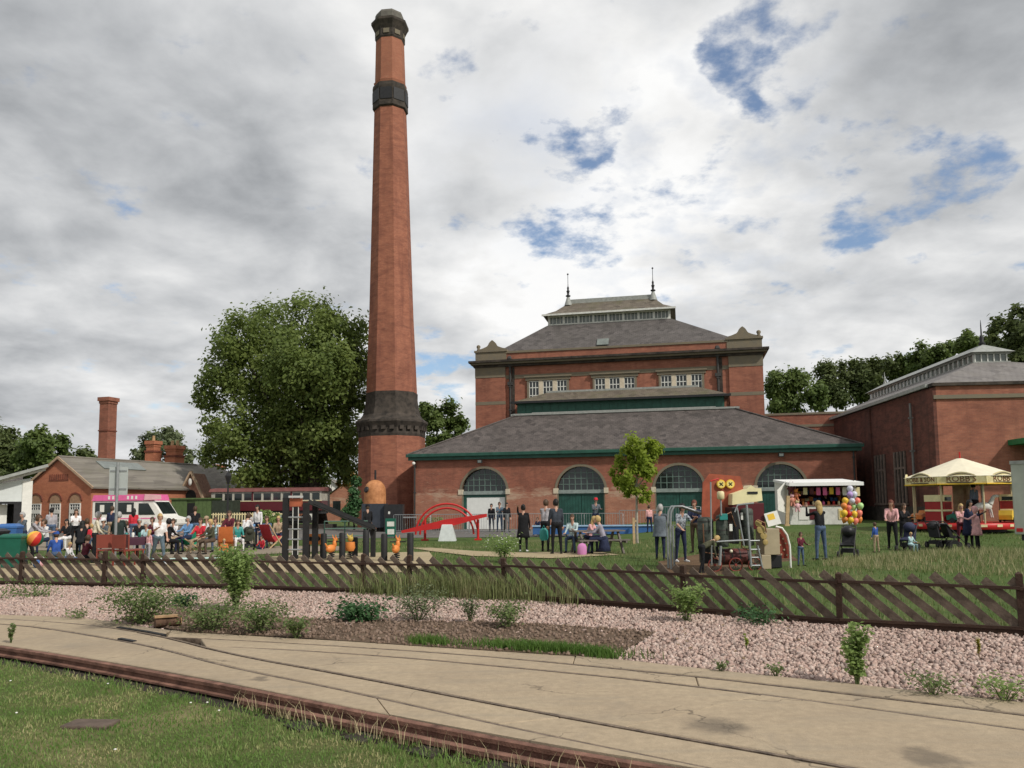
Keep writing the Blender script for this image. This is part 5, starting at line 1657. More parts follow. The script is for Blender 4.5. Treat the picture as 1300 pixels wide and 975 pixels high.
# low play posts
gpost = 'low black play posts'
for px, Y, h, lab in ((411.5, 24.5, .78, 'low black post next to the orange crate panel'), (435, 23.8, .82, 'low black post between two orange riders'), (451, 25.4, .62, 'shorter black post standing behind the yellow topped rider'), (465, 23.4, .9, 'thick low black post in front of the person in black'), (488, 23.2, .8, 'low black post left of the orange animal rider'), (521, 23.0, .82, 'low black post at the grass edge, right of the orange animal rider')):
    a = at(px, Y); a.z = 0
    o = MB().lathe([(.095, -.1), (.095, h - .03), (.075, h)], 10).build('play_post', BLKT, None, a)
    tag(o, lab, 'post', gpost)
# spring riders
def rider(px, Y, label, m=ORANGE, kind=0):
    a = at(px, Y); a.z = 0
    o = empty('spring_rider', a, random.uniform(-.5, .5) + math.pi / 2, label, 'play rider')
    pts = [(.1 * math.cos(t * 2.2), .1 * math.sin(t * 2.2), .02 + .02 * t) for t in range(13)]
    MB().tube(pts, .018, 6).build('spring', BLACKM, o)
    if kind == 0:
        MB().ball((-.02, 0, .36), (.22, .10, .12), 12, 8).ball((.18, 0, .5), (.07, .07, .13), 10, 7).ball((.22, 0, .62), (.10, .065, .065), 10, 7).tube([(.17, -.04, .66), (.15, -.06, .76)], [.025, .008], 6).tube([(.17, .04, .66), (.15, .06, .76)], [.025, .008], 6).tube([(-.2, 0, .4), (-.3, 0, .52)], [.04, .02], 6).build('body', m, o)
        MB().tube([(.17, -.24, .56), (.17, .24, .56)], .018, 6).build('handle', BLACKP, o)
    elif kind == 1:
        MB().lathe([(.12, .25), (.17, .36), (.15, .52)], 10).build('body', m, o)
        MB().ball((.03, 0, .63), (.10, .09, .10), 10, 7).tube([(.0, -.06, .7), (-.01, -.09, .78)], [.03, .008], 6).tube([(.0, .06, .7), (-.01, .09, .78)], [.03, .008], 6).build('head', mat('mustard', (.5, .36, .08), .6, .2, 5), o)
        MB().tube([(.1, -.22, .5), (.1, .22, .5)], .018, 6).build('handle', BLACKP, o)
    return o


rider(421, 23.6, 'orange spring rider between the low posts, leaning shape', ORANGE, 0)
rider(444.5, 24.2, 'orange spring rider with yellow head behind the fence', ORANGE, 1)
rider(503, 23.0, 'orange animal spring rider between the last two low posts', ORANGE, 0)
oc0 = at(400, 25); oc0.z = 0
ob = empty('activity_board', oc0, 0, 'orange rectangular play panel with round holes beside the climbing frame', 'play panel')
MB().box(-.28, .28, -.03, .03, .42, .75).build('board', ORANGE, ob)
for s_ in (-.2, .2):
    bx('leg', BLKT, ob, s_ - .04, s_ + .04, .032, .1, -.05, .6)
    MB().lathe([(.07, 0), (.07, .012)], 12).build('hole', BLACKP, ob, (s_ * .6, -.032, .6), (math.pi / 2, 0, 0))
# green hurdle rail
hd = empty('green_railing', at(438, 33), 0, 'dull green metal hurdle railing behind the play posts', 'railing')
for x in np.linspace(-.85, .85, 3):
    MB().tube([(x, 0, 0), (x, 0, 1.0)], .03, 6).build('post', DGREEN, hd)
for z in (.4, .7, 1.0):
    MB().tube([(-.85, 0, z), (.95, 0, z)], .025, 6).build('rail', PLASTIC('faded_green', (.12, .2, .16)) if 'faded_green' not in bpy.data.materials else bpy.data.materials['faded_green'], hd)

# --- orange dome on black plinth
od = at(476, 50)
dome = empty('orange_diving_bell', od, 0, 'orange riveted dome tank with porthole against the chimney base', 'tank')
dome.scale = (.92, .92, .96)
RDO = mat('orange_oxide', (.44, .17, .06), .7, .3, 3, .3, 8, c2=(.58, .26, .11))
MB().lathe([(.74, 1.3), (.76, 2.0), (.75, 2.6), (.71, 2.88), (.6, 3.12), (.42, 3.30), (.2, 3.40), (.02, 3.42)], 20).build('shell', RDO, dome)
MB().lathe([(.2, 0), (.2, .1), (.16, .12)], 14).build('porthole', BLACKM, dome, (-.45, -.58, 2.75), (math.pi / 2 - .3, 0, -.78))
MB().tube([(.02, 0, 3.35), (.02, 0, 4.05)], .07, 8).build('pipe', BLACKM, dome)
for a in range(4):
    t = math.pi / 4 + a * math.pi / 2
    bx('leg', BLACKM, dome, math.cos(t) * .6 - .05, math.cos(t) * .6 + .05, math.sin(t) * .6 - .05, math.sin(t) * .6 + .05, 0, 1.0)
bx('plinth', mat('blue_black_sheet', (.035, .042, .055), .6, .2, 4), dome, -.76, .78, -.8, .8, .3, 1.84)
dk = empty('dark_cabinet', at(499, 49), 0, 'dark open machine cabinet beside the orange dome', 'cabinet')
bx('case', BLACKM, dk, -.55, .6, 0, .8, 0, 1.7)
bx('shelf', GALV, dk, .62, 1.4, 0, .6, .85, .92)
bx('leg', BLACKM, dk, 1.3, 1.38, .02, .1, 0, .85)
bx('dial', WHITE2, dk, -.3, -.18, -.03, -.002, 1.1, 1.26)
gb = empty('green_notice', at(496, 40), .1, 'green notice board with two white sheets near the red beam', 'notice')
bx('board', GREENPL, gb, -.26, .26, 0, .06, .06, .98)
bx('sheet', WHITE2, gb, -.18, .18, -.012, -.002, .58, .82)
bx('sheet', WHITE2, gb, -.16, .18, -.012, -.002, .18, .44)
for s_ in (-.2, .2): bx('leg', BLACKM, gb, s_ - .03, s_ + .03, .062, .3, 0, .5)

# --- red beam engine exhibit
Yb = 36.0
be0 = at(562, Yb)
be = empty('red_beam_engine', be0, 0, 'long red tilted iron beam with red arch wheel on a pale pedestal', 'beam')
l_, r_ = Vector((lx(510, be), 0, lz(675, 510, be))), Vector((lx(618, be), .4, lz(654, 618, be)))
m_ = (l_ + r_) / 2
bmv = MB()
dv = (r_ - l_).normalized()
n_ = Vector((-dv.z, 0, dv.x))
pts = [(l_ - n_ * .06), (m_ - n_ * .2), (r_ - n_ * .07), (r_ + n_ * .07), (m_ + n_ * .17), (l_ + n_ * .05)]
bmv.slab_xz([(p.x, p.z) for p in pts], -.09, .09).build('beam', RED, be)
for k in np.linspace(.55, .95, 6):
    p = l_ + (r_ - l_) * k
    MB().tube([p + Vector((0, -.16, 0)), p + Vector((0, .16, 0))], .05, 8).build('boss', RED, be)
ac = Vector((lx(566, be), .5, lz(679, 566, be)))
R_ = (lx(606, be) - lx(526, be)) / 2
for rr_ in (R_, R_ * .86):
    MB().tube([ac + Vector((-rr_ * math.cos(math.pi * k / 20), 0, rr_ * .98 * math.sin(math.pi * k / 20))) for k in range(21)], .045, 8).build('arch_rim', RED, be)
for px in (538, 606):
    MB().tube([(lx(px, be), .5, 0), (lx(px, be), .5, .95)], .06, 8).build('upright', RED, be)
    MB().box(lx(px, be) - .16, lx(px, be) + .16, .36, .64, 0, .07).build('foot', RED, be)
MB().lathe([(.55, 0), (.34, .72), (.30, .74)], 4, (lx(568, be), 0, 0), math.pi / 4, False).build('pedestal', mat('pale_concrete', (.55, .58, .57), .8, .1, 5), be)

# --- crowd barriers along the forecourt
bar_frame = MB().tube([(0, 0, .05), (0, 0, 1.08), (.06, 0, 1.1), (2.14, 0, 1.1), (2.2, 0, 1.08), (2.2, 0, .05)], .02, 6).tube([(0, 0, .16), (2.2, 0, .16)], .018, 6).mesh('frame', GALV)
bar_in = MB()
for k in range(1, 16): bar_in.tube([(k * 2.2 / 16, 0, .16), (k * 2.2 / 16, 0, 1.08)], .008, 5, False)
bar_in = bar_in.mesh('infill_bars', GALV)
bar_foot = MB().bar((0, -.3, .03), (0, .3, .03), .05, .03).mesh('foot', GALV)
for px, Y, lab in ((500, 46, 'crowd barrier standing beside the dark machine cabinet'), (548, 45.5, 'crowd barrier showing through the red arch wheel'), (596, 44.5, 'crowd barrier at the lifted end of the red beam'), (643, 43.8, 'crowd barrier right of the white roller door group'), (690, 43, 'crowd barrier behind the two standing men'), (738, 42.4, 'crowd barrier behind the person with red cap'), (786, 41.8, 'crowd barrier behind the young yellow green tree'), (834, 41, 'crowd barrier behind the looped handrail, before the third arch')):
    o = empty('crowd_barrier', at(px, Y), -.2, 'grey steel ' + lab, 'barrier', 'steel crowd barriers')
    link('frame', bar_frame, o); link('infill_bars', bar_in, o)
    for x in (.15, 2.05): link('foot', bar_foot, o, (x, 0, 0))
bp_ = empty('blue_trough', at(676, 39.5), -.13, 'long low blue water trough behind the picnic group', 'trough')
bx('side', BLUE, bp_, 0, 5.9, 0, .05, .12, .55)
bx('side', BLUE, bp_, 0, 5.9, .85, .9, .12, .55)
bx('water', mat('pool_water', (.05, .16, .26), .08, .1, 2), bp_, .02, 5.88, .052, .848, .12, .46)
for x in np.linspace(.2, 5.7, 5): bx('leg', GALV, bp_, x, x + .08, .1, .8, 0, .119)
bx('rim', mat('pale_blue', (.35, .5, .7), .5, .1, 4), bp_, -.03, 5.93, -.05, -.001, .5, .57)
for px, lab in ((478, 'low dark planter trough at the foot of the hall corner'), (528, 'second dark planter behind the red arch')):
    o = empty('planter', at(px, 50), -.2, lab, 'planter')
    bx('box', mat('dark_planter', (.09, .07, .055), .9, .3, 5) if 'dark_planter' not in bpy.data.materials else bpy.data.materials['dark_planter'], o, 0, 1.8, 0, .5, 0, .5)
    v, f = leaf_arrays(np.stack([rs.uniform(.1, 1.7, 240), rs.uniform(.05, .45, 240), rs.uniform(.5, .85, 240)], 1), rs.normal(size=(240, 3)) + [0, 0, 1], .07)
    link('foliage', np_mesh('foliage', v, f, LEAFS), o)

# --- picnic bench
pb = at(757, 25.9); pb.z = 0
pt = empty('picnic_bench', pb, .25, 'grey timber picnic bench with the seated women', 'bench')
GREYW = mat('grey_timber', (.15, .13, .115), .85, .25, 6)
for k in range(4): bx('table_plank', GREYW, pt, -.85, .85, -.36 + k * .185, -.36 + k * .185 + .17, .71, .75)
for y in (-.78, .6):
    bx('seat_plank', GREYW, pt, -.85, .85, y, y + .2, .43, .47)
for x in (-.65, .65):
    MB().bar((x, -.68, 0), (x, -.2, .71), .06, .09).bar((x, .68, 0), (x, .2, .71), .06, .09).bar((x + .07, -.78, .40), (x + .07, .8, .40), .05, .08).build('trestle', GREYW, pt)
bgp = at(738, 25.0); bgp.z = 0
bag = empty('pink_bag', bgp, .2, 'bright pink bag standing on the tan path by the bench', 'bag')
MB().lathe([(.11, 0), (.14, .06), (.14, .26), (.1, .35), (.03, .38)], 10, (0, 0, 0), 0, True, True, 1.1, .7).build('body', PLASTIC('magenta_cloth', (.55, .22, .45), .8), bag)
MB().tube([(-.07, 0, .4), (-.05, 0, .5), (.05, 0, .5), (.07, 0, .4)], .012, 6).build('strap', BLACKP, bag)
tb = at(690, 26.2); tb.z = 0
tbo = empty('teal_bag', tb + Vector((0, 0, .42)), 0, 'teal carrier bag hanging beside the two standing men', 'bag')
MB().lathe([(.1, 0), (.15, .1), (.14, .32), (.08, .4)], 8, (0, 0, 0), 0, True, True, 1, .5).build('body', TURQ, tbo)
MB().tube([(-.05, 0, .39), (0, 0, .5), (.05, 0, .39)], .01, 6).build('handle', TURQ, tbo)

# --- junk play engine
Yj = 18.6
je0 = at(940, Yj); je0.z = 0
je = empty('junk_play_engine', je0, 0, 'playground engine of tanks, tubes, panels and maroon box', 'play sculpture')
jx = lambda px: lx(px, je)
jz = lambda py, px=930: lz(py, px, je)


def jb(name, m, px0, px1, py0, py1, y0, y1):
    return bx(name, m, je, jx(px0), jx(px1), y0, y1, jz(py1, (px0 + px1) / 2), jz(py0, (px0 + px1) / 2), .012)


REDO = mat('red_oxide_board', (.34, .085, .045), .75, .25, 5)
MB().slab_xz([(jx(896), jz(662)), (jx(936), jz(662)), (jx(942), jz(632)), (jx(952), jz(622)), (jx(948), jz(604)), (jx(908), jz(600)), (jx(899), jz(612))], .45, .5).build('back_board', REDO, je)
for px in (922, 934):
    d_ = MB().lathe([(.105, 0), (.11, .015), (.10, .03)], 18).build('disc', YELLOW, je, (jx(px), .42, jz(614)), (math.pi / 2, 0, 0))
    MB().lathe([(.085, 0), (.085, .006)], 18).build('disc_face', PLASTIC('pale_yellow', (.82, .66, .2)) if 'pale_yellow' not in bpy.data.materials else bpy.data.materials['pale_yellow'], d_, (0, 0, .03))
    MB().box(-.055, .055, -.011, .011, 0, .006, Matrix.Rotation(.78, 4, 'Z')).box(-.055, .055, -.011, .011, .001, .007, Matrix.Rotation(-.78, 4, 'Z')).build('cross', BLACKP, d_, (0, 0, .0365))
MB().slab_xz([(jx(931), jz(641)), (jx(970), jz(636)), (jx(969), jz(620)), (jx(962), jz(620)), (jx(956), jz(616)), (jx(950), jz(621)), (jx(932), jz(627))], .1, .62).build('cream_top', PLASTIC('cream_top_paint', (.80, .72, .42)), je)
bx('slot', BLACKP, je, jx(951), jx(964), .085, .099, jz(627, 957), jz(624, 957))
jb('maroon_box', MAROON, 932, 972, 638.5, 672, .12, .6)
for px0, px1, y0, y1, m, yy0, yy1, nm in ((926, 934, 644, 690, BLACKP, -.2, .4, 'side_panel'), (892, 912, 694, 716, BLACKP, .1, .5, 'base_box'), (966, 986, 671, 704, BEIGE, -.12, .5, 'cabinet'), (962, 974, 704, 722, BEIGE, -.14, .4, 'cabinet_leg'), (974.5, 990, 705, 721, BLACKP, .0, .5, 'base_box')):
    jb(nm, m, px0, px1, y0, y1, yy0, yy1)
for px0, px1, y0, y1, yc in ((886, 906, 656, 692, .1), (907, 922, 653, 694, -.08), (941, 957, 645, 693, .1)):
    rr_ = (jx(px1) - jx(px0)) / 2; zt, zb_ = jz(y0), jz(y1)
    tk = MB().lathe([(rr_ * .9, zb_), (rr_, zb_ + .03), (rr_, zt - .06), (rr_ * .8, zt - .015), (rr_ * .35, zt)], 16, ((jx(px0) + jx(px1)) / 2, yc, 0)).build('tank', mat('worn_green_tank', (.035, .06, .05), .6, .5, 9, .4, 20, c2=(.10, .11, .09)) if 'worn_green_tank' not in bpy.data.materials else bpy.data.materials['worn_green_tank'], je)
    for f_ in (.15, .5, .82):
        zz = zb_ + (zt - zb_) * f_
        MB().lathe([(rr_ * 1.03, zz), (rr_ * 1.03, zz + .03)], 16, ((jx(px0) + jx(px1)) / 2, yc, 0)).build('band', DARKP, tk)
    for a_ in range(6):
        MB().ball(((jx(px0) + jx(px1)) / 2 + rr_ * math.cos(-2.6 + a_ * .4), yc + rr_ * math.sin(-2.6 + a_ * .4), zb_ + .3), .014, 6, 4).build('rivet', DARKP, tk)
BOI = mat('worn_maroon_boiler', (.10, .02, .022), .55, .5, 8, .4, 18, c2=(.18, .06, .05))
MB().lathe([(.02, 0), (.17, .01), (.19, .04), (.19, .70), (.17, .73), (.02, .74)], 18).build('boiler', BOI, je, (jx(912), .1, jz(707)), (0, math.pi / 2, 0))
for k in range(4):
    MB().lathe([(.196, 0), (.196, .03)], 18).build('boiler_band', DARKP, je, (jx(912) + .06 + k * .19, .1, jz(707)), (0, math.pi / 2, 0))
for px in (903, 929, 953):
    wh = MB().tube([(.15 * math.cos(t * math.pi / 10), 0, .15 * math.sin(t * math.pi / 10)) for t in range(21)], .016, 6).tube([(0, -.03, 0), (0, .03, 0)], .03, 8).build('spoked_wheel', mat('wheel_red', (.22, .04, .03), .6, .3, 8) if 'wheel_red' not in bpy.data.materials else bpy.data.materials['wheel_red'], je, (jx(px), -.16, .17))
    for t in range(8):
        MB().tube([(0, 0, 0), (.15 * math.cos(t * math.pi / 4), 0, .15 * math.sin(t * math.pi / 4))], .008, 5).build('spoke', DARKP, wh)
for a_, b_, c_ in (((889, 664), (889, 700), (912, 704)), ((905, 660), (924, 650), (930, 668)), ((957, 660), (966, 664), (968, 676)), ((936, 676), (936, 694), (950, 700))):
    MB().tube([(jx(a_[0]), -.22, jz(a_[1])), (jx(b_[0]), -.24, jz(b_[1])), (jx(c_[0]), -.2, jz(c_[1]))], .016, 8).build('pipe', mat('copper_pipe', (.24, .12, .07), .5, .3, 8, metal=.4) if 'copper_pipe' not in bpy.data.materials else bpy.data.materials['copper_pipe'], je)
jb('gauge', WHITE, 921, 925, 665, 674, -.27, -.251)
jb('gauge', WHITE, 938, 941, 651, 660, -.12, -.101)
jb('gauge', TURQ, 909, 919, 652, 660, -.30, -.27)
MB().ball((jx(923), -.22, jz(699)), .04, 8, 6).build('lamp', PLASTIC('pale_lamp', (.7, .65, .5)), je)
for (pa, pb_), (pc, pd), r_ in (((899, 612), (897, 716), .018), ((911, 632), (911, 654), .02), ((909, 692), (907, 716), .035), ((943, 641), (946, 718), .028), ((931, 645), (938, 692), .02), ((955, 692), (960, 720), .02)):
    MB().tube([(jx(pa), -.3, jz(pb_)), (jx(pc), -.3, jz(pd))], r_, 8).build('tube', GALV, je)
for py in (686, 697, 707, 717):
    MB().tube([(jx(945), -.3, jz(py)), (jx(958), -.28, jz(py))], .02, 8).build('rung', GALV, je)
MB().tube([(jx(898), -.3, jz(687)), (jx(944), -.3, jz(685))], .022, 8).build('tube', GALV, je)
MB().tube([(jx(928), -.3, jz(650)), (jx(932), -.3, jz(641)), (jx(952), -.3, jz(639))], .022, 8).build('tube', GALV, je)
MB().lathe([(.06, 0), (.085, .03), (.085, .16), (.06, .19)], 10, (jx(911), -.3, jz(634))).build('cap', CREAM, je)
MB().tube([(jx(909), -.3, jz(611)), (jx(909), -.3, jz(608)), (jx(899), -.3, jz(611))], .016, 6).build('tube', RED, je)
fr = MB().slab_xz([(jx(986.5), jz(710)), (jx(1002), jz(710)), (jx(1002), jz(690)), (jx(998), jz(675)), (jx(992), jz(669)), (jx(986.5), jz(668))], .1, .16).build('red_fretwork', mat('dark_red_iron', (.20, .035, .02), .6, .25, 8), je)
for px, py in ((990, 677), (994, 684), (990, 692), (995, 698), (991, 704), (997, 690), (998, 705)):
    MB().lathe([(.022, 0), (.022, .012)], 8).build('fret_hole', BEIGE, fr, (jx(px), .088, jz(py, px)), (math.pi / 2, 0, 0))
MB().tube([(jx(984), .02, jz(669)), (jx(992), .02, jz(671)), (jx(998), .02, jz(680)), (jx(1001), .02, jz(694)), (jx(1001), .02, jz(722, 1001))], .025, 8).build('tube', WHITE, je)
pos_ = MB().box(-.16, .16, -.01, .01, -.16, .16).build('poster', WHITE, je, (jx(981), .05, jz(659)), (-.15, -.25, 0))
MB().box(-.10, .06, -.014, -.0105, -.02, .12).build('poster_print', YELLOW, pos_)
for px, py, s_ in ((962, 672, .09), (965, 680, .07), (967, 688, .055), (959, 664, .07)):
    MB().lathe([(s_, 0), (s_, .03), (s_ * .3, .035)], 9, (0, 0, 0), 0, False).tube([(s_ * 1.0 * math.cos(t * math.pi / 8), s_ * 1.0 * math.sin(t * math.pi / 8), .015) for t in range(17)], .012, 5).build('cog', mat('brass', (.42, .31, .12), .6, .3, 8, metal=.2) if 'brass' not in bpy.data.materials else bpy.data.materials['brass'], je, (jx(px), -.15, jz(py, px)), (math.pi / 2, 0, 0))
# looped handrail
hl = at(855, 19.2); hl.z = 0
hro = empty('looped_handrail', hl, 0, 'grey looped tube handrail beside the elderly visitor', 'handrail')
hx = lambda px: lx(px, hro)
hz = lambda py: lz(py, 860, hro)
for dy in (0, .35):
    MB().tube([(hx(850), dy, 0), (hx(850), dy, hz(672)), (hx(852), dy, hz(650)), (hx(856), dy, hz(643)), (hx(866), dy, hz(643)), (hx(894), dy, hz(653)), (hx(903), dy, hz(653))], .028, 8).build('rail', GALV, hro)
MB().tube([(hx(856), .17, 0), (hx(855), .17, hz(668))], .026, 8).build('post', GALV, hro)

# --- sweet kiosk
kq = at(1000, 41); kw = P(1082, 641, 41).x - kq.x
ko = empty('sweet_kiosk', kq, rad(-3), 'white stall with long white awning and open dark counter', 'kiosk')
H0 = P(1030, 607, 41).z - kq.z
bx('back_wall', mat('dark_stock', (.05, .02, .022), .8, .5, 3, c2=(.13, .035, .05)), ko, 0, kw, 1.9, 2.0, 0, H0 - .2)
bx('side_wall', WHITE, ko, -.08, 0, -.2, 2.0, 0, H0 - .15)
bx('side_wall', WHITE, ko, kw, kw + .08, -.2, 2.0, 0, H0 - .15)
MB().add([(-.08, -.2, 0.55), (-.75, -.9, .75), (-.75, -.9, 1.75), (-.08, -.2, H0 - .15), (-.10, -.18, .55), (-.77, -.88, .75), (-.77, -.88, 1.75), (-.10, -.18, H0 - .15)],
         [(0, 1, 2, 3), (7, 6, 5, 4), (0, 4, 5, 1), (1, 5, 6, 2), (2, 6, 7, 3), (3, 7, 4, 0)]).build('flap', WHITE, ko)
MB().add([(-.15, -.95, H0 - .42), (kw + .2, -.95, H0 - .42), (kw + .2, -.95, H0 - .25), (-.15, -.95, H0 - .25), (-.15, 2.0, H0), (kw + .2, 2.0, H0), (-.15, 2.0, H0 - .12), (kw + .2, 2.0, H0 - .12)],
         [(0, 1, 2, 3), (3, 2, 5, 4), (0, 6, 7, 1), (4, 5, 7, 6), (0, 3, 4, 6), (1, 7, 5, 2)]).build('awning', mat('white_awning', (.8, .8, .78), .6, .04, 4), ko)
bx('counter', WHITE2, ko, 0.02, kw - .02, -.3, .3, .0, .95)
bx('counter_top', mat('counter_top', (.2, .09, .07), .6, .3, 5), ko, 0.02, kw - .02, -.35, .5, .952, 1.0)
for k in range(5):
    z = 1.15 + k % 3 * .36
    bx('shelf', mat('shelf_board', (.25, .1, .09), .7, .3, 4) if 'shelf_board' not in bpy.data.materials else bpy.data.materials['shelf_board'], ko, .1 + (k // 3) * 1.6, 1.5 + (k // 3) * 1.6, 1.55, 1.89, z, z + .05)
sigs = [(1.0, YELLOW), (1.9, CREAM), (2.9, WHITE)]
for x, m in ((.45, WHITE), (1.0, MAROON), (2.45, CREAM)):
    bx('counter_sign', m, ko, x, x + .5, -.33, -.301, .25, .8)
bx('counter_sign', YELLOW, ko, 2.52, 2.9, -.345, -.331, .35, .7)
GOODS = [MAROON, PINK, ORANGE, RED, CREAM, BLUE, YELLOW, WHITE, LPINK, GREENPL]
for k in range(34):
    x = .12 + (k % 17) * .215
    w_, h_ = random.uniform(.06, .1), random.uniform(.12, .28)
    z = (1.2, 1.56)[k // 17]
    bx('goods_box', random.choice(GOODS), ko, x - w_, x + w_, 1.3, 1.54, z, z + h_)
for k in range(9):
    bx('hanging_pack', random.choice(GOODS), ko, .7 + k * .33, .9 + k * .33, -.4, -.36, H0 - .85 + random.uniform(-.1, .05), H0 - .5)
for k in range(12):
    x = .3 + k * .26
    MB().lathe([(.06, 0), (.07, .12), (.05, .16), (.02, .2)], 8, (x, .1, 1.002)).build('sweet_jar', (MAROON, PINK, ORANGE, RED, CREAM)[k % 5], ko)


def toy(p, m, m2, label, h=.5):
    o = empty('soft_toy', p, random.uniform(-.4, .4), label, 'toy', 'soft toys hung on the kiosk')
    MB().ball((0, 0, -.35), (.13, .11, .17), 10, 7).tube([(-.09, -.02, -.27), (-.2, -.05, -.38)], [.05, .035], 7).tube([(.09, -.02, -.27), (.2, -.05, -.38)], [.05, .035], 7).tube([(-.06, -.03, -.47), (-.09, -.06, -.64)], [.055, .04], 7).tube([(.06, -.03, -.47), (.09, -.06, -.64)], [.055, .04], 7).build('body', m, o)
    MB().ball((0, -.01, -.12), (.11, .1, .1), 10, 7).ball((-.08, 0, -.04), .04, 6, 5).ball((.08, 0, -.04), .04, 6, 5).build('head', m2, o)
    MB().tube([(0, 0, -.02), (0, 0, .16)], .006, 4).build('cord', WHITE, o)


RK = Matrix.Rotation(rad(-3), 3, 'Z')
for i, (x, z, m, m2, lab) in enumerate(((.05, 1.95, MAROON, PLASTIC('plum', (.16, .05, .07)), 'plum coloured soft toy at the top of the kiosk corner'), (.28, 1.6, PLASTIC('rust_toy', (.5, .16, .08)), ORANGE, 'rust orange soft toy hanging under the plum one'), (.08, 1.35, PLASTIC('salmon', (.6, .25, .18)), LPINK, 'salmon soft toy against the kiosk flap'), (.32, 1.05, LPINK, CREAM, 'pale pink soft toy hanging lowest by the counter'))):
    toy(kq + RK @ Vector((x, -.55, z + .25)), m, m2, lab)
ppk = at(998, 39.4)
bo = empty('timber_post', ppk, 0, 'pale brown timber post leaning by the kiosk flap', 'post')
MB().bar((0, 0, 0), (.12, 0, 1.5), .16, .12).build('shaft', PALEW, bo)
MB().box(-.12, .12, -.1, .1, 0, .08).build('foot', PALEW, bo)
bl0 = at(1080, 39.4)
blo = empty('balloon_bunch', bl0, 0, 'bunch of bright balloons and inflatables tied beside the kiosk', 'balloons')
MB().tube([(0, 0, 0), (0, 0, 1.9)], .02, 6).build('pole', GALV, blo)
bc = [ORANGE, YELLOW, RED, PLASTIC('lime', (.45, .7, .3)), PLASTIC('coral', (.8, .22, .16)), PINK, PLASTIC('silver_foil', (.6, .6, .68), .25), PLASTIC('lilac', (.45, .3, .6))]
bp2 = [(-.35, .3, 0), (-.1, .25, 1), (.15, .22, 4), (.38, .3, 0), (-.42, .6, 1), (-.18, .55, 2), (.1, .55, 1), (.35, .6, 4), (-.4, .95, 0), (-.15, .88, 4), (.15, .9, 3), (.4, .95, 3), (-.3, 1.22, 1), (.3, 1.2, 4), (.0, 1.2, 6), (-.08, 1.5, 7), (.12, 1.52, 6), (.0, 1.8, 6)]
for x, z, c in bp2:
    o_ = MB().lathe([(.01, -.22), (.08, -.15), (.155, -.02), (.15, .08), (.09, .16), (.0, .18)], 12, (0, 0, 0), 0, True, False).build('balloon', bc[c], blo, (x, random.uniform(-.2, .05), z), (random.uniform(-.3, .3), random.uniform(-.3, .3), 0))

# --- carousel
YC = 34.0
ca0 = at(1222, YC)
car = empty('childrens_carousel', ca0, 0, 'small fairground carousel with cream canopy and lettered rounding boards', 'carousel')
RCs, ZB = 2.27, P(1222, 616, YC).z - ca0.z
ZT, ZA = P(1222, 603, YC).z - ca0.z, P(1222, 582, YC).z - ca0.z
MB().lathe([(2.0, .12), (2.05, .2), (2.05, .36), (2.0, .38)], 20).build('platform', RED, car)
MB().lathe([(1.6, .0), (1.6, .12)], 16).build('underframe', BLACKM, car)
for k in range(20):
    t = 2 * math.pi * (k + .5) / 20
    MB().box(-.12, .12, -.006, .006, -.05, .05).build('gold_panel', CREAM, car, (math.cos(t) * 2.035, math.sin(t) * 2.035, .28), (0, 0, t + math.pi / 2))
NS = 8
MB().lathe([(RCs * .99, ZT - .1), (RCs * .80, ZT + .06), (.12, ZA)], 16, (0, 0, 0), math.pi / 8, False).build('canopy', CANVAS, car)
MB().tube([(0, 0, ZA), (0, 0, ZA + .28)], .03, 6).build('canopy_finial', RED, car)
MB().lathe([(.35, .38), (.35, ZB)], 12).build('centre_column', mat('mirror_panels', (.30, .18, .09), .4, .4, 3, c2=(.45, .33, .18)), car)
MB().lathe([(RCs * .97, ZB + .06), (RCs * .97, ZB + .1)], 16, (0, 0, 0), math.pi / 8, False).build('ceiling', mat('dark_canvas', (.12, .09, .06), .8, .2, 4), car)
CRB = mat('rounding_board', (.66, .55, .25), .5, .15, 6, c2=(.76, .68, .40))
LET = mat('maroon_gold_letter', (.16, .04, .015), .5, .2, 8)
words_ = {0: "ROBB'S", 7: 'ROBB & SON', 1: "ROBB'S"}
ap = RCs * math.cos(math.pi / NS)
wd = 2 * RCs * math.sin(math.pi / NS)
for k in range(NS):
    t = -math.pi / 2 + 2 * math.pi * k / NS - math.atan2(ca0.x, ca0.y)
    pts = [(-wd / 2, 0), (wd / 2, 0), (wd / 2, ZT - ZB - .12)] + [(wd / 2 - wd * j / 16, ZT - ZB - .12 + (.20 * math.sin(math.pi * j / 16) ** 2 if 3 < j < 13 else .05 * math.sin(math.pi * j / 16))) for j in range(1, 16)] + [(-wd / 2, ZT - ZB - .12)]
    rbk = MB().slab_xz(pts, -.03, .03).build('rounding_board', CRB, car, (math.cos(t) * ap, math.sin(t) * ap, ZB), (0, 0, t + math.pi / 2))
    MB().box(-wd / 2, wd / 2, -.05, -.031, .0, .05).build('trim', YELLOW, rbk)
    MB().tube([(-wd * .3 + wd * .6 * j / 12, -.035, ZT - ZB - .13 + .15 * math.sin(math.pi * j / 12)) for j in range(13)], .025, 6).build('crest_scroll', STONE, rbk)
    wtx = words_.get(k)
    if wtx:
        text_mesh('lettering', wtx, .34 if len(wtx) < 8 else .27, LET, rbk, (0, -.035, .22), (math.pi / 2, 0, 0), .008)
    ta = t + math.pi / NS
    MB().tube([(math.cos(ta) * 1.98, math.sin(ta) * 1.98, .36), (math.cos(ta) * 1.98, math.sin(ta) * 1.98, ZB + .06)], .035, 8).build('pole', mat('pole_brass', (.55, .45, .28), .4, .15, 7) if 'pole_brass' not in bpy.data.materials else bpy.data.materials['pole_brass'], car)


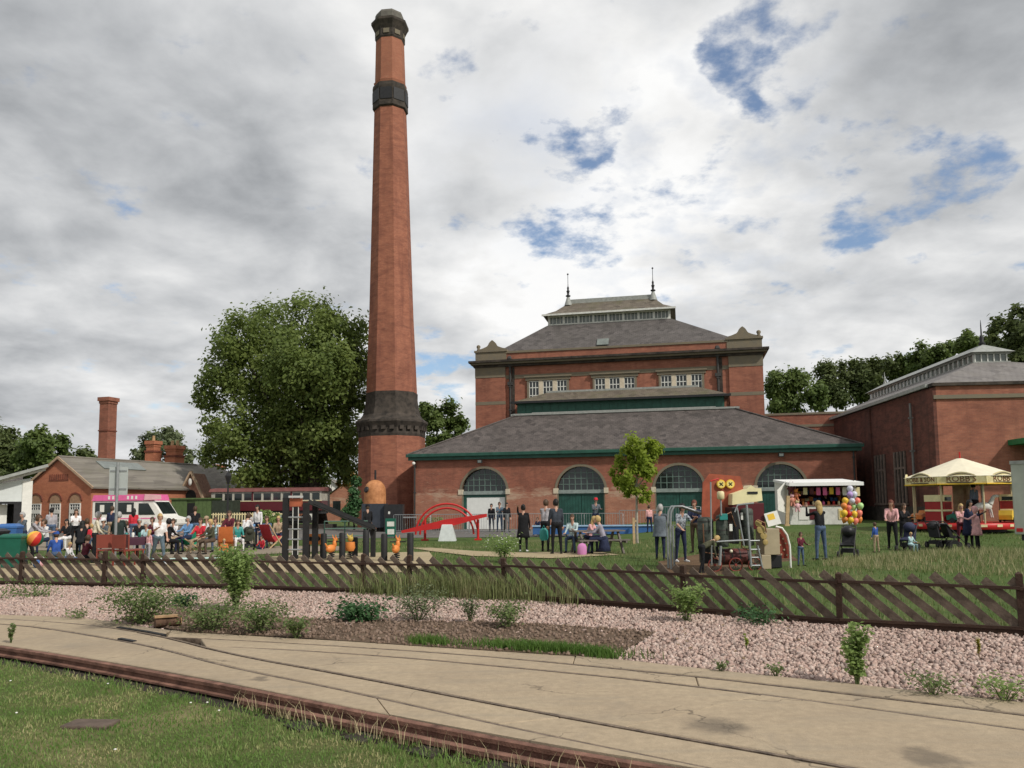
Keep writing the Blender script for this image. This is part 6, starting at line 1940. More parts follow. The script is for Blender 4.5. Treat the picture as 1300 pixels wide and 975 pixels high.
def ride_bus(x, y, rz):
    b = MB().box(-.34, .34, -.5, .5, .06, .95).build('ride_bus', PLASTIC('dull_red', (.33, .02, .022)) if 'dull_red' not in bpy.data.materials else bpy.data.materials['dull_red'], car, (x, y, .39), (0, 0, rz))
    b.scale = (.82, .82, .95)
    MB().box(-.36, .36, -.52, .52, .5, .58).box(-.36, .36, -.52, .52, .93, 1.22).build('cream_band', CREAM, b)
    MB().box(-.26, .26, -.535, -.5205, .96, 1.12).build('window', GLASS, b)
    MB().box(-.24, .24, -.515, -.501, .64, .86).build('window', mat('dark_red_shade', (.2, .01, .01), .5, .1, 4) if 'dark_red_shade' not in bpy.data.materials else bpy.data.materials['dark_red_shade'], b)
    return b


def ride_car(x, y, rz, m):
    b = MB().slab_yz([(-.5, .12), (.5, .12), (.52, .3), (.3, .38), (.15, .36), (-.1, .3), (-.25, .5), (-.48, .5), (-.54, .3)], -.24, .24).build('ride_car', m, car, (x, y, .39), (0, 0, rz))
    for sx in (-.25, .25):
        for yy_ in (-.3, .3):
            MB().lathe([(.1, -.03), (.1, .03)], 10).build('wheel', BLACKP, b, (sx, yy_, .12), (0, math.pi / 2, 0))


ride_bus(-1.45, -.75, .5); ride_bus(1.55, -.6, -.5)
ride_car(-.9, -1.45, .9, GREENPL); ride_car(1.15, -1.3, -.8, YELLOW); ride_car(.3, 1.4, 1.6, BLUE); ride_car(-1.2, 1.1, 2.2, ORANGE)
hb = MB().ball((0, 0, .75), (.16, .36, .18), 10, 7).tube([(0, -.28, .85), (0, -.42, 1.15)], [.11, .07], 8).ball((0, -.5, 1.17), (.06, .14, .07), 8, 6).tube([(-.08, -.25, .65), (-.09, -.32, .3)], [.05, .03], 6).tube([(.08, -.25, .65), (.09, -.32, .3)], [.05, .03], 6).tube([(-.08, .25, .65), (-.09, .36, .3)], [.05, .03], 6).tube([(.08, .25, .65), (.09, .36, .3)], [.05, .03], 6).build('ride_horse', WHITE2, car, (.1, -1.3, .3), (0, 0, 1.4))
MB().tube([(0, 0, .2), (0, 0, ZB - .3)], .02, 6).build('horse_pole', GALV, hb)

# --- pale box trailer at the right edge
tr0 = at(1286, 22.5)
trl = empty('box_trailer', tr0, rad(-38), 'pale grey box trailer parked beside the carousel', 'trailer')
TRM = mat('pale_grey_sheet', (.42, .44, .38), .6, .15, 2)
TH = P(1290, 586, 22.5).z - tr0.z
bx('box', TRM, trl, 0, 3.6, 0, 2.0, .62, TH, .03)
bx('chassis', BLACKM, trl, .15, 3.5, .1, 1.9, .45, .618)
for x in (.6, 2.4):
    MB().lathe([(.26, 0), (.29, .04), (.29, .17), (.2, .2)], 14).build('wheel', RUBBER, trl, (x, .18, .29), (math.pi / 2, 0, 0))
bx('roof_trim', LEAD, trl, -.02, 3.62, -.02, 2.02, TH - .08, TH + .02)
bx('lamp', RED, trl, .05, .2, -.02, -.001, .7, .8)


# --- pushchairs
def pushchair(g, rz, m, label, hood=True):
    o = empty('pushchair', g, rz, label, 'pushchair')
    o.scale = (.86, .86, .86)
    MB().slab_yz([(-.22, .42), (.18, .36), (.22, .42), (-.1, .5), (-.3, .95), (-.38, .92)], -.2, .2).build('seat', m, o)
    if hood: MB().ball((0, -.2, .86), (.21, .24, .19), 12, 7).build('hood', m, o)
    MB().tube([(-.22, -.45, 1.02), (-.22, .05, .5), (-.22, .42, .12)], .015, 6).tube([(.22, -.45, 1.02), (.22, .05, .5), (.22, .42, .12)], .015, 6).tube([(-.22, -.45, 1.02), (.22, -.45, 1.02)], .02, 6).tube([(-.22, .05, .5), (-.22, -.32, .13)], .015, 6).tube([(.22, .05, .5), (.22, -.32, .13)], .015, 6).build('frame', DARKP, o)
    for x in (-.25, .25):
        for y, r in ((.42, .11), (-.32, .13)):
            w = MB().lathe([(r, -.025), (r, .025)], 14).build('wheel', RUBBER, o, (x, y, r), (0, math.pi / 2, 0))
            MB().lathe([(r * .55, -.03), (r * .55, .03)], 10).build('rim', DARKP, w)
    MB().box(-.18, .18, -.34, .1, .16, .3).build('basket', BLACKP, o)


pushchair(at(1074, 22.6), 2.6, BLACKP, 'empty black pushchair standing alone on the grass')
pushchair(at(1150, 25.2), 2.3, PLASTIC('navy_cloth', (.03, .035, .075), .8), 'navy pushchair with pale blanket pushed by the woman in pink')
pushchair(at(1188, 26.2), -1.0, PLASTIC('charcoal_cloth', (.04, .04, .045), .8), 'charcoal pushchair before the green carousel car')
pushchair(at(1207, 26.0), -1.5, BLACKP, 'low black pushchair reclined beside the woman in navy', False)
pushchair(at(313, 29.5), .8, PLASTIC('dark_olive_cloth', (.05, .055, .04), .8), 'dark pushchair among the seated crowd by the white shirted visitor')


# --- garden chairs and tables of the crowd
def deckchair(g, rz, m, label, fm=PALEW):
    o = empty('deckchair', g, rz, label, 'chair')
    for x in (-.27, .27):
        MB().bar((x, .4, .0), (x, -.45, .95), .03, .04).build('frame_bar', fm, o)
        MB().bar((x * .9, -.4, .0), (x * .9, .42, .5), .03, .04).build('frame_bar', fm, o)
    pts = [(.40, .47), (.2, .3), (.0, .25), (-.2, .42), (-.34, .7), (-.44, .94)]
    MB().add([(x, y, z) for y, z in pts for x in (-.24, .24)], [(2 * i, 2 * i + 1, 2 * i + 3, 2 * i + 2) for i in range(5)]).build('sling', m, o).modifiers.new('s', 'SOLIDIFY').thickness = .008


deckchair(at(243, 29), 2.6, PLASTIC('green_canvas', (.01, .28, .14), .8), 'bright green deckchair with the person in blue')
deckchair(at(225, 30), 2.9, mat('striped_canvas', (.5, .48, .46), .8, .5, 14, c2=(.1, .08, .08)), 'grey striped deckchair beside the bright green one')
deckchair(at(345, 31), -.4, PLASTIC('red_canvas', (.45, .04, .05), .8), 'red deckchair at the end of the crowd near the climbing frame')
deckchair(at(288, 28), .3, PLASTIC('orange_canvas', (.7, .2, .06), .8), 'orange deckchair in the middle of the seated group')


def patio(px, Y, m, label, rz):
    o = empty('patio_chair', at(px, Y), rz, label, 'chair', 'red patio chairs by the sign post')
    bx('seat', m, o, -.22, .22, -.2, .22, .42, .46)
    bx('backrest', m, o, -.22, .22, -.24, -.2, .5, .88)
    for x in (-.2, .2):
        for y in (-.2, .18): MB().bar((x, y, 0), (x, y, .42), .035, .035).build('leg', m, o)
        MB().bar((x, -.22, .4), (x, -.22, .88), .03, .03).build('back_post', m, o)


REDCH = PLASTIC('rusty_red_paint', (.20, .045, .03))
patio(136, 22.6, REDCH, 'red patio chair on the cottage side of the sign post', .4)
patio(160, 22.4, REDCH, 'red patio chair tucked behind the sign post foot', -.3)
patio(172, 22.8, REDCH, 'red patio chair beside the woman in white', -.8)
to = empty('patio_table', at(176, 24.5), 0, 'round table under a dark plum cloth among the crowd', 'table')
MB().lathe([(.62, .5), (.6, .68), (.58, .72), (.0, .73)], 18).build('cloth', PLASTIC('plum_cloth', (.06, .02, .035), .85), to)
MB().lathe([(.05, .0), (.04, .6)], 8).build('pedestal', BLACKM, to)
for k, m in enumerate((TURQ, WHITE, GREENPL)):
    MB().lathe([(.04, .732), (.045, .85), (.03, .87)], 8, (-.25 + k * .2, -.2, 0)).build('cup', m, to)
bk = empty('blue_blanket', at(82, 25.4), .1, 'blue picnic blanket spread under the seated family', 'blanket')
gv_ = MB()
for i in range(9):
    for j in range(5): pass
bv_ = [(-.9 + 1.8 * i / 8, -.45 + .9 * j / 4, .02 + .02 * math.sin(i * 2.1 + j)) for j in range(5) for i in range(9)]
MB().add(bv_, [(j * 9 + i, j * 9 + i + 1, j * 9 + i + 10, j * 9 + i + 9) for j in range(4) for i in range(8)], True).build('cloth', BLUE, bk)
wbk = MB().add([(-1.3 + 2.6 * i / 10, -.3 + .6 * j / 3, .015 + .03 * abs(math.sin(i * 1.3 + j * .8))) for j in range(4) for i in range(11)], [(j * 11 + i, j * 11 + i + 1, j * 11 + i + 12, j * 11 + i + 11) for j in range(3) for i in range(10)], True).build('white_sheet', PLASTIC('pale_aqua_sheet', (.55, .72, .68), .7), None, at(240, 24.4) + Vector((0, 0, .03)), (0, 0, .12))
tag(wbk, 'pale aqua plastic sheet lying flat on the path', 'sheet')


def beach_ball(g, r, cols, label):
    o = empty('beach_ball', g, random.uniform(0, 3), label, 'ball')
    n = len(cols) * 2
    for k, m in enumerate(list(cols) * 2):
        vs_, fs = [], []
        for i in range(9):
            t = math.pi * i / 8
            for j in range(4):
                a = 2 * math.pi * (k + j / 3) / n
                vs_.append((r * math.sin(t) * math.cos(a), r * math.sin(t) * math.sin(a), r * math.cos(t)))
        for i in range(8):
            for j in range(3): fs.append((i * 4 + j, (i + 1) * 4 + j, (i + 1) * 4 + j + 1, i * 4 + j + 1))
        MB().add(vs_, fs, True).build('gore', m, o, (0, 0, 0), (.5, .3, 0))
    return o


beach_ball(at(49, 22.4) + Vector((0, -.1, .78)), .22, (ORANGE, RED, GREENPL, YELLOW), 'big striped orange, red and green ball held up by a visitor')
beach_ball(at(52, 21.8) + Vector((0, 0, .17)), .17, (WHITE, BLUE, LPINK), 'small white, blue and pink beach ball on the grass')
# ------------------------------------------------------------------ people
def cloth(name, c, var=.22): return bpy.data.materials.get(name) or mat(name, c, .85, max(var, .3), 7, .9, 9, spec=.15)


SKIN = mat('skin', (.50, .29, .21), .6, .1, 6)
SKIN2 = mat('skin_dark', (.19, .10, .065), .6, .1, 6)
BLKC, NAVY, JEAN = cloth('black_cloth', (.016, .016, .018)), cloth('navy_cloth_wear', (.024, .03, .062)), cloth('blue_denim', (.075, .11, .18))
GREYC, LGREY, CREAMC = cloth('slate_grey_cloth', (.10, .115, .13)), cloth('light_grey_cloth', (.36, .34, .36)), cloth('cream_cloth', (.66, .60, .46))
WHITEC, REDC, BLUEC = cloth('white_cloth', (.72, .70, .70), .08), cloth('red_cloth', (.52, .035, .05)), cloth('sky_blue_cloth', (.14, .27, .46))
PINKC, MARC, DKGR = cloth('pale_pink_cloth', (.66, .36, .36)), cloth('maroon_cloth', (.11, .022, .035)), cloth('dark_green_coat', (.025, .036, .032))
TAN, BROWNC, ORANGEC = cloth('tan_cloth', (.36, .27, .18)), cloth('brown_cloth', (.10, .07, .05)), cloth('orange_cloth', (.66, .2, .06))
AQUA, ROYAL, OLIVE = cloth('pale_aqua_cloth', (.42, .58, .60)), cloth('royal_blue_cloth', (.035, .085, .30)), cloth('olive_cloth', (.08, .08, .05))
CHECK = mat('patterned_shirt', (.06, .08, .11), .85, .5, 26, c2=(.42, .46, .5), detail=1)
HBRN, HBLK, HBLD, HGRY, HRED = (mat(n_, c, .6, .3, 30) for n_, c in (('brown_hair', (.07, .04, .022)), ('black_hair', (.012, .010, .009)), ('blonde_hair', (.45, .31, .13)), ('grey_hair', (.36, .35, .34)), ('auburn_hair', (.13, .035, .02))))
SHOE, SHOEW = cloth('dark_shoe', (.02, .018, .017)), cloth('white_shoe', (.6, .6, .6))

hand_mb = MB().ball((0, 0, -.05), (.040, .017, .052), 8, 6)
for k, (x, L) in enumerate(((-.028, .066), (-.010, .078), (.009, .073), (.026, .056))):
    hand_mb.tube([(x, 0, -.085), (x * 1.1, .006, -.085 - L * .5), (x * 1.12, .022, -.085 - L * .92)], [.0092, .0085, .0065], 6)
hand_mb.tube([(-.034, .004, -.03), (-.056, .014, -.065), (-.056, .026, -.092)], [.011, .010, .0075], 6)
HANDS = {m: hand_mb.mesh('hand', m) for m in (SKIN, SKIN2)}
EYE = MB().ball((0, 0, 0), (.009, .005, .007), 6, 4).mesh('eye', BLKC)
MOUTH = MB().ball((0, 0, 0), (.021, .006, .006), 8, 4).mesh('mouth', mat('lip', (.35, .12, .1), .6, .1, 5))
HAIRS = {}


def hair_mesh(style, m):
    key = (style, m.name)
    if key in HAIRS: return HAIRS[key]
    b = MB()
    n, k = 16, 12
    sx, sy, sz = .090, .110, .128
    vs_ = []
    for i in range(k + 1):
        t = math.pi * i / k
        for j in range(n):
            p = 2 * math.pi * j / n
            r = 1 + .05 * math.sin(5 * p + 3 * t)
            vs_.append(Vector((sx * r * math.sin(t) * math.cos(p), -.008 + sy * r * math.sin(t) * math.sin(p), .012 + sz * r * math.cos(t))))
    fs = []
    for i in range(k):
        for j in range(n):
            q_ = (i * n + j, (i + 1) * n + j, (i + 1) * n + (j + 1) % n, i * n + (j + 1) % n)
            c = sum((vs_[x] for x in q_), Vector()) / 4
            if c.y > .03 and c.z < .055: continue
            if c.z < -.07: continue
            fs.append(q_)
    if style != 'hat': b.add(vs_, fs, True)
    if style == 'long': b.ball((0, -.06, -.11), (.098, .055, .19), 12, 8)
    if style == 'bun': b.ball((0, -.11, .07), .05, 8, 6)
    if style == 'hat':
        b.lathe([(.098, .03), (.1, .06), (.085, .12), (.04, .145), (0, .15)], 14, (0, -.005, 0), 0, True, False, 1, 1.12)
        b.box(-.07, .07, .08, .17, .03, .04)
    if style == 'hood': b.ball((0, -.035, .0), (.115, .115, .145), 12, 8)
    HAIRS[key] = b.mesh('hair', m)
    return HAIRS[key]


BODIES = []


def person(px, Y, h, face, pose, top, bottom, hair, label, shoes=SHOE, skin=SKIN, sleeves=True, coat=None, skirt=None, pack=None, z=None, dx=0.0):
    g = at(px, Y) + Vector((dx, 0, 0))
    if z is not None: g.z = z
    o = empty('person', g, rad(face), label, 'person')
    k = h / 1.72
    po = dict(lean=3, hl=(3, 4, 3), hr=(-3, 4, 3), al=(5, 8, 12), ar=(5, 8, 12), head=0, turn=0, pz=None)
    po.update(pose)
    S = math.sin; Cc = math.cos
    caps = []

    def cap(a, b, r0, r1, reg): caps.append((Vector(a), Vector(b), r0, r1, reg))
    ank = []
    for side, key in ((-1, 'hl'), (1, 'hr')):
        f, ab, kn = (rad(v) for v in po[key])
        hip = Vector((side * .088, 0, 0))
        th = Vector((side * S(ab), S(f) * Cc(ab), -Cc(f) * Cc(ab)))
        knee = hip + th * .43
        sd = Vector((side * S(ab) * .3, S(f - kn), -Cc(f - kn))).normalized()
        an = knee + sd * .42
        cap(hip, knee, .088, .060, 'b'); cap(knee, an, .058, .040, 'b')
        toe = an + Vector((side * .03, .155, -.045)) if sd.z < -.5 else an + Vector((side * .03, .06, .12))
        cap(an + Vector((0, -.02, -.035)), toe, .042, .034, 's')
        ank.append(min(an.z - .08, toe.z - .034))
    pz = po['pz'] if po['pz'] is not None else -min(ank)
    R_ = Matrix.Rotation(-rad(po['lean']), 3, 'X')
    T = lambda x, y, zz: R_ @ Vector((x, y, zz))
    cap((-.07, 0, .02), (.07, 0, .02), .112, .112, 'b')
    for s_ in (-1, 1):
        cap(T(s_ * .045, 0, .06), T(s_ * .06, .01, .30), .098, .098, 't')
        cap(T(s_ * .06, .01, .30), T(s_ * .085, 0, .43), .094, .07, 't')
        cap(T(s_ * .06, -.005, .45), T(s_ * .145, -.005, .47), .058, .052, 't')
    cap(T(0, 0, .46), T(0, .015, .60), .058, .052, 'k')
    Hd = R_ @ Matrix.Rotation(rad(po['turn']), 3, 'Z') @ Matrix.Rotation(rad(po['lean'] * .6 - po['head']), 3, 'X')
    hc = T(0, .02, .685)
    H = lambda x, y, zz: hc + Hd @ Vector((x, y, zz))
    cap(H(0, -.012, .03), H(0, .005, .03), .083, .083, 'k'); cap(H(0, .012, -.03), H(0, .02, -.075), .066, .045, 'k')
    cap(H(0, .088, .01), H(0, .104, -.018), .011, .015, 'k')
    for s_ in (-1, 1): cap(H(s_ * .080, -.005, .015), H(s_ * .084, -.012, -.02), .014, .011, 'k')
    hands = []
    for side, key in ((-1, 'al'), (1, 'ar')):
        f, ab, el = (rad(v) for v in po[key])
        sh_ = T(side * .168, -.005, .465)
        ud = R_ @ Vector((side * S(ab), S(f) * Cc(ab), -Cc(f) * Cc(ab)))
        elb = sh_ + ud * .285
        fd = (R_ @ Vector((side * (S(ab) * .6 - S(el) * .30), S(f + el), -Cc(f + el)))).normalized()
        wr = elb + fd * .25
        cap(sh_, elb, .050, .041, 't'); cap(elb, wr, .041, .030, 't' if sleeves else 'k')
        hands.append((wr, fd, side))
    m = MB()
    for a, b, r0, r1, reg in caps:
        m.tube([a, b], [r0, r1], 10)
        m.ball(a, r0, 10, 6); m.ball(b, r1, 10, 6)
    off = Vector((0, 0, pz))
    me = m.mesh('body', None)
    for mm in (skin, top, bottom, shoes): me.materials.append(mm)
    body = link('body', me, o, off * k, (0, 0, 0), (k, k, k))
    rm = body.modifiers.new('r', 'REMESH'); rm.mode = 'VOXEL'; rm.voxel_size = .021
    BODIES.append((body, caps))
    for wr, fd, side in hands:
        qv = Vector((0, 0, -1)).rotation_difference(fd)
        link('hand', HANDS[skin], o, (wr + off - fd * .01) * k, qv.to_euler(), (k * side * -1, k, k) if side > 0 else (k, k, k))
    he = Hd.to_euler()
    if hair: link('hair' if hair[0] not in ('hat', 'hood') else hair[0], hair_mesh(*hair), o, (hc + off) * k, he, (k, k, k))
    if hair and hair[0] == 'hat': link('hair', hair_mesh('short', HBRN), o, (hc + off) * k, he, (k * .98, k * .98, k * .9))
    for s_ in (-1, 1): link('eye', EYE, o, (H(s_ * .033, .082, .018) + off) * k, he, (k, k, k))
    link('mouth', MOUTH, o, (H(0, .072, -.055) + off) * k, he, (k, k, k))
    if coat:
        hem, cm = coat
        b = MB()
        n = 18
        rings = [(.42, .165, .105), (.3, .185, .125), (.1, .18, .13), (-.05, .19, .145), (-.05 - (pz + .05 - hem) * .5, .215, .17), (hem - pz, .235, .19)]
        vs_ = []
        for i, (z_, a, bb) in enumerate(rings):
            for j in range(n):
                t = 2 * math.pi * j / n
                w = 1 + (.05 * S(t * 5 + i) if i > 2 else 0)
                v = Vector((a * w * Cc(t), bb * w * S(t), z_))
                vs_.append((R_ @ v if z_ > 0 else v) + off)
        b.add(vs_, [(i * n + j, i * n + (j + 1) % n, (i + 1) * n + (j + 1) % n, (i + 1) * n + j) for i in range(len(rings) - 1) for j in range(n)], True)
        co = b.build('coat', cm, o); co.scale = (k, k, k)
        sd_ = co.modifiers.new('s', 'SOLIDIFY'); sd_.thickness = .012
    if skirt:
        hem, cm = skirt
        sk = MB().lathe([(.14, .08), (.18, -.08), (.22, (hem - pz) * .6), (.26, hem - pz)], 16, tuple(off), 0, True, False, 1, .8).build('skirt', cm, o); sk.scale = (k, k, k)
        sk.modifiers.new('s', 'SOLIDIFY').thickness = .01
    if pack:
        pk = MB().ball(T(0, -.19, .30) + off, (.14, .09, .2), 10, 8).build('backpack', pack, o); pk.scale = (k, k, k)
    return o


ST = dict()
WALK = dict(hl=(22, 3, 8), hr=(-20, 3, 18), al=(-18, 8, 15), ar=(20, 8, 25), lean=5)
SIT = dict(hl=(86, 8, 88), hr=(84, 6, 84), al=(35, 6, 45), ar=(40, 6, 40), lean=6)
SITF = dict(hl=(92, 10, 80), hr=(88, 8, 86), al=(55, 5, 50), ar=(50, 5, 60), lean=22)
FLOOR = dict(hl=(80, 14, 30), hr=(95, 14, 60), al=(20, 14, 30), ar=(40, 8, 40), lean=10, pz=.12)
PHOTO = dict(al=(75, 12, 95), ar=(75, 12, 95), lean=2, hl=(2, 6, 2), hr=(0, 6, 2))
HOLD = dict(al=(40, 4, 60), ar=(40, 4, 60), lean=4)
PUSH = dict(al=(45, 6, 30), ar=(45, 6, 30), lean=8, hl=(12, 3, 6), hr=(-12, 3, 12))
BEND = dict(lean=62, hl=(18, 6, 22), hr=(-4, 6, 16), al=(70, 6, 15), ar=(60, 6, 20), head=25)

# group by the picnic bench
person(664, 27.2, 1.60, -8, dict(al=(110, 14, 120), ar=(10, 10, 15), lean=2), BLKC, BLKC, ('bun', HBLK), 'woman in a long black coat raising one arm, beside the white flowered shrub', SHOEW, coat=(.52, BLKC))
person(706, 25.6, 1.76, 10, dict(al=(12, 10, 20), ar=(8, 9, 10)), cloth('charcoal_hoodie', (.045, .052, .066)), BLKC, ('short', HBLK), 'man in charcoal hooded jacket and black trousers with his back turned')
person(692, 27.2, 1.76, -30, HOLD, LGREY, BLKC, ('short', HBRN), 'man in pale grey top standing half hidden behind the charcoal jacket')
person(727, 26.4, 1.62, 160, dict(SIT, al=(45, 4, 60)), cloth('pale_mint_hoodie', (.42, .52, .52)), JEAN, ('short', HBRN), 'woman in pale mint top seated at the bench facing out')
person(745, 26.6, 1.62, -120, SITF, PINKC, NAVY, ('long', HBLD), 'blonde woman in pale pink seated at the bench')
person(766, 25.2, 1.64, 75, dict(SITF, lean=16), cloth('lilac_grey_fleece', (.30, .28, .34)), NAVY, ('short', HBLD), 'older woman in lilac grey fleece and long navy skirt leaning over the bench', skirt=(.12, NAVY))
# by the hall doors
gh = 'people at the white roller door'
person(624, 47.5, 1.66, 170, ST, BLKC, NAVY, ('short', HBLK), 'slim person in black standing at the left of the roller door group')
person(634, 47, 1.76, 185, HOLD, cloth('blue_grey_jacket', (.09, .13, .17)), JEAN, ('short', HBRN), 'person in blue grey jacket in the middle of the roller door group')
person(643, 46.6, 1.72, 200, ST, BLKC, BLKC, ('short', HBLK), 'broad person in black at the right of the roller door group')
person(756, 40.9, 1.86, 190, HOLD, GREYC, NAVY, ('hat', REDC), 'person with red cap and slate top by the blue trough')
person(683, 41.5, 1.2, 150, SIT, NAVY, JEAN, ('short', HBRN), 'child in navy seated beyond the barriers behind the men')
person(467, 35, 1.70, 20, WALK, BLKC, BLKC, ('hat', BLKC), 'person in black with dark cap walking past the orange dome')
person(824, 38, 1.3, 10, ST, PINKC, NAVY, ('short', HBRN), 'child in pale pink at the end of the blue trough')
# by the play engine
person(837, 22.8, 1.58, -25, dict(lean=8, al=(20, 6, 40), ar=(50, 6, 20)), GREYC, NAVY, ('short', HGRY), 'grey haired person in long slate coat beside the looped handrail', coat=(.72, cloth('slate_coat', (.12, .14, .16))))
person(863, 21.6, 1.58, 200, dict(lean=10, al=(60, 8, 60), ar=(30, 10, 40)), CHECK, NAVY, ('bun', HBLK), 'person in dark patterned shirt leaning on the looped handrail', SHOEW, sleeves=False)
person(882, 25.4, 1.68, 150, HOLD, NAVY, BROWNC, ('short', HRED), 'red haired man in navy jacket behind the play engine')
person(889, 18.2, 1.1, -75, dict(BEND), OLIVE, BLKC, ('short', HBLD), 'fair child in olive jacket bending down by the handrail')
person(1040, 21.3, 1.58, 20, PHOTO, BLKC, JEAN, ('long', HBLD), 'woman in black top and jeans lifting a phone to photograph')
person(1014, 19.0, .80, -160, dict(al=(25, 12, 60), ar=(30, 15, 40)), MARC, JEAN, ('short', HBRN), 'toddler in maroon top standing by the play engine')
person(1110, 24.5, .92, 25, dict(al=(5, 12, 10), ar=(30, 25, 10)), ROYAL, TAN, ('short', HBRN), 'small child in royal blue top on the grass')
person(1131, 25.4, 1.60, 155, dict(PUSH, turn=-15), PINKC, BLKC, ('long', HRED), 'auburn haired woman in salmon pink top holding the navy pushchair')
person(1146, 26.6, 1.45, 190, HOLD, BLKC, BLKC, ('long', HBRN), 'girl in black behind the navy pushchair')
person(1153, 24.6, .8, -160, dict(SIT, pz=.52), AQUA, AQUA, ('short', HBLD), 'toddler in pale aqua sitting in the navy pushchair')
person(1228, 25.2, 1.56, -150, dict(lean=5, al=(50, 6, 70), ar=(15, 6, 20)), NAVY, BLKC, ('long', HBLK), 'dark haired woman in navy coat beside the carousel horse', coat=(.5, NAVY))
person(1238, 24.6, 1.38, 60, dict(al=(60, 10, 50), ar=(10, 10, 10)), PINKC, BLKC, ('hood', PINKC), 'girl in pale pink hooded coat reaching to the woman in navy', coat=(.62, PINKC))
person(1219, 26.4, 1.42, 170, HOLD, PINKC, MARC, ('long', HBLD), 'fair haired girl in pink before the carousel')
person(1238, 33.2, 1.68, 20, ST, cloth('steel_blue_shirt', (.16, .19, .26)), BLKC, ('short', HBLK), 'man in steel blue shirt standing on the carousel', z=TZ(*P(1238, 641, 33.2).to_2d()) + .38)
person(1048, 42.2, 1.66, 185, HOLD, BLKC, BLKC, ('short', HBRN), 'stall keeper in black inside the kiosk')

# left hand crowd
person(38, 22.8, 1.5, -70, dict(lean=22, al=(70, 10, 30), ar=(65, 10, 35), hl=(14, 4, 12), hr=(-8, 4, 10)), LGREY, BLKC, ('short', HBRN), 'person in light grey top leaning forward with the big striped ball')
person(31, 27, 1.5, 160, HOLD, GREYC, NAVY, ('short', HGRY), 'grey clad person behind the green bin')
person(74, 26.3, 1.62, 40, FLOOR, ROYAL, JEAN, ('hat', ROYAL), 'person in royal blue sitting on the blue blanket')
person(104, 26.6, 1.64, 20, dict(SITF), BLKC, BLKC, ('long', HBLK), 'person with long black hair seated beside the blue blanket')
person(88, 25.0, 1.05, -100, FLOOR, WHITEC, JEAN, ('short', HBLD), 'child in white lounging on the blue blanket')
person(109, 24.6, 1.5, -30, FLOOR, MARC, BLKC, ('short', HBRN), 'person in maroon sitting on the grass next to the man in cream')
person(87, 31, 1.55, 180, dict(SIT), BLKC, WHITEC, ('long', HBLK), 'dark haired person seated under the middle cottage window')
person(122, 23.6, 1.50, -60, dict(lean=6, al=(30, 8, 40), ar=(20, 8, 30)), CREAMC, BLKC, ('short', HGRY), 'grey haired man in cream shirt and black trousers standing')
person(151, 24.6, 1.50, 15, dict(lean=8, al=(25, 14, 40), ar=(25, 14, 40)), DKGR, BLKC, ('short', HGRY), 'broad person in dark green coat behind the sign post', coat=(.7, DKGR))
person(163, 28, 1.5, 150, SIT, LGREY, BLKC, ('short', HBRN), 'person in light grey seated behind the plum clothed table')
person(188, 27, 1.45, 170, SIT, AQUA, JEAN, ('short', HGRY), 'person in pale aqua seated at the plum clothed table')
person(203, 22.9, 1.48, -140, dict(WALK, al=(10, 10, 30), ar=(50, 10, 60)), WHITEC, cloth('grey_denim', (.10, .14, .17)), ('short', HBLD), 'woman in white top and grey jeans walking by the sign', SHOEW, sleeves=False)
person(222, 30, 1.55, 170, SIT, WHITEC, TAN, ('short', HBRN), 'person in white on the grey striped deckchair')
person(239, 29.1, 1.66, 160, dict(SIT, lean=-4), BLUEC, NAVY, ('short', HGRY), 'grey haired man in sky blue shirt on the bright green deckchair')
person(255, 28, 1.60, 175, dict(SIT, lean=-2), REDC, TAN, ('short', HBRN), 'person in bright red top seated beside the green deckchair')
person(276, 29, 1.6, 160, SIT, AQUA, JEAN, ('short', HBRN), 'person in pale aqua seated between red and maroon tops')
person(284, 30.5, 1.6, -160, SITF, cloth('coral_top', (.66, .18, .18)), WHITEC, ('short', HBLD), 'fair person in coral top seated behind the orange deckchair')
person(293, 30, 1.66, 170, dict(SIT, pz=.72), MARC, JEAN, ('short', HBRN), 'person in maroon top raised above the seated group')
person(286, 27.6, 1.0, 190, FLOOR, ORANGEC, TURQ, ('short', HBLD), 'child in orange sitting in front of the seated group')
person(310, 30.2, 1.68, -20, dict(SITF, pz=.66), WHITEC, OLIVE, ('short', HBRN), 'person in white shirt leaning over the dark pushchair')
person(321, 31, 1.55, 150, SIT, BLUEC, BLKC, ('short', HGRY), 'person in sky blue behind the white shirted one')
person(340, 31.4, 1.60, 175, SIT, JEAN, JEAN, ('short', HBRN), 'person in denim on the red deckchair')
person(354, 32, 1.58, 190, SIT, TAN, NAVY, ('short', HBLD), 'fair person in tan seated next to the climbing frame')
person(334, 30.2, 1.0, 160, FLOOR, REDC, NAVY, ('short', HBRN), 'child in red on the grass before the denim clad person')

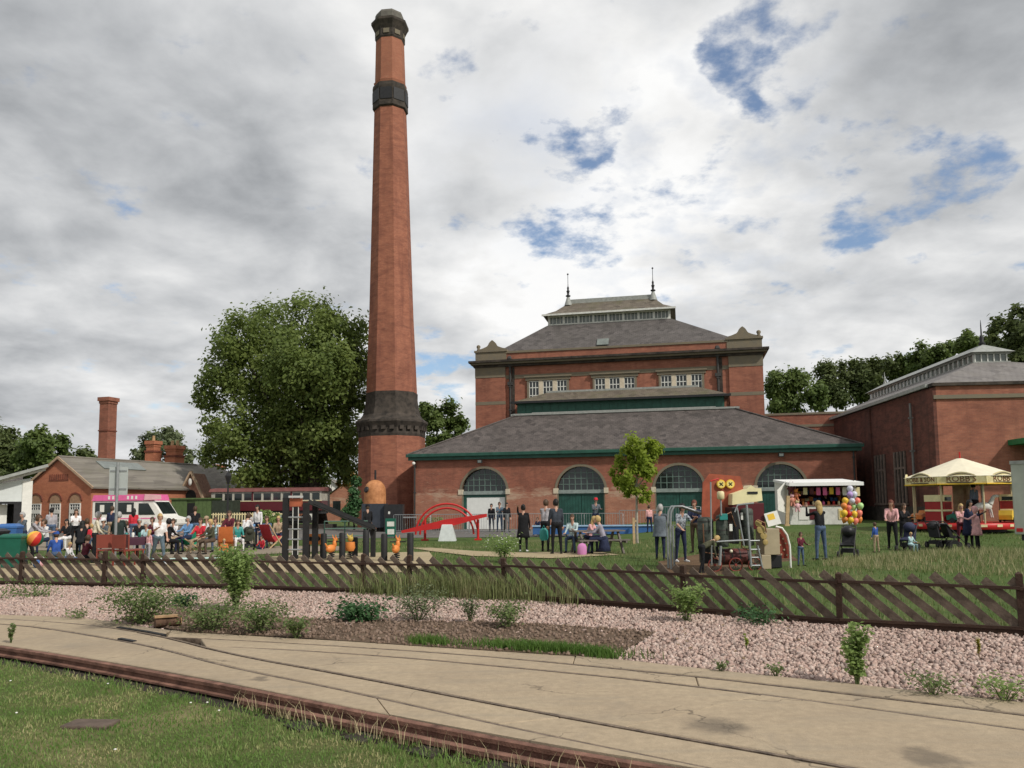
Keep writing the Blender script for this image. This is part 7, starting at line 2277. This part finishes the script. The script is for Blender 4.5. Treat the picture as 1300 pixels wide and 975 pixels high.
# more of the crowd round the van
for px, Y, h, fc, ps, tp, bt, hr_, lab in (
        (60, 29, 1.6, 150, SIT, WHITEC, NAVY, ('short', HBRN), 'person in white seated under the left cottage window'),
        (66, 33, 1.65, 30, ST, LGREY, JEAN, ('short', HBLK), 'person in light grey and jeans standing before the cottage gable'),
        (97, 33, 1.6, -150, HOLD, WHITEC, BLKC, ('long', HBRN), 'brown haired woman in white standing before the right cottage window'),
        (112, 29, 1.6, 40, SIT, BLKC, JEAN, ('short', HBRN), 'person in black and jeans seated behind the man in cream'),
        (134, 30, 1.6, 170, SIT, GREYC, BLKC, ('hat', WHITEC), 'person with white cap seated below the serving window'),
        (142, 36, 1.7, 0, ST, NAVY, TAN, ('short', HBRN), 'customer in navy and tan trousers waiting at the van'),
        (170, 35, 1.6, 10, ST, REDC, JEAN, ('long', HBLK), 'customer in red with long black hair at the van'),
        (178, 30, 1.55, -160, SIT, BLKC, LGREY, ('short', HGRY), 'grey haired person in black seated behind the plum table'),
        (196, 31, 1.6, 160, SIT, MARC, JEAN, ('short', HBRN), 'person in maroon seated in front of the van wheel'),
        (213, 27, 1.6, -20, SIT, BLKC, BLKC, ('short', HBLK), 'person all in black seated behind the woman in white'),
        (248, 33, 1.65, 20, ST, BLKC, JEAN, ('short', HBRN), 'person in black and jeans standing before the olive shed'),
        (264, 32, 1.6, 170, SIT, WHITEC, OLIVE, ('hat', TAN), 'person in white with tan hat seated behind the red top'),
        (270, 27.6, 1.55, 150, SIT, OLIVE, BROWNC, ('short', HBLD), 'fair person in olive seated beside the orange deckchair'),
        (302, 28.4, 1.5, -150, SIT, TURQ, WHITEC, ('long', HBRN), 'woman in turquoise seated between the orange deckchair and the pushchair'),
        (328, 33, 1.7, 160, ST, WHITEC, NAVY, ('short', HBLK), 'person in white and navy standing below the coach'),
        (118, 26.5, 1.1, 60, ST, REDC, JEAN, ('short', HBLD), 'child in red beside the man in cream'),
        (190, 24, .95, -30, ST, PINKC, LGREY, ('long', HBLD), 'small fair girl in pink by the red patio chair')):
    person(px, Y, h, fc, ps, tp, bt, hr_, lab)

# give the bodies one continuous skin and their clothes' colours
dgp = bpy.context.evaluated_depsgraph_get()
dgp.update()
REG = {'k': 0, 't': 1, 'b': 2, 's': 3}
for body, caps in BODIES:
    me = bpy.data.meshes.new_from_object(body.evaluated_get(dgp))
    mats = list(body.data.materials)
    body.modifiers.clear()
    old = body.data
    body.data = me
    bpy.data.meshes.remove(old)
    me.name = 'body'
    me.materials.clear()
    for mm in mats: me.materials.append(mm)
    nv = len(me.vertices)
    co = np.empty(nv * 3); me.vertices.foreach_get('co', co); co = co.reshape(-1, 3)
    # relax the voxel steps a little
    ed = np.empty(len(me.edges) * 2, dtype=np.int64); me.edges.foreach_get('vertices', ed); ed = ed.reshape(-1, 2)
    for _ in range(2):
        acc = np.zeros_like(co); cnt = np.zeros(nv)
        np.add.at(acc, ed[:, 0], co[ed[:, 1]]); np.add.at(acc, ed[:, 1], co[ed[:, 0]])
        np.add.at(cnt, ed[:, 0], 1); np.add.at(cnt, ed[:, 1], 1)
        co = co * .5 + .5 * acc / np.maximum(cnt, 1)[:, None]
    me.vertices.foreach_set('co', co.ravel())
    pc = np.empty(len(me.polygons) * 3); me.polygons.foreach_get('center', pc); pc = pc.reshape(-1, 3)
    best = np.full(len(pc), 9.0); idx = np.zeros(len(pc), dtype=np.int32)
    for a, b, r0, r1, reg in caps:
        a_, d_ = np.array(a), np.array(b - a)
        t = np.clip(((pc - a_) @ d_) / max(d_ @ d_, 1e-9), 0, 1)
        ds = np.linalg.norm(pc - a_ - t[:, None] * d_, axis=1) - (r0 + (r1 - r0) * t)
        k_ = ds < best
        best[k_] = ds[k_]; idx[k_] = REG[reg]
    me.polygons.foreach_set('material_index', idx)
    me.polygons.foreach_set('use_smooth', np.ones(len(pc), dtype=bool))
    me.update()
